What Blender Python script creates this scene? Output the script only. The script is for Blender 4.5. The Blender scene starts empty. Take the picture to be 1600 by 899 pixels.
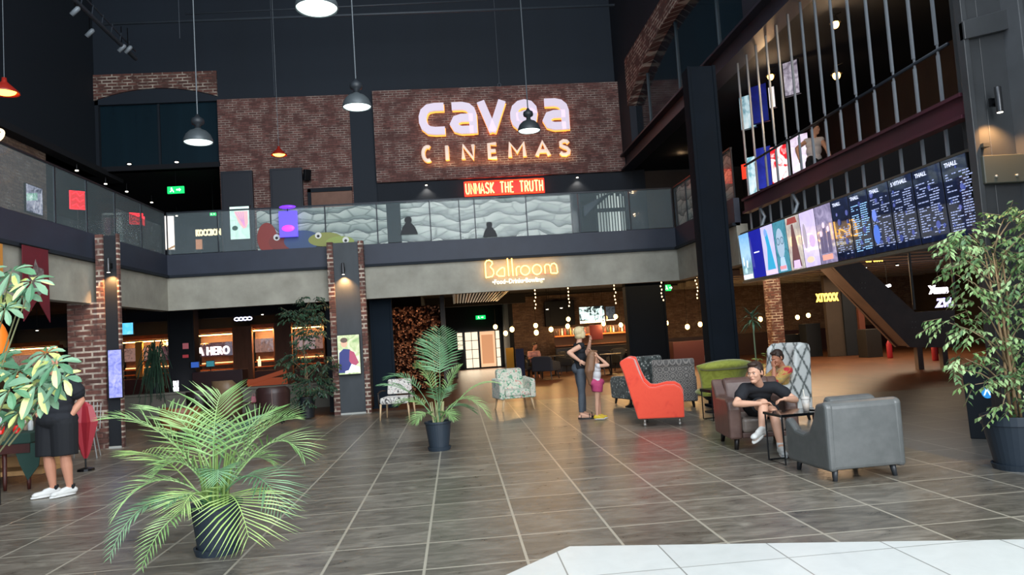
import bpy, bmesh, math, random
from math import sin, cos, pi, radians, sqrt
from mathutils import Vector, Matrix, Quaternion, noise
random.seed(7)
S = bpy.context.scene
COL = S.collection
# ------------------------------------------------------------ camera
F = 1150.0; CX = 800.0; CY = 449.5; CAM_H = 1.6
def _n(v): return v.normalized()
_y = _n(Vector((713-CX, 530-CY, F)))            # world +Y seen in the camera frame (x right, y down, z forward)
_d = Vector((1, -0.065, 0)); _x = _n(_d - _y*_d.dot(_y)); _z = _x.cross(_y)
RM = Matrix((_x, _y, _z))                       # world = RM @ cam
cd = bpy.data.cameras.new('camera'); cam = bpy.data.objects.new('camera', cd); COL.objects.link(cam)
cd.sensor_width = 36; cd.lens = F/1600*36; cd.clip_end = 200; cd.clip_start = 0.05
rt = RM @ Vector((1, 0, 0)); up = RM @ Vector((0, -1, 0)); bk = RM @ Vector((0, 0, -1))
cam.matrix_world = Matrix(((rt.x, up.x, bk.x, 0), (rt.y, up.y, bk.y, 0), (rt.z, up.z, bk.z, CAM_H), (0, 0, 0, 1)))
S.camera = cam
def ray(px, py): return RM @ Vector(((px-CX)/F, (py-CY)/F, 1))
def at(px, py, X=None, Y=None, Z=None):
    r = ray(px, py); o = Vector((0, 0, CAM_H))
    if X is not None: return o + r*(X/r.x)
    if Y is not None: return o + r*(Y/r.y)
    return o + r*((Z-CAM_H)/r.z)
# ------------------------------------------------------------ world, lights, exposure
W = bpy.data.worlds.new('world'); S.world = W; W.use_nodes = True
W.node_tree.nodes['Background'].inputs[0].default_value = (0.62, 0.78, 1.0, 1)
W.node_tree.nodes['Background'].inputs[1].default_value = 0.6
S.view_settings.view_transform = 'Standard'; S.view_settings.look = 'None'
S.view_settings.exposure = 0.55; S.view_settings.gamma = 1.0
def lamp(kind, name, loc, energy, color=(1, 1, 1), size=1, sy=None, aim=None, spot=None, parent=None, blend=.5):
    l = bpy.data.lights.new(name, kind); l.energy = energy; l.color = color
    if kind == 'AREA':
        l.size = size
        if sy: l.shape = 'RECTANGLE'; l.size_y = sy
    else: l.shadow_soft_size = size
    if kind == 'SPOT': l.spot_size = spot or 1.5; l.spot_blend = blend
    o = bpy.data.objects.new(name, l); COL.objects.link(o); o.location = loc
    if aim is not None: o.rotation_euler = (Vector(aim)-Vector(loc)).to_track_quat('-Z', 'Y').to_euler()
    if parent: o.parent = parent
    return o
# daylight through the tall glazed entrance behind the camera, and the roof glazing above it
lamp('AREA', 'entrance_daylight', (5, -7, 6.5), 2700, (0.95, 0.98, 1.0), 16, 9, aim=(-3, 13, 2.0))
lamp('AREA', 'entrance_skylight', (1, 3.0, 12.5), 900, (0.86, 0.94, 1.0), 12, 7, aim=(0, 8, 0))
# ------------------------------------------------------------ colours and materials
def hx(h):
    h = h.lstrip('#'); c = [int(h[i:i+2], 16)/255 for i in (0, 2, 4)]
    return tuple((v/12.92 if v <= .04045 else ((v+.055)/1.055)**2.4) for v in c) + (1,)
def rgba(c): return hx(c) if isinstance(c, str) else (tuple(c)+(1,))[:4]
def newmat(name):
    m = bpy.data.materials.new(name); m.use_nodes = True; nt = m.node_tree
    return m, nt, nt.nodes['Principled BSDF']
def L(nt, a, b): nt.links.new(a, b)
def node(nt, t, **k):
    n = nt.nodes.new(t)
    for a, v in k.items():
        if a in n.inputs: n.inputs[a].default_value = v
        else: setattr(n, a, v)
    return n
def ramp(nt, fac, stops, interp='LINEAR'):
    r = nt.nodes.new('ShaderNodeValToRGB'); L(nt, fac, r.inputs[0]); e = r.color_ramp.elements; r.color_ramp.interpolation = interp
    while len(e) < len(stops): e.new(.5)
    for i, (p, c) in enumerate(stops): e[i].position = p; e[i].color = rgba(c)
    return r.outputs[0]
MC = {}
def mat(name, c, rough=.6, metal=0, c2=None, scale=8, bump=0, spec=.5, coat=0, alpha=1, trans=0, sheen=0, stretch=None):
    """principled surface with an optional second tone mixed in by noise"""
    if name in MC: return MC[name]
    m, nt, b = newmat(name); MC[name] = m
    b.inputs['Base Color'].default_value = rgba(c); b.inputs['Roughness'].default_value = rough
    b.inputs['Metallic'].default_value = metal; b.inputs['Specular IOR Level'].default_value = spec
    b.inputs['Coat Weight'].default_value = coat; b.inputs['Alpha'].default_value = alpha
    b.inputs['Transmission Weight'].default_value = trans; b.inputs['Sheen Weight'].default_value = sheen
    if c2 or bump:
        tc = node(nt, 'ShaderNodeTexCoord'); v = tc.outputs['Object']
        if stretch:
            mp = node(nt, 'ShaderNodeMapping'); mp.inputs['Scale'].default_value = stretch; L(nt, v, mp.inputs[0]); v = mp.outputs[0]
        n = node(nt, 'ShaderNodeTexNoise', Scale=scale, Detail=5.0, Roughness=.6); L(nt, v, n.inputs['Vector'])
        if c2: L(nt, ramp(nt, n.outputs[0], [(.3, c), (.7, c2)]), b.inputs['Base Color'])
        if bump:
            bp = node(nt, 'ShaderNodeBump', Strength=bump, Distance=.01); L(nt, n.outputs[0], bp.inputs['Height']); L(nt, bp.outputs[0], b.inputs['Normal'])
    return m
def emat(name, c, strength=1, rough=.5):
    if name in MC: return MC[name]
    m, nt, b = newmat(name); MC[name] = m
    b.inputs['Base Color'].default_value = rgba(c); b.inputs['Roughness'].default_value = rough
    b.inputs['Emission Color'].default_value = rgba(c); b.inputs['Emission Strength'].default_value = strength
    return m
def wallvec(nt, ax='xz'):
    g = node(nt, 'ShaderNodeNewGeometry'); s = node(nt, 'ShaderNodeSeparateXYZ'); L(nt, g.outputs['Position'], s.inputs[0])
    c = node(nt, 'ShaderNodeCombineXYZ'); a = node(nt, 'ShaderNodeMath', operation='ADD'); L(nt, s.outputs[0], a.inputs[0]); L(nt, s.outputs[1], a.inputs[1])
    L(nt, a.outputs[0], c.inputs[0]); L(nt, s.outputs[2], c.inputs[1]); return c.outputs[0]
def brick(name, c1, c2, mort, row=.075, width=.24, ms=.012, patch=.5, rough=.85):
    m, nt, b = newmat(name); v = wallvec(nt)
    bt = node(nt, 'ShaderNodeTexBrick'); L(nt, v, bt.inputs['Vector'])
    for k, q in (('Color1', rgba(c1)), ('Color2', rgba(c2)), ('Mortar', rgba(mort)), ('Scale', 1.0), ('Mortar Size', ms), ('Mortar Smooth', .3), ('Brick Width', width), ('Row Height', row)): bt.inputs[k].default_value = q
    n = node(nt, 'ShaderNodeTexNoise', Scale=2.6, Detail=3.0); L(nt, v, n.inputs['Vector'])
    dm = node(nt, 'ShaderNodeMixRGB', blend_type='MIX'); dm.inputs[2].default_value = rgba(c2)
    mm = node(nt, 'ShaderNodeMath', operation='MULTIPLY'); L(nt, bt.outputs['Fac'], mm.inputs[0])
    th = ramp(nt, n.outputs[0], [(patch-.08, (1, 1, 1)), (patch+.08, (0, 0, 0))]); L(nt, th, mm.inputs[1])
    L(nt, mm.outputs[0], dm.inputs[0]); L(nt, bt.outputs['Color'], dm.inputs[1]); 
    n2 = node(nt, 'ShaderNodeTexNoise', Scale=14.0, Detail=4.0); L(nt, v, n2.inputs['Vector'])
    hs = node(nt, 'ShaderNodeMixRGB', blend_type='MULTIPLY'); hs.inputs[0].default_value = .55; L(nt, dm.outputs[0], hs.inputs[1])
    L(nt, ramp(nt, n2.outputs[0], [(.3, (.45, .4, .4)), (.7, (1, 1, 1))]), hs.inputs[2]); L(nt, hs.outputs[0], b.inputs['Base Color'])
    bp = node(nt, 'ShaderNodeBump', Strength=.5, Distance=.012); bp.invert = True; L(nt, bt.outputs['Fac'], bp.inputs['Height']); L(nt, bp.outputs[0], b.inputs['Normal'])
    b.inputs['Roughness'].default_value = rough
    return m
def tilefloor(name, cols, grout, tx=.73, ty=.675, ms=.012, r0=.2, r1=.45, ox=0, oy=0, streak=True, bump=.12, spec=.5, tile_var=.35):
    m, nt, b = newmat(name); g = node(nt, 'ShaderNodeNewGeometry'); mp = node(nt, 'ShaderNodeMapping'); mp.inputs['Location'].default_value = (ox, oy, 0)
    L(nt, g.outputs['Position'], mp.inputs[0])
    bt = node(nt, 'ShaderNodeTexBrick', offset=0.0); L(nt, mp.outputs[0], bt.inputs['Vector'])
    for k, q in (('Color1', (0, 0, 0, 1)), ('Color2', (1, 1, 1, 1)), ('Mortar', (.5, .5, .5, 1)), ('Scale', 1.0), ('Mortar Size', ms), ('Mortar Smooth', .25), ('Brick Width', tx), ('Row Height', ty)): bt.inputs[k].default_value = q
    st = node(nt, 'ShaderNodeMapping'); st.inputs['Scale'].default_value = (.9, 2.4, 1) if streak else (1, 1, 1); L(nt, g.outputs['Position'], st.inputs[0])
    n = node(nt, 'ShaderNodeTexNoise', Scale=3.5, Detail=9.0, Roughness=.68, Distortion=1.0); L(nt, st.outputs[0], n.inputs['Vector'])
    base = ramp(nt, n.outputs[0], [(.28, cols[0]), (.5, cols[1]), (.74, cols[2])])
    v = node(nt, 'ShaderNodeMixRGB', blend_type='MULTIPLY'); v.inputs[0].default_value = 1; L(nt, base, v.inputs[1])
    L(nt, ramp(nt, bt.outputs['Color'], [(0, (1-tile_var,)*3), (1, (1, 1, 1))]), v.inputs[2])
    gm = node(nt, 'ShaderNodeMixRGB'); L(nt, bt.outputs['Fac'], gm.inputs[0]); L(nt, v.outputs[0], gm.inputs[1]); gm.inputs[2].default_value = rgba(grout)
    L(nt, gm.outputs[0], b.inputs['Base Color'])
    rr = node(nt, 'ShaderNodeMapRange'); rr.inputs[3].default_value = r0; rr.inputs[4].default_value = r1; L(nt, n.outputs[0], rr.inputs[0]); L(nt, rr.outputs[0], b.inputs['Roughness'])
    bp = node(nt, 'ShaderNodeBump', Strength=bump, Distance=.01); L(nt, n.outputs[0], bp.inputs['Height']); L(nt, bp.outputs[0], b.inputs['Normal'])
    b.inputs['Specular IOR Level'].default_value = spec
    return m
# ------------------------------------------------------------ mesh builder
def rotm(rx=0, ry=0, rz=0): return Matrix.Rotation(rz, 3, 'Z') @ Matrix.Rotation(ry, 3, 'Y') @ Matrix.Rotation(rx, 3, 'X')
class MB:
    def __init__(s): s.v = []; s.f = []
    def add(s, vs, fs, M=None):
        o = len(s.v)
        for p in vs:
            p = Vector(p)
            if M is not None: p = M @ p
            s.v.append(p)
        s.f += [tuple(i+o for i in f) for f in fs]; return s
    def box(s, x0, x1, y0, y1, z0, z1, M=None):
        v = [(x, y, z) for z in (z0, z1) for y in (y0, y1) for x in (x0, x1)]
        return s.add(v, [(0, 2, 3, 1), (4, 5, 7, 6), (0, 1, 5, 4), (2, 6, 7, 3), (0, 4, 6, 2), (1, 3, 7, 5)], M)
    def cbox(s, c, d, R=None):
        c = Vector(c); h = [q/2 for q in d]; M = Matrix.Translation(c)
        if R is not None: M = M @ R.to_4x4()
        return s.box(-h[0], h[0], -h[1], h[1], -h[2], h[2], M)
    def prism(s, poly, depth, fn):
        """poly: list of (u,v); fn(u,v,t) -> point with t in 0..1 over depth"""
        n = len(poly); vs = [fn(u, v, 0) for u, v in poly] + [fn(u, v, depth) for u, v in poly]
        fs = [tuple(range(n)), tuple(range(2*n-1, n-1, -1))] + [(i, i+n, (i+1) % n+n, (i+1) % n) for i in range(n)]
        return s.add(vs, fs)
    def lathe(s, prof, c=(0, 0, 0), n=20, R=None, cap=True, sx=1, sy=1):
        c = Vector(c); vs = []; fs = []
        for r, z in prof:
            for i in range(n):
                a = 2*pi*i/n; p = Vector((r*cos(a)*sx, r*sin(a)*sy, z))
                if R is not None: p = R @ p
                vs.append(p+c)
        for j in range(len(prof)-1):
            for i in range(n):
                k = (i+1) % n; fs.append((j*n+i, j*n+k, (j+1)*n+k, (j+1)*n+i))
        if cap: fs += [tuple(range(n-1, -1, -1)), tuple(range((len(prof)-1)*n, len(prof)*n))]
        return s.add(vs, fs)
    def tube(s, pts, r, n=8, cap=True, flat=1.0):
        pts = [Vector(p) for p in pts]; m = len(pts); rs = r if isinstance(r, (list, tuple)) else [r]*m
        t0 = (pts[1]-pts[0]).normalized(); a = Vector((0, 0, 1)) if abs(t0.z) < .9 else Vector((1, 0, 0)); u = t0.cross(a).normalized()
        vs = []; prev = t0
        for i, p in enumerate(pts):
            t = (pts[min(i+1, m-1)]-pts[max(i-1, 0)]).normalized() if m > 1 else t0
            if t.length < 1e-6: t = prev
            u = (u - t*u.dot(t)); u = u.normalized() if u.length > 1e-6 else t.orthogonal().normalized(); w = t.cross(u); prev = t
            for k in range(n):
                b = 2*pi*k/n; vs.append(p + u*(cos(b)*rs[i]) + w*(sin(b)*rs[i]*flat))
        fs = [(j*n+i, j*n+(i+1) % n, (j+1)*n+(i+1) % n, (j+1)*n+i) for j in range(m-1) for i in range(n)]
        if cap: fs += [tuple(range(n-1, -1, -1)), tuple(range((m-1)*n, m*n))]
        return s.add(vs, fs)
    def ell(s, c, r, R=None, n=14, m=9):
        prof = [(sin(pi*j/m), -cos(pi*j/m)) for j in range(1, m)]; vs = []; c = Vector(c)
        for q, z in prof:
            for i in range(n):
                a = 2*pi*i/n; p = Vector((q*cos(a)*r[0], q*sin(a)*r[1], z*r[2])); vs.append((R @ p if R is not None else p)+c)
        b = Vector((0, 0, -r[2])); t = Vector((0, 0, r[2])); vs += [(R @ b if R is not None else b)+c, (R @ t if R is not None else t)+c]
        k = len(prof); fs = [(j*n+i, j*n+(i+1) % n, (j+1)*n+(i+1) % n, (j+1)*n+i) for j in range(k-1) for i in range(n)]
        fs += [((i+1) % n, i, k*n) for i in range(n)] + [((k-1)*n+i, (k-1)*n+(i+1) % n, k*n+1) for i in range(n)]
        return s.add(vs, fs)
    def cap(s, p0, p1, r0, r1, n=12, ends=True, flat=1.0):
        """tapered capsule"""
        p0 = Vector(p0); p1 = Vector(p1); ax = p1-p0; Lh = max(ax.length, 1e-5); R = Vector((0, 0, 1)).rotation_difference(ax).to_matrix()
        pr = []
        if ends: pr += [(r0*cos(q), -r0*sin(q)) for q in (1.35, .9, .45)]
        pr += [(r0, 0), (r0+(r1-r0)*.5, Lh/2), (r1, Lh)]
        if ends: pr += [(r1*cos(q), Lh+r1*sin(q)) for q in (.45, .9, 1.35)]
        return s.lathe(pr, p0, n, R, sy=flat)
    def quad(s, *p): return s.add(p, [tuple(range(len(p)))])
    def build(s, name, m, parent=None, label=None, cat=None, group=None, kind=None, smooth=False, bevel=0, seg=2, remesh=0, sm=0, sub=0, solid=0):
        me = bpy.data.meshes.new(name); vs = s.v
        off = Vector((0, 0, 0))
        if parent is None and vs:
            lo = [min(p[i] for p in vs) for i in range(3)]; hi = [max(p[i] for p in vs) for i in range(3)]
            off = Vector(((lo[0]+hi[0])/2, (lo[1]+hi[1])/2, lo[2]))
        me.from_pydata([tuple(p-off) for p in vs], [], s.f); me.materials.append(m)
        bm = bmesh.new(); bm.from_mesh(me); bmesh.ops.recalc_face_normals(bm, faces=bm.faces); bm.to_mesh(me); bm.free()
        o = bpy.data.objects.new(name, me); COL.objects.link(o); o.location = off
        if parent is not None: o.parent = parent
        if smooth:
            for p in me.polygons: p.use_smooth = True
        if solid: q = o.modifiers.new('s', 'SOLIDIFY'); q.thickness = solid; q.offset = 0
        if remesh: q = o.modifiers.new('r', 'REMESH'); q.mode = 'VOXEL'; q.voxel_size = remesh; q.use_smooth_shade = True
        if sm: q = o.modifiers.new('sm', 'SMOOTH'); q.factor = .6; q.iterations = sm
        if bevel: q = o.modifiers.new('b', 'BEVEL'); q.width = bevel; q.segments = seg; q.limit_method = 'ANGLE'; q.angle_limit = .6; q.harden_normals = False
        if sub: q = o.modifiers.new('sub', 'SUBSURF'); q.levels = sub; q.render_levels = sub
        tag(o, label, cat, group, kind); return o
def tag(o, label=None, cat=None, group=None, kind=None):
    if label: o['label'] = label
    if cat: o['category'] = cat
    if group: o['group'] = group
    if kind: o['kind'] = kind
    return o
def thing(name, label, cat, loc=(0, 0, 0), rz=0, group=None):
    o = bpy.data.objects.new(name, None); COL.objects.link(o); o.location = loc; o.rotation_euler = (0, 0, rz); o.empty_display_size = .1
    return tag(o, label, cat, group)
def copytree(o, parent=None):
    c = o.copy(); COL.objects.link(c); c.parent = parent
    for ch in list(o.children): copytree(ch, c)
    return c
def copyto(o, loc, rz=None, label=None, scale=None):
    c = copytree(o); c.location = loc
    if rz is not None: c.rotation_euler = (0, 0, rz)
    if label: c['label'] = label
    if scale: c.scale = (scale,)*3
    return c
def struct(name, mb, m, **k): return mb.build(name, m, kind='structure', **k)
def text(name, s, size, loc, m, parent=None, rot=(pi/2, 0, 0), ext=.01, off=0, align='LEFT', sx=1, label=None, cat=None, group=None, shear=0, space=1):
    cu = bpy.data.curves.new(name, 'FONT'); cu.body = s; cu.size = size; cu.extrude = ext; cu.offset = off; cu.align_x = align; cu.resolution_u = 3; cu.shear = shear; cu.space_character = space
    t = bpy.data.objects.new('tmp', cu); COL.objects.link(t)
    bpy.context.view_layer.update()
    me = bpy.data.meshes.new_from_object(t.evaluated_get(bpy.context.evaluated_depsgraph_get())); bpy.data.objects.remove(t)
    me.materials.clear(); me.materials.append(m)
    o = bpy.data.objects.new(name, me); COL.objects.link(o); o.location = loc; o.rotation_euler = rot; o.scale = (sx, 1, 1)
    if parent is not None: o.parent = parent
    return tag(o, label, cat, group)
# wall frames: T(u,v,t) -> point; u along the wall, v up, t towards the viewer side
def onwall_y(Y, x0=0, z0=0): return lambda u, v, t: Vector((x0+u, Y-t, z0+v))
def strokes(mb, lines, r, fn, n=6, flat=.6):
    for ln in lines: mb.tube([fn(u, v, 0) for u, v in ln], r, n, flat=flat)
def arc(cx, cy, rx, ry, a0, a1, n=10): return [(cx+rx*cos(radians(a0+(a1-a0)*i/n)), cy+ry*sin(radians(a0+(a1-a0)*i/n))) for i in range(n+1)]
def ribbon(mb, pts, w, fn, depth):
    """flat thick letter stroke of width w following pts, butt ends"""
    m = len(pts); P = [Vector((a, b, 0)) for a, b in pts]
    Lp = []; Rp = []
    for i in range(m):
        t = (P[min(i+1, m-1)]-P[max(i-1, 0)]).normalized(); nrm = Vector((-t.y, t.x, 0)); k = 1
        if 0 < i < m-1:
            t1 = (P[i]-P[i-1]).normalized(); c = max(.45, nrm.dot(Vector((-t1.y, t1.x, 0)))); k = 1/c
        Lp.append(P[i]+nrm*w/2*k); Rp.append(P[i]-nrm*w/2*k)
    for i in range(m-1):
        mb.prism([(Lp[i].x, Lp[i].y), (Lp[i+1].x, Lp[i+1].y), (Rp[i+1].x, Rp[i+1].y), (Rp[i].x, Rp[i].y)], depth, fn)
# ============================================================ STRUCTURE
XL, XR, YF, YB = -6.7, 5.6, 17.9, 23.0
M_black = mat('black_wall_paint', '#131c27', .75, c2='#0f1721', scale=1.5)
M_black2 = mat('near_black_paint', '#101a24', .8)
M_band = mat('slab_edge_paint', '#2c3342', .55, c2='#262c3a', scale=2)
M_beam = mat('painted_steel_beam', '#2c2a33', .5, c2='#25242c', scale=2)
M_redbeam = mat('dark_red_beam', '#4a1f2b', .5, c2='#2b1c24', scale=.45)
M_conc = mat('grey_concrete', '#a8a598', .8, c2='#8f8c80', scale=2.2, bump=.15)
M_steel = mat('steel_grey_paint', '#3b3d3f', .45, c2='#333537', scale=3)
M_soffit = mat('dark_soffit', '#12141a', .9)
M_brickA = brick('dark_red_brick', '#8a5d55', '#65443f', '#b3a296', .072, .24, .012, .5)
M_brickB = brick('rough_old_brick', '#7a4f45', '#5c3f38', '#cdbfae', .1, .3, .02, .5)
M_brickC = brick('brown_brick', '#8d7460', '#6b564a', '#a39484', .08, .25, .012, .6)
M_slate = tilefloor('slate_floor_tiles', ['#4d4840', '#726c61', '#989184'], '#a39c8c', .73, .675, .012, .2, .42, ox=.32, oy=.07)
M_strip = tilefloor('light_grey_floor_tiles', ['#6d6b66', '#7c7a75', '#8c8a84'], '#9b9890', .73, .675, .008, .3, .5, ox=.32, oy=.07, tile_var=.2)
M_white = tilefloor('white_glazed_floor_tiles', ['#c9cbc6', '#cfd1cc', '#d5d7d2'], '#8a8a84', .74, .74, .006, .25, .35, ox=.1, oy=.3, streak=False, bump=.02, tile_var=.04)
M_wood = tilefloor('brown_polished_floor', ['#553422', '#70472f', '#88583b'], '#3c261a', .2, 1.4, .004, .26, .42, streak=False, bump=.03, tile_var=.25)
# floor: four laid surfaces that meet edge to edge
wp = [at(790, 899, Z=0), at(890, 854, Z=0), at(1180, 851, Z=0), at(1610, 843, Z=0)]
wx = [(p.x, p.y) for p in wp]
def flat(name, poly, m, z=0, th=.3):
    b = MB(); b.prism(poly, th, lambda u, v, t: Vector((u, v, z-t))); return struct(name, b, m)
d0 = wp[1]-wp[0]; k0 = (-3.0-wp[0].y)/d0.y; a0 = (wp[0].x+d0.x*k0, -3.0)
d1 = wp[3]-wp[1]; k1 = (8.0-wp[1].x)/d1.x; a1 = (8.0, wp[1].y+d1.y*k1)
slate = [(-15, -3), a0, (wp[0].x, wp[0].y), (wp[1].x, wp[1].y)]
k2 = (5.15-wp[1].x)/d1.x; a2 = (5.15, wp[1].y+d1.y*k2)
flat('floor', slate+[a2, (5.15, 17.9), (-15, 17.9)], M_slate)
flat('floor', [a0, (8, -3), a1, (wp[1].x, wp[1].y), (wp[0].x, wp[0].y)], M_white)
flat('floor', [a2, a1, (8, 6), (15, 6), (15, 14.2), (5.15, 14.2)], M_strip)
flat('floor', [(5.15, 14.2), (22, 14.2), (22, 45), (-15, 45), (-15, 17.9), (5.15, 17.9)], M_wood)
# --- upper storey slabs and their dark edge bands / concrete fascias
b = MB(); b.box(-15, XL-.12, 5, YF, 3.35, 3.95); struct('ceiling', b, M_soffit)
b = MB(); b.box(-15, 15, YF+.12, 31, 3.35, 3.95); struct('ceiling', b, M_soffit)
b = MB(); b.box(-15, 22, 31, 45, 3.3, 3.95); struct('ceiling', b, M_soffit)
b = MB(); b.box(XR+.9, 15, 4.5, YF, 3.35, 3.9); struct('ceiling', b, M_soffit)
b = MB(); b.box(XL-.12, XL, 5, YF, 3.5, 4.02); struct('trim_1', b, M_band)
b = MB(); b.box(XL-.12, XR+.12, YF, YF+.12, 3.5, 4.02); struct('trim_2', b, M_band)
b = MB(); b.box(XR, XR+.12, 14.0, YF, 3.5, 4.02); struct('trim_3', b, M_band)
b = MB(); b.box(XL-.1, XL+.06, 5, YF, 3.47, 3.53).box(XL-.1, XR+.1, YF-.06, YF+.1, 3.47, 3.53).box(XR-.06, XR+.1, 14, YF, 3.47, 3.53); struct('trim_4', b, M_black2)
b = MB(); b.box(XL-.25, XL-.02, 5, YF+.2, 2.7, 3.5); struct('wall_left', b, M_conc)
b = MB(); b.box(XL-.02, XR+.02, YF+.02, YF+.25, 2.7, 3.5); struct('wall_back', b, M_conc)
b = MB(); b.box(XR+.02, XR+.25, 14.0, YF+.2, 2.7, 3.5); struct('wall_right', b, M_conc)
# return slab on the right behind the fascia
b = MB(); b.box(XR+.12, 15, 17.9, 18.02, 3.5, 3.95); struct('trim_5', b, M_black2)
# --- right gallery: red beam, top beam
b = MB(); b.box(XR-.04, XR+.1, 7.4, 13.5, 3.62, 3.66).box(XR-.04, XR+.1, 7.4, 13.5, 3.86, 3.9).box(XR+.01, XR+.05, 7.4, 13.5, 3.66, 3.86); struct('trim_6', b, M_redbeam)
b = MB(); b.box(XR-.1, XR+.3, 7.75, 22.6, 6.55, 6.6).box(XR-.1, XR+.3, 7.75, 22.6, 7.0, 7.05).box(XR+.08, XR+.12, 7.6, 22.6, 6.6, 7.0); struct('trim_7', b, M_beam)
b = MB(); b.box(XR+.3, 12, 5, 23, 6.6, 6.75); struct('ceiling', b, M_soffit)
# --- upper walls
M_bluewall = mat('blue_black_panel', '#18232f', .7, c2='#141e29', scale=.7, stretch=(1, 1, .1))
b = MB(); b.box(-10.6, 5.75, YB, YB+.3, 9.45, 14.2).box(-6.95, -2.2, YB+.05, YB+.3, 3.95, 9.45).box(-2.9, -2.15, YB-.12, YB+.06, 3.95, 9.5).box(-2.2, 5.75, YB+.05, YB+.3, 6.5, 9.45)
struct('wall_back', b, M_bluewall)
b = MB(); b.box(-6.92, -2.9, YB-.1, YB+.04, 3.95, 9.45); struct('wall_back', b, M_brickA)
b = MB(); b.box(-2.15, 5.66, YB-.35, YB+.04, 6.56, 9.45); struct('wall_back', b, M_brickA)
b = MB(); b.box(-2.15, 5.9, YB-.25, YB+.1, 5.95, 6.55); struct('trim_8', b, M_black)
b = MB(); b.box(3.9, 4.15, YB-.2, YB+.05, 3.95, 5.95).box(5.62, 6.3, YB-.2, YB+.05, 3.95, 9.6); struct('trim_9', b, M_black2)
# left wing upper wall, brick wall on the second floor
b = MB(); b.box(-10.9, -10.6, 3, YB, 7.23, 14.2); struct('wall_left', b, M_black2)
b = MB(); b.box(-10.9, -10.6, 9, 20.2, 3.95, 7.23); struct('wall_left', b, M_brickC)
b = MB(); b.box(-15, -10.25, 3, 24, 7.23, 7.4).box(-15, -6.9, 22.9, 34, 7.35, 7.5); struct('ceiling', b, M_soffit)
b = MB(); b.box(-15.3, -15, 3, 34, 0, 7.4); struct('wall_left', b, M_black2)
b = MB(); b.box(-15, -6.9, 31, 31.3, 3.95, 7.5); struct('wall_back', b, M_black2)
b = MB(); b.box(-6.95, -6.85, 23.1, 31, 3.95, 9.5); struct('wall_right', b, M_black2)
# arches: brick arch band over a dark glass opening, once on the back wall, once on the right wall
def archband(fn, w, ztop, zside, zmid, th, name, m, n=14):
    b = MB()
    lo = [(w*i/n, zside+(zmid-zside)*(1-(2*i/n-1)**2)) for i in range(n+1)]
    for i in range(n):
        b.prism([lo[i], lo[i+1], (lo[i+1][0], ztop), (lo[i][0], ztop)], th, fn)
    return struct(name, b, m)
archband(lambda u, v, t: Vector((-10.6+u, YB-.06+t, v)), 3.68, 10.38, 9.58, 9.9, .3, 'wall_back', M_brickB)
b = MB(); b.box(-10.6, -6.92, YB+.02, YB+.3, 10.38, 14.2)
struct('wall_back', b, M_bluewall)
M_darkglass = mat('dark_tinted_glass', '#10222b', .08, spec=.6, c2='#172c36', scale=1.2, stretch=(1, 1, .08))
b = MB(); b.box(-10.6, -6.95, YB+.14, YB+.18, 7.5, 9.95); struct('window_1', b, M_darkglass)
b = MB(); b.box(-10.6, -10.5, YB, YB+.2, 7.4, 9.6).box(-10.6, -6.95, YB, YB+.2, 7.35, 7.5).box(-8.78, -8.72, YB+.08, YB+.14, 7.5, 9.9); struct('trim_10', b, M_black2)
archband(lambda u, v, t: Vector((XR-.05+t, 21.4-u, v)), 8.6, 9.68, 8.25, 9.05, .3, 'wall_right', M_brickB, 18)
b = MB(); b.box(XR, XR+.3, 3, YB, 9.68, 14.2).box(XR, XR+.3, 21.4, YB, 7.05, 9.68).box(XR, XR+.3, 3, 12.8, 7.05, 9.68); struct('wall_right', b, mat('plum_black_paint', '#1f222d', .7, c2='#191c26', scale=1))
b = MB(); b.box(XR+.2, XR+.24, 12.8, 21.4, 7.05, 9.1); struct('window_2', b, M_darkglass)
b = MB()
for yy in (14.5, 17.2, 19.9): b.box(XR+.16, XR+.2, yy-.012, yy+.012, 7.05, 9.0)
struct('trim_11', b, mat('teal_black_mullion', '#1c2b33', .4))
b = MB(); b.box(-11, 12, 3, 24, 14.2, 14.5); struct('ceiling', b, M_black2)
# second floor right interior
M_brownwall = mat('dark_brown_wall', '#4a3f37', .8, c2='#3a332e', scale=1)
b = MB(); b.box(9.6, 9.8, 4, 24, 3.9, 6.7).box(6, 12, 23.1, 23.3, 3.9, 6.7).box(-6.9, 12, 28, 28.2, 3.9, 7.2).box(-6.9, 6, 23.4, 28, 6.6, 6.8); struct('wall_right', b, M_brownwall)
b = MB(); b.box(XR, 15, 4.2, 4.5, 0, 14); struct('wall_front', b, M_black2)
# ground floor interior walls
b = MB(); b.box(-15, -3.2, 26.5, 26.8, 0, 3.35); struct('wall_back', b, M_black2)
b = MB(); b.box(-3.2, -3.0, 18.6, 26.8, 0, 3.35); struct('wall_left', b, M_black2)
b = MB(); b.box(2.6, 8.6, 33.2, 33.5, 0, 3.3); struct('wall_back', b, M_brickC)
b = MB(); b.box(8.6, 22, 33.4, 33.7, 0, 3.3); struct('wall_back', b, M_brickC)
b = MB(); b.box(21.7, 22, 4, 34, 0, 3.4).box(14.9, 15, 4, 31, 3.3, 7.0); struct('wall_right', b, M_brownwall)
b = MB(); b.box(15, 22, 4, 31, 3.35, 3.6); struct('ceiling', b, M_soffit)
b = MB(); b.box(-3.2, 2.6, 38.05, 38.3, 0, 3.3); struct('wall_back', b, M_black2)
b = MB(); b.box(2.4, 2.6, 33.2, 38.2, 0, 3.3); struct('wall_right', b, M_black2)
b = MB(); b.box(-3.2, -1.2, 27.0, 38.05, 0, 3.3); struct('wall_left', b, M_black2)
b = MB(); b.box(-3, 3, 30.9, 31.3, 2.95, 3.34); struct('trim_12', b, M_soffit)
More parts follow.
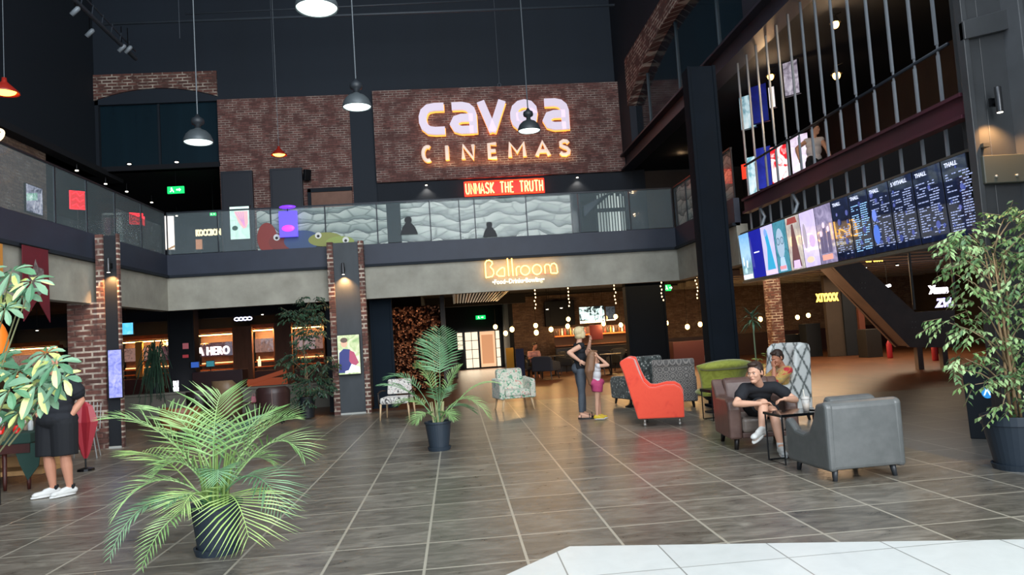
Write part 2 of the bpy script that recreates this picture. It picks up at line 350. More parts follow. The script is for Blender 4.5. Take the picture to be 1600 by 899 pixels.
# concrete knee wall in front of the shop, left bay
b = MB(); b.box(-12, -3.25, 20.4, 20.7, 0, .62).box(-12, -3.25, 20.35, 20.75, .62, .67); struct('trim_13', b, mat('knee_wall_concrete', '#7d796e', .8, c2='#6c685e', scale=2))
# ============================================================ PILLARS, RAILINGS, SIGNS, LAMPS
M_slatepanel = mat('dark_slate_panel', '#3f454a', .6, c2='#353b40', scale=5, bump=.2, stretch=(1, 1, .4))
M_blkpanel = mat('black_metal_panel', '#1c1f24', .5)
M_brass = mat('black_lamp_metal', '#16171a', .35, metal=.6)
M_lit = emat('lamp_white_glow', '#fff4dc', 6)
M_warmlit = emat('lamp_warm_glow', '#ffb45a', 9)
def wall_spot(name, label, loc, e=14, face=-1, col=(1, .5, .18)):
    t = thing(name, label, 'lamp', loc)
    b = MB(); b.lathe([(.0, -.13), (.032, -.13), (.034, -.12), (.034, .13), (.03, .14), (0, .14)], (0, 0, 0), 14, cap=False); b.build('lamp_cylinder', mat('brushed_lamp_metal', '#4a4b4d', .3, metal=.7), t, smooth=True)
    b = MB(); b.box(-.012, .012, .02, .09, -.02, .02).cbox((0, .09, 0), (.07, .02, .09)); b.build('wall_bracket', M_brass, t)
    b = MB(); b.lathe([(0, -.132), (.028, -.132), (.028, -.136), (0, -.136)], (0, 0, 0), 12, cap=False); b.build('lamp_lens', M_lit, t)
    lamp('SPOT', 'lamp_beam', (0, -.0, -.15), e, col, .02, aim=(0, .28, -1.0), spot=1.9, parent=t, blend=.9)
    return t
def pillar(name, label, x0, x1, xd0, xd1, y0, y1, ztop, wide=None):
    t = thing(name, label, 'pillar', ((x0+x1)/2, (y0+y1)/2, 0)); cx, cy = (x0+x1)/2, (y0+y1)/2
    b = MB(); b.box(x0-cx, xd0-cx, y0-cy, y1-cy, 0, ztop); b.build('brick_edge', M_brickB, t)
    b = MB(); b.box(xd1-cx, x1-cx, y0-cy, y1-cy, 0, ztop); b.build('brick_edge', M_brickB, t)
    b = MB(); b.box(xd0-cx, xd1-cx, y0+.05-cy, y1-cy, .03, ztop-.02); b.build('face_panel', M_slatepanel if wide is None else M_blkpanel, t)
    b = MB(); b.box(xd0-cx, xd1-cx, y0+.03-cy, y0+.05-cy, 0, .04); b.build('base_strip', mat('pale_base_strip', '#b8bab4', .5), t)
    if wide: b = MB(); b.box(wide-cx, x0-cx, y0+.02-cy, y1-cy, 0, 2.72); b.build('side_brickwork', M_brickB, t)
    return t
pillar('brick_pillar', 'brick-edged pillar with a dark slate face, bearing a poster screen, below the left of the cinema sign', -2.93, -2.08, -2.79, -2.2, 17.6, 17.78, 4.08)
pillar('brick_pillar', 'old red brick pillar with a narrow black face, at the left beside the standing man', -6.61, -6.2, -6.48, -6.235, 14.2, 14.29, 3.98, wide=-7.15)
wall_spot('wall_lamp', 'small black cylinder wall lamp glowing on the slate-faced pillar', (-2.56, 17.53, 3.42), 70)
wall_spot('wall_lamp', 'small black cylinder wall lamp glowing high on the left brick pillar', (-6.35, 14.13, 3.38), 60)
# dark steel columns
def steel_column(label, x, y, w, d, z, flange=.04, m=None):
    b = MB(); b.box(-w/2, w/2, -d/2, d/2, 0, z)
    for sx in (-1, 1):
        b.box(sx*w/2-.03, sx*w/2+.03, -d/2-.03, -d/2, 0, z)
    b.box(-w/2-.06, w/2+.06, -d/2-.06, d/2+.06, 0, .05)
    for p in range(len(b.v)): b.v[p] += Vector((x, y, 0))
    o = b.build('steel_column', m or mat('column_dark_paint', '#10171f', .85, spec=.15, c2='#0c1218', scale=1.2), label=label, cat='column', bevel=.008); return o
steel_column('tall dark steel column at the near corner of the right gallery, left of the row of screens', 5.0, 13.75, .5, .4, 6.54)
steel_column('broad dark blue column inside the ballroom, behind the grey patterned armchairs', 6.0, 23.0, 1.2, .5, 3.33, m=mat('blue_black_column', '#101c27', .8, spec=.2))
steel_column('narrow dark column at the left of the ballroom opening, beside the mosaic screen', -1.85, 18.9, .5, .4, 3.33, m=mat('blue_black_column', '#101c27', .8, spec=.2))
steel_column('dark column behind the knee wall, dividing the shop counters', -8.15, 22.9, .7, .5, 3.33, m=mat('shop_column', '#10141c', .7))
# near right column: recessed face between flanges, plates with bolts
t = thing('steel_column', 'huge grey steel column at the right edge with bolted plates and a wall lamp', 'column', (6.1, 7.4, 0))
b = MB(); b.box(-.52, -.32, -.1, -.04, 0, 14).box(-.32, .0, -.1, .3, 0, 14).box(-.54, -.48, -.16, -.05, 0, 14); b.build('column_web', M_steel, t, bevel=.006)
b = MB(); b.box(-.02, .9, -.28, .3, 0, 14).box(-.04, .02, -.34, -.05, 0, 14); b.build('column_flange', mat('steel_flange_grey', '#55575a', .45, c2='#4a4c4e', scale=3), t, bevel=.008)
b = MB(); b.box(-.5, .02, -.2, -.1, 2.86, 3.16); p = b.build('bolted_plate', mat('plate_grey', '#47483f', .5), t, bevel=.01)
for bx in (-.38, -.15, .0):
    for bz in (2.93, 3.08):
        if bz < 3 or bx == .0:
            q = MB(); q.lathe([(.016, 0), (.016, .015), (.008, .022)], (bx, -.2, bz), 6, R=rotm(rx=pi/2)); q.build('bolt', mat('bolt_pale', '#a9a79d', .4, metal=.5), p)
b = MB(); b.prism([(-.54, 4.42), (-.02, 4.52), (-.02, 4.74), (-.54, 4.62)], .08, lambda u, v, t_: Vector((u, -.1-t_, v))); b.build('stiffener_plate', M_steel, t, bevel=.008)
wall_spot('wall_lamp', 'cylinder wall lamp glowing amber on the huge steel column at right', (5.78, 7.12, 3.72), 45)
# ---- railings
M_glass = mat('railing_glass', '#9fb0b4', .04, alpha=.14, spec=.6)
M_handrail = mat('dark_handrail', '#20242b', .4, metal=.4)
def feather():  # feathered reflection in the railing glass, painted into the base colour
    m, nt, bs = newmat('painted_reflection_film'); g = node(nt, 'ShaderNodeTexCoord')
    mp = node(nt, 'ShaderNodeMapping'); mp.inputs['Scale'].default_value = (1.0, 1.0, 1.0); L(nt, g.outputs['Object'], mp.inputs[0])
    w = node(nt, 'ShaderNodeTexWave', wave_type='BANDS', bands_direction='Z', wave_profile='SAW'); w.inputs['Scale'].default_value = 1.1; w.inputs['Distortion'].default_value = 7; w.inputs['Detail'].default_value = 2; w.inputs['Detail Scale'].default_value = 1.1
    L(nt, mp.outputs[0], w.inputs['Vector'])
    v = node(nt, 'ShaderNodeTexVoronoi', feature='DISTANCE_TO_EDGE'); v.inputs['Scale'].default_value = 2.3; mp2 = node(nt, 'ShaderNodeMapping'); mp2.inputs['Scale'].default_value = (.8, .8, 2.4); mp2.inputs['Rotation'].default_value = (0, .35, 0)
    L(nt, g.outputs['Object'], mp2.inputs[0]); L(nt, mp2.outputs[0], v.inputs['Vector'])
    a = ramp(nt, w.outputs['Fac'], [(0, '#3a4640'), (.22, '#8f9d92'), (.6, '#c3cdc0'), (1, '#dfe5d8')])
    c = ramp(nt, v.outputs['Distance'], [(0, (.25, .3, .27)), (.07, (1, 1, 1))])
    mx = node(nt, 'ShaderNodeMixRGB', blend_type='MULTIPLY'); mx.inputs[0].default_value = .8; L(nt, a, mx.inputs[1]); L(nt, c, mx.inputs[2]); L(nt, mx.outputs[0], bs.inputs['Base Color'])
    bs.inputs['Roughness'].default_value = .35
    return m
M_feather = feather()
M_dim_feather = mat('faint_reflection_film', '#55605e', .3, c2='#2e3639', scale=3, alpha=.6)  # fainter reflection for the left railing, painted as a grey film
def railing(name, label, p0, p1, joints, reflections, zs=4.02, zh=1.0, dimp=()):
    p0 = Vector(p0); p1 = Vector(p1); d = (p1-p0).normalized(); Ln = (p1-p0).length; n = Vector((d.y, -d.x, 0))
    t = thing(name, label, 'railing', (p0.x, p0.y, zs))
    fn = lambda u, v, k: d*u + n*k + Vector((0, 0, v))
    b = MB(); b.prism([(0, zh), (Ln, zh), (Ln, zh+.03), (0, zh+.03)], .05, lambda u, v, k: fn(u, v, k-.025)); b.build('handrail', M_handrail, t)
    J = [0]+list(joints)+[Ln]
    for i in range(len(J)-1):
        b = MB(); b.prism([(J[i]+.015, .02), (J[i+1]-.015, .02), (J[i+1]-.015, zh), (J[i]+.015, zh)], .012, fn); b.build('glass_panel', M_glass, t)
    for u in J:
        b = MB(); b.prism([(u-.012, 0), (u+.012, 0), (u+.012, zh), (u-.012, zh)], .03, lambda uu, v, k: fn(uu, v, k-.01)); b.build('railing_post', M_handrail, t)
    for a, c in reflections:
        b = MB(); b.prism([(a, .0), (c, .0), (c, zh-.03), (a, zh-.03)], .004, lambda uu, v, k: fn(uu, v, k-.03)); b.build('reflection_film', M_feather, t)
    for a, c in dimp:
        b = MB(); b.prism([(a, .0), (c, .0), (c, zh-.3), (a, zh-.3)], .004, lambda uu, v, k: fn(uu, v, k-.03)); b.build('reflection_film', M_dim_feather, t)
    return t, fn
# back railing runs from the left corner to the right corner
bx = [(px, at(px, 340, Y=17.96).x - XL) for px in (340, 423, 508, 589, 672, 718, 742, 823, 905, 985)]
rb, fnb = railing('glass_railing', 'long glass railing under the cinema sign, with a pale feathered reflection painted on', (XL, 17.96, 0), (XR, 17.96, 0), [b_[1] for b_ in bx],
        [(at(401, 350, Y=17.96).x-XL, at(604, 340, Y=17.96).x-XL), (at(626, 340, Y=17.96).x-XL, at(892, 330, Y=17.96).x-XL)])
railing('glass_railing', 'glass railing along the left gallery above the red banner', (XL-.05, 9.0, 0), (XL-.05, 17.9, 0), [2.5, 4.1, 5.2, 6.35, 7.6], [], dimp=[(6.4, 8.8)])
railing('glass_railing', 'short glass railing with a painted reflection over the concrete return at the right corner', (XR+.06, 17.9, 0), (XR+.06, 14.05, 0), [.9, 1.8, 2.7], [(.1, 3.8)])
def toX(px, py): p = at(px, py, Y=17.9); return p.x-XL, p.z-4.02
# cartoon creature print on the film: body blobs with round eyes
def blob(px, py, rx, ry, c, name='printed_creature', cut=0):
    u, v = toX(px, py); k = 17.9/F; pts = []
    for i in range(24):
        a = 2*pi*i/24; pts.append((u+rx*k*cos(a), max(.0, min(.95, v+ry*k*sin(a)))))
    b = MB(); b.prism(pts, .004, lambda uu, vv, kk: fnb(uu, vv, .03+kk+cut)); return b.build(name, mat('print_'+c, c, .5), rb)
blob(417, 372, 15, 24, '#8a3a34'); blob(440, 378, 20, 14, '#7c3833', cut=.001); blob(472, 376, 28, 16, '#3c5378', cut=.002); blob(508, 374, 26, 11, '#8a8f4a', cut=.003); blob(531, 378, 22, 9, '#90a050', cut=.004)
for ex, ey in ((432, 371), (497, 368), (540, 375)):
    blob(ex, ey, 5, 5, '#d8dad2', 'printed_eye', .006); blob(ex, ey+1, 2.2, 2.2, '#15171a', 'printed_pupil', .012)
# dark reflections of two people, painted as flat shapes on the film
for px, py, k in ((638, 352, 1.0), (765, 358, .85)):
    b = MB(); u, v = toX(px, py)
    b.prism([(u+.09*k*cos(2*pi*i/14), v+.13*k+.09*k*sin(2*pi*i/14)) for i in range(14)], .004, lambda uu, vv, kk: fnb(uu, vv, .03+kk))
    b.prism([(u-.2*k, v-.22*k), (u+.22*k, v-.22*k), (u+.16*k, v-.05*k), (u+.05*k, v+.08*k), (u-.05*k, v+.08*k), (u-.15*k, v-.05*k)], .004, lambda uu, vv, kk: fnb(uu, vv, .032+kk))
    b.build('reflected_silhouette', mat('silhouette_black', '#12161c', .6), rb)
# ---- posts and handrail of the glazed right gallery
M_post = mat('pale_steel_post', '#8c9298', .35, metal=.35)
for i in range(16):
    y = 7.45 + .432*i
    if y > 13.6: break
    z0 = 3.3; b = MB(); b.box(XR+.1, XR+.13, y-.015, y+.015, 3.3, 4.5).box(XR+.1, XR+.13, y-.015, y+.015, 4.62, 6.55).box(XR+.11, XR+.13, y-.01, y+.01, 4.5, 4.62)
    b.build('gallery_post', M_post, label='slim pale steel post in the row above the menu screens', cat='post', group='steel posts of the right gallery')
b = MB(); b.tube([(XR+.12, 7.7, 4.56), (XR+.12, 13.6, 4.56)], .022, 8); b.build('handrail', M_handrail, label='long dark handrail running through the gallery posts above the red beam', cat='handrail', smooth=True)
for i, y in enumerate((12.9, 11.6)):
    b = MB(); b.tube([(XR+.05, y, 3.285), (XR+.1, y-.05, 3.45), (XR+.05, y, 3.625)], .03, 8); b.build('hanging_bracket', M_post, label='steel hanger bracket above the leftmost poster screens', cat='bracket', group='screen hangers')
# ---- menu screens
tops = [13.78, 13.3, 12.76, 12.25, 11.76, 11.26, 10.76, 10.26, 9.78, 9.30, 8.82, 8.33, 7.8, 7.38]
def artmat(name, stops, scale=3, strength=1, dist=1.5, grad=None, sat=1):
    m, nt, b = newmat(name); tc = node(nt, 'ShaderNodeTexCoord'); n = node(nt, 'ShaderNodeTexNoise', Scale=scale, Detail=3.0, Distortion=dist); L(nt, tc.outputs['Object'], n.inputs['Vector'])
    fac = n.outputs[0]
    if grad:
        s = node(nt, 'ShaderNodeSeparateXYZ'); L(nt, tc.outputs['Object'], s.inputs[0]); mr = node(nt, 'ShaderNodeMapRange'); mr.inputs[1].default_value = grad[0]; mr.inputs[2].default_value = grad[1]; L(nt, s.outputs[2], mr.inputs[0])
        ad = node(nt, 'ShaderNodeMath', operation='MULTIPLY_ADD'); ad.inputs[1].default_value = .35; L(nt, n.outputs[0], ad.inputs[0]); mu = node(nt, 'ShaderNodeMath', operation='MULTIPLY_ADD'); mu.inputs[1].default_value = .8; mu.inputs[2].default_value = -.08
        L(nt, mr.outputs[0], mu.inputs[0]); L(nt, mu.outputs[0], ad.inputs[2]); fac = ad.outputs[0]
    c = ramp(nt, fac, stops); L(nt, c, b.inputs['Emission Color']); b.inputs['Emission Strength'].default_value = strength
    b.inputs['Base Color'].default_value = (.004, .004, .006, 1); b.inputs['Roughness'].default_value = .03; b.inputs['Specular IOR Level'].default_value = .9; b.inputs['IOR'].default_value = 1.8
    return m
ART = [
 artmat('art_snowy_sky', [(0, '#b9c7c4'), (.3, '#5f8b9a'), (.5, '#9cc3e8'), (1, '#5d9fd6')], 6, .95, grad=(0, .88)),
 artmat('art_deep_blue', [(0, '#1c1f8a'), (1, '#20249c')], 2, .9),
 artmat('art_lilac', [(0, '#a9a6df'), (.5, '#c3bdf0'), (1, '#d3cdf5')], 3, .95),
 artmat('art_teal_photo', [(.2, '#2b6a7c'), (.5, '#4f91a4'), (.8, '#2a5a6c')], 4, .85),
 artmat('art_cream', [(.2, '#8d7f84'), (.5, '#b7b0a8'), (.8, '#d2cdc2')], 4, .9),
 artmat('art_lilac_pale', [(.2, '#b8a8cc'), (.5, '#c9bce6'), (.8, '#d8cdf0')], 3, .95),
 artmat('art_grey_purple', [(.2, '#5f5a78'), (.5, '#8d84a6'), (.8, '#b9aed0')], 6, .8)]
M_menu = artmat('art_menu_navy', [(.2, '#0b0f1e'), (.55, '#121a33'), (.8, '#1c2748')], 5, .9)
M_scframe = mat('screen_bezel', '#0a0b0d', .3)
def em(c, s=1): return emat('print_'+c+'_%g' % s, c, s, .3)
def sfn(yl): return lambda u, v, t: Vector((-.006-t, -u, v))
plabel = ['poster screen with a pale blue snowy picture, far left end of the row', 'plain deep blue poster screen with one short white line', 'lilac poster screen with a tall teal figure, between the blue and teal screens',
 'teal poster screen with a grey face in round glasses', 'cream poster screen with a brown cone shape and lilac label', 'pale lilac poster screen with soft grey shapes, right of the brown cone one', 'grey purple poster screen with standing figures and orange writing, next to the menus']
def poly_art(par, pts, c, lvl, s=1):
    b = MB(); b.prism(pts, .001, lambda u, v, t: Vector((-.008-.0012*lvl-t, -u, v))); b.build('artwork_shape', em(c, s), par)
def ellpts(cx, cy, rx, ry, n=20, rot=0): return [(cx+rx*cos(2*pi*i/n)*cos(rot)-ry*sin(2*pi*i/n)*sin(rot), cy+rx*cos(2*pi*i/n)*sin(rot)+ry*sin(2*pi*i/n)*cos(rot)) for i in range(n)]
TROT = (pi/2, 0, -pi/2)
for i in range(13):
    yl, yr = tops[i], tops[i+1]; w = yl-yr-.012
    menu = i >= 7
    lab = plabel[i] if not menu else ['dark menu screen nearest the purple poster screen, headed THALL', 'dark menu board screen with a bright blue column of prices', 'dark menu screen with large blue circles low down', 'dark menu screen headed 5 VITHALL with lavender circles', 'dark menu screen headed THALL, second from the steel column', 'dark menu screen at the right end touching the steel column'][i-7]
    t = thing('menu_screen' if menu else 'poster_screen', lab, 'screen', (XR, yl-.006, 2.36), 0, 'row of hanging screens'); t.rotation_euler.y = -.055
    b = MB(); b.box(0, .06, -w, 0, 0, .885); b.build('screen_housing', M_scframe, t)
    b = MB(); b.box(-.006, 0, -w+.008, -.008, .008, .877); b.build('display', M_menu if menu else ART[i], t)
    if i == 0:
        poly_art(t, [(.02, .02), (w-.02, .02), (w-.02, .1), (.02, .1)], '#d9d3e2', 1)
        for k in range(9): poly_art(t, ellpts(random.uniform(.1, w-.1), random.uniform(.15, .45), .03, .05, 8), random.choice(['#cfd8d8', '#8fb0b4', '#a9c4cf']), 1)
    if i == 1: poly_art(t, [(.16, .46), (w-.14, .46), (w-.14, .48), (.16, .48)], '#e6e4ff', 1)
    if i == 2:
        poly_art(t, [(.12, .1), (.2, .5), (.15, .75), (.26, .8), (.34, .5), (.44, .1)], '#2f8fb4', 1); poly_art(t, ellpts(.2, .76, .06, .07), '#6f8fd0', 2)
        poly_art(t, [(.03, .02), (w-.03, .02), (w-.03, .09), (.03, .09)], '#d8b3c4', 2)
    if i == 3:
        poly_art(t, ellpts(.22, .5, .14, .26), '#8aa0b4', 1); 
        for cx in (.15, .3): poly_art(t, ellpts(cx, .54, .065, .065), '#33566a', 2); poly_art(t, ellpts(cx, .54, .05, .05), '#7d97ab', 3)
        poly_art(t, [(.1, .03), (.36, .03), (.3, .26), (.16, .26)], '#9db4dc', 2); poly_art(t, [(.1, .06), (.34, .06), (.34, .12), (.1, .12)], '#c7828a', 3)
    if i == 4:
        poly_art(t, [(.08, .05), (.2, .75), (.26, .75), (.4, .05)], '#51333a', 1); poly_art(t, [(.12, .03), (.36, .03), (.34, .16), (.14, .16)], '#bfa8d6', 2); poly_art(t, [(.05, .76), (.42, .76), (.38, .86), (.1, .86)], '#7c3434', 1)
    if i == 5:
        poly_art(t, ellpts(.12, .5, .06, .2), '#8f8796', 1); poly_art(t, ellpts(.33, .4, .09, .1), '#b49ad6', 1); poly_art(t, ellpts(.2, .12, .12, .05), '#c5b39c', 1)
    if i == 6:
        for cx, h in ((.12, .5), (.22, .62), (.34, .55)):
            poly_art(t, [(cx-.05, .16), (cx+.05, .16), (cx+.04, h-.08), (cx-.04, h-.08)], '#4c4866', 1); poly_art(t, ellpts(cx, h-.04, .035, .045), '#d0b8c8', 2)
        poly_art(t, [(.08, .06), (.38, .06), (.38, .14), (.08, .14)], '#cf8a7c', 3)
    if menu:
        rnd = random.Random(i)
        words = MB()
        for col in ((.05, .2), (.27, .42)):
            z = .70 if i > 7 else .46
            while z > .06:
                x = col[0]
                while x < col[1]:
                    ww = rnd.uniform(.02, .06)
                    if rnd.random() > .2: words.prism([(x, z), (x+ww, z), (x+ww, z+.012), (x, z+.012)], .001, lambda u, v, t_: Vector((-.0085-t_, -u, v)))
                    x += ww+.012
                z -= .03 if rnd.random() > .15 else .07
        words.build('menu_text', em('#8f9ac0' if i != 8 else '#8fc0f0', .8), t, kind='stuff')
        for k in range(7):
            r = rnd.uniform(.012, .05); poly_art(t, ellpts(rnd.uniform(.06, w-.06), rnd.uniform(.1, .8), r*.8, r, 14), rnd.choice(['#3d4a86', '#5a5f9c', '#33407a', '#46508c']), rnd.randint(1, 4), .8)
        if i == 9: poly_art(t, ellpts(.1, .25, .07, .13), '#3f62b4', 5); poly_art(t, ellpts(.1, .5, .05, .08), '#5c72c0', 5)
        text('menu_heading', {7: 'THALL', 8: 'THALL', 9: 'THALL', 10: '5 VITHALL', 11: 'THALL', 12: 'THALL'}[i], .07, (-.012, -.06, .79), em('#c9d0ea', 1), t, TROT, .0005, .001)
b = MB(); b.box(XR-.01, XR+.12, 7.2, 13.85, 2.31, 2.355).box(XR+.02, XR+.1, 7.2, 13.85, 3.25, 3.29)
b.build('screen_rail', mat('screen_rail_metal', '#5a5850', .4, metal=.4), label='long metal carrier rail holding the row of hanging screens', cat='rail')
# ---- neon and letter signs
GL = {  # unit capitals, width .7
 'C': [arc(.36, .5, .34, .5, 60, 300, 12)], 'I': [[(.35, 0), (.35, 1)]], 'N': [[(.04, 0), (.04, 1), (.66, 0), (.66, 1)]],
 'E': [[(.62, 1), (.08, 1), (.08, 0), (.62, 0)], [(.08, .5), (.56, .5)]], 'M': [[(.0, 0), (.03, 1), (.38, .3), (.73, 1), (.76, 0)]],
 'A': [[(0, 0), (.36, 1), (.72, 0)], [(.14, .32), (.58, .32)]], 'S': [[(.62, .82), (.5, .97), (.3, 1), (.1, .88), (.1, .66), (.3, .54), (.5, .46), (.64, .3), (.6, .1), (.4, 0), (.18, .02), (.04, .16)]],
 'U': [[(.04, 1), (.04, .25), (.2, .02), (.5, .02), (.64, .25), (.64, 1)]], 'K': [[(.06, 0), (.06, 1)], [(.62, 1), (.1, .45), (.64, 0)]],
 'T': [[(0, 1), (.7, 1)], [(.35, 1), (.35, 0)]], 'H': [[(.05, 0), (.05, 1)], [(.62, 0), (.62, 1)], [(.05, .5), (.62, .5)]],
 'R': [[(.06, 0), (.06, 1), (.45, 1), (.6, .85), (.58, .62), (.42, .5), (.06, .5)], [(.35, .5), (.64, 0)]]}
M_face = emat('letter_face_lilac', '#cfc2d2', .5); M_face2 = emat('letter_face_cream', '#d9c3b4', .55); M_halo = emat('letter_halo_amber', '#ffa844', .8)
zc = 7.93; YS = 22.52
t = thing('cinema_sign', 'large sign reading cavea CINEMAS in thick pale letters on the brick board', 'sign', (0, YS, 0))
CAV = {'c': [[(.80, .88), (.5, .88), (.3, .85), (.17, .74), (.115, .58), (.115, .42), (.17, .26), (.3, .15), (.5, .12), (.80, .12)]],
 'a': [[(.08, .88), (.42, .88), (.58, .84), (.69, .74), (.73, .6), (.73, .0)], [(.73, .115), (.36, .115), (.2, .17), (.125, .31), (.2, .45), (.36, .5), (.73, .5)]],
 'v': [[(.09, 1), (.44, .02)], [(.40, .02), (.78, 1)]],
 'e': [[(.80, .12), (.46, .12), (.28, .16), (.16, .27), (.115, .42), (.115, .58), (.17, .74), (.3, .85), (.47, .885), (.63, .84), (.73, .72), (.75, .56), (.75, .46), (.18, .46)]]}
for ch, x0 in zip('cavea', (655, 703, 748, 798, 848)):
    X0 = at(x0, 190, Y=YS).x; Z0 = zc; Wd = .84
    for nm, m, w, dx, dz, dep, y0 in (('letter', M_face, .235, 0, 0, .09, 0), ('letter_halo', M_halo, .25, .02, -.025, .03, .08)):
        b = MB()
        for s_ in CAV[ch]: ribbon(b, [(X0+p*1.0*Wd/.86+dx, Z0+q*.99+dz) for p, q in s_], w*(1.02), lambda u, v, k: Vector((u, y0-k+.0, v)), dep)
        o = b.build(nm, m, t if nm == 'letter' else lo_)
        if nm == 'letter': lo_ = o
for ch, x0, x1, yb in zip('CINEMAS', (660, 691, 722, 762, 796, 838, 874), (679, 709, 744, 781, 823, 861, 894), (266, 266, 263, 261, 260, 259, 257)):
    pa = at(x0, yb, Y=YS); pb = at(x1, yb, Y=YS); w_ = pb.x-pa.x; gw = .76 if ch == 'M' else .7
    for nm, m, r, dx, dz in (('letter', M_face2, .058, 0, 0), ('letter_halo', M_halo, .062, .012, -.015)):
        b = MB(); base = 7.14
        for s_ in GL[ch]: b.tube([Vector((pa.x+.04+p*(w_-.08)/gw+dx, 0 if nm == 'letter' else .06, base+q*.44+dz)) for p, q in s_], r, 8)
        o = b.build(nm, m, t if nm == 'letter' else lo_, smooth=True)
        if nm == 'letter': lo_ = o
lamp('AREA', 'halo_light', (1.7, -.25+.2, 6.95), 6, (1, .6, .25), 4.6, .1, aim=(1.7, .3, 8.4), parent=t)
M_neonred = emat('neon_red_glow', '#ff2a10', 5); M_neonbg = emat('red_lit_panel', '#c8140c', .9); M_neony = emat('neon_orange_tube', '#ffb066', 3.2)
t = thing('neon_sign', 'red neon sign reading UNMASK THE TRUTH under the brick board', 'sign', (0, 22.7, 0)); za = 5.99
pL = at(727, 300, Y=22.66); pR = at(849, 285, Y=22.66); x = pL.x; tot = pR.x-pL.x; zb = 6.06; 
b = MB(); b.box(x-.03, x+tot+.03, -.02, .02, zb-.07, zb+.40); b.build('backing_panel', M_neonbg, t)
s_ = 'UNMASK THE TRUTH'; adv = tot/len(s_)
for k, ch in enumerate(s_):
    if ch == ' ': continue
    b = MB()
    for ln in GL[ch]: b.tube([Vector((x+adv*k+.02+p*adv*1.05, -.05, zb+q*.33)) for p, q in ln], .022, 6)
    b.build('neon_letter', M_neony, t, smooth=True)
b = MB(); b.tube([(x, -.04, zb-.05), (x+tot, -.04, zb-.05)], .014, 6).tube([(x, -.04, zb+.38), (x+tot, -.04, zb+.38)], .014, 6); b.build('neon_underline', M_neonred, t)
lamp('AREA', 'neon_light', (x+tot/2, -.15, zb+.15), 14, (1, .08, .04), tot, .3, aim=(x+tot/2, 1, zb+.15), parent=t)
# Ballroom sign
t = thing('neon_sign', 'glowing orange neon sign reading Ballroom on the concrete fascia', 'sign', (0, 17.86, 0))
M_ball = emat('neon_ball_tube', '#ffc05a', 4.6)
def bp(px, py):  # read from the enlarged crop of the sign, 10.67 px per photo px
    p = at(740+px/10.667, 395+py/10.667, Y=17.86); return Vector((p.x, -.05, p.z))
LT = [[(205, 420), (190, 180), (215, 140), (255, 130), (300, 150), (310, 190), (275, 240), (325, 290), (335, 350), (310, 400), (205, 420)],
 [(515, 395), (510, 260), (480, 250), (430, 280), (385, 330), (385, 370), (420, 395), (515, 395)], [(560, 100), (585, 395)], [(630, 100), (655, 390)],
 [(715, 390), (705, 270), (725, 240), (765, 232)], [(855+75*cos(a*pi/9), 298+78*sin(a*pi/9)) for a in range(19)], [(1052+75*cos(a*pi/9), 285+82*sin(a*pi/9)) for a in range(19)],
 [(1190, 350), (1178, 230), (1205, 200), (1245, 200), (1270, 230), (1285, 345)], [(1275, 230), (1300, 190), (1340, 182), (1375, 210), (1395, 330), (1385, 345), (1290, 345)]]
for ln in LT:
    b = MB(); b.tube([bp(*p) for p in ln], .016, 6); b.build('neon_letter', M_ball, t, smooth=True)
b = MB(); b.tube([bp(330, 408), bp(1400, 340)], .006, 6); b.build('neon_underline', em('#c86a6a', .8), t)
lamp('AREA', 'neon_light', ((bp(200, 300).x+bp(1400, 300).x)/2, -.16, 3.25), 1.6, (1, .5, .12), 1.7, .25, aim=(bp(800, 300).x, 1, 3.25), parent=t)
p = bp(310, 530); q_ = bp(1250, 460)
text('small_lettering', '•Food~Drinks•Bowling•', .155, (p.x, -.03, p.z), emat('lettering_cream_glow', '#fff2cf', 1.3), t, (pi/2, 0, 0), .012, .003, sx=.86)
# ---- small neon and exit signs on the upper floor
def exit_sign(label, c, w=.42, h=.2, rz=0, top=None):
    t = thing('exit_sign', label, 'sign', c, rz)
    b = MB(); b.box(-w/2, w/2, -.03, .03, -h/2, h/2); b.build('sign_box', emat('exit_green_glow', '#0fae54', 1.6), t, bevel=.01)
    b = MB(); f = lambda u, v, k: Vector((u*h/.2, -.031-k, v*h/.2))
    b.prism([(-.11+.018*cos(i*pi/5), .055+.018*sin(i*pi/5)) for i in range(10)], .002, f).prism([(-.14, .03), (-.09, .04), (-.07, .0), (-.04, -.06), (-.06, -.07), (-.09, -.02), (-.14, -.06), (-.16, -.05), (-.11, .0)], .002, f)
    b.prism([(.02, -.02), (.1, -.02), (.1, -.05), (.15, 0), (.1, .05), (.1, .02), (.02, .02)], .002, f); b.build('running_figure', emat('exit_pale', '#d6ffe4', 1.6), t)
    b = MB(); b.box(-.006, .006, -.006, .006, h/2, (top-c[2]) if top else h/2+.25); b.build('hanger', M_brass, t); return t
exit_sign('green exit sign glowing on the upper floor beneath the left brick arch', (-8.35, 23.2, 6.75), .5, .22, 0, 7.36)
exit_sign('green exit sign hanging in the dark upper corner right of the brick board', tuple(at(1016, 240, Y=21.5)), .26, .26, .9, 6.62)
exit_sign('small green exit sign over the bright glass doors', (1.3, 37.6, 2.62), .5, .2, 0, 3.31)
exit_sign('green exit sign under the right end of the concrete fascia', tuple(at(1044, 450, Y=21.0)), .18, .18, .5, 3.36)
exit_sign('tiny red-lit sign beside the upper-floor poster', tuple(at(333, 335, Y=25)), .2, .1, 0, 7.36)
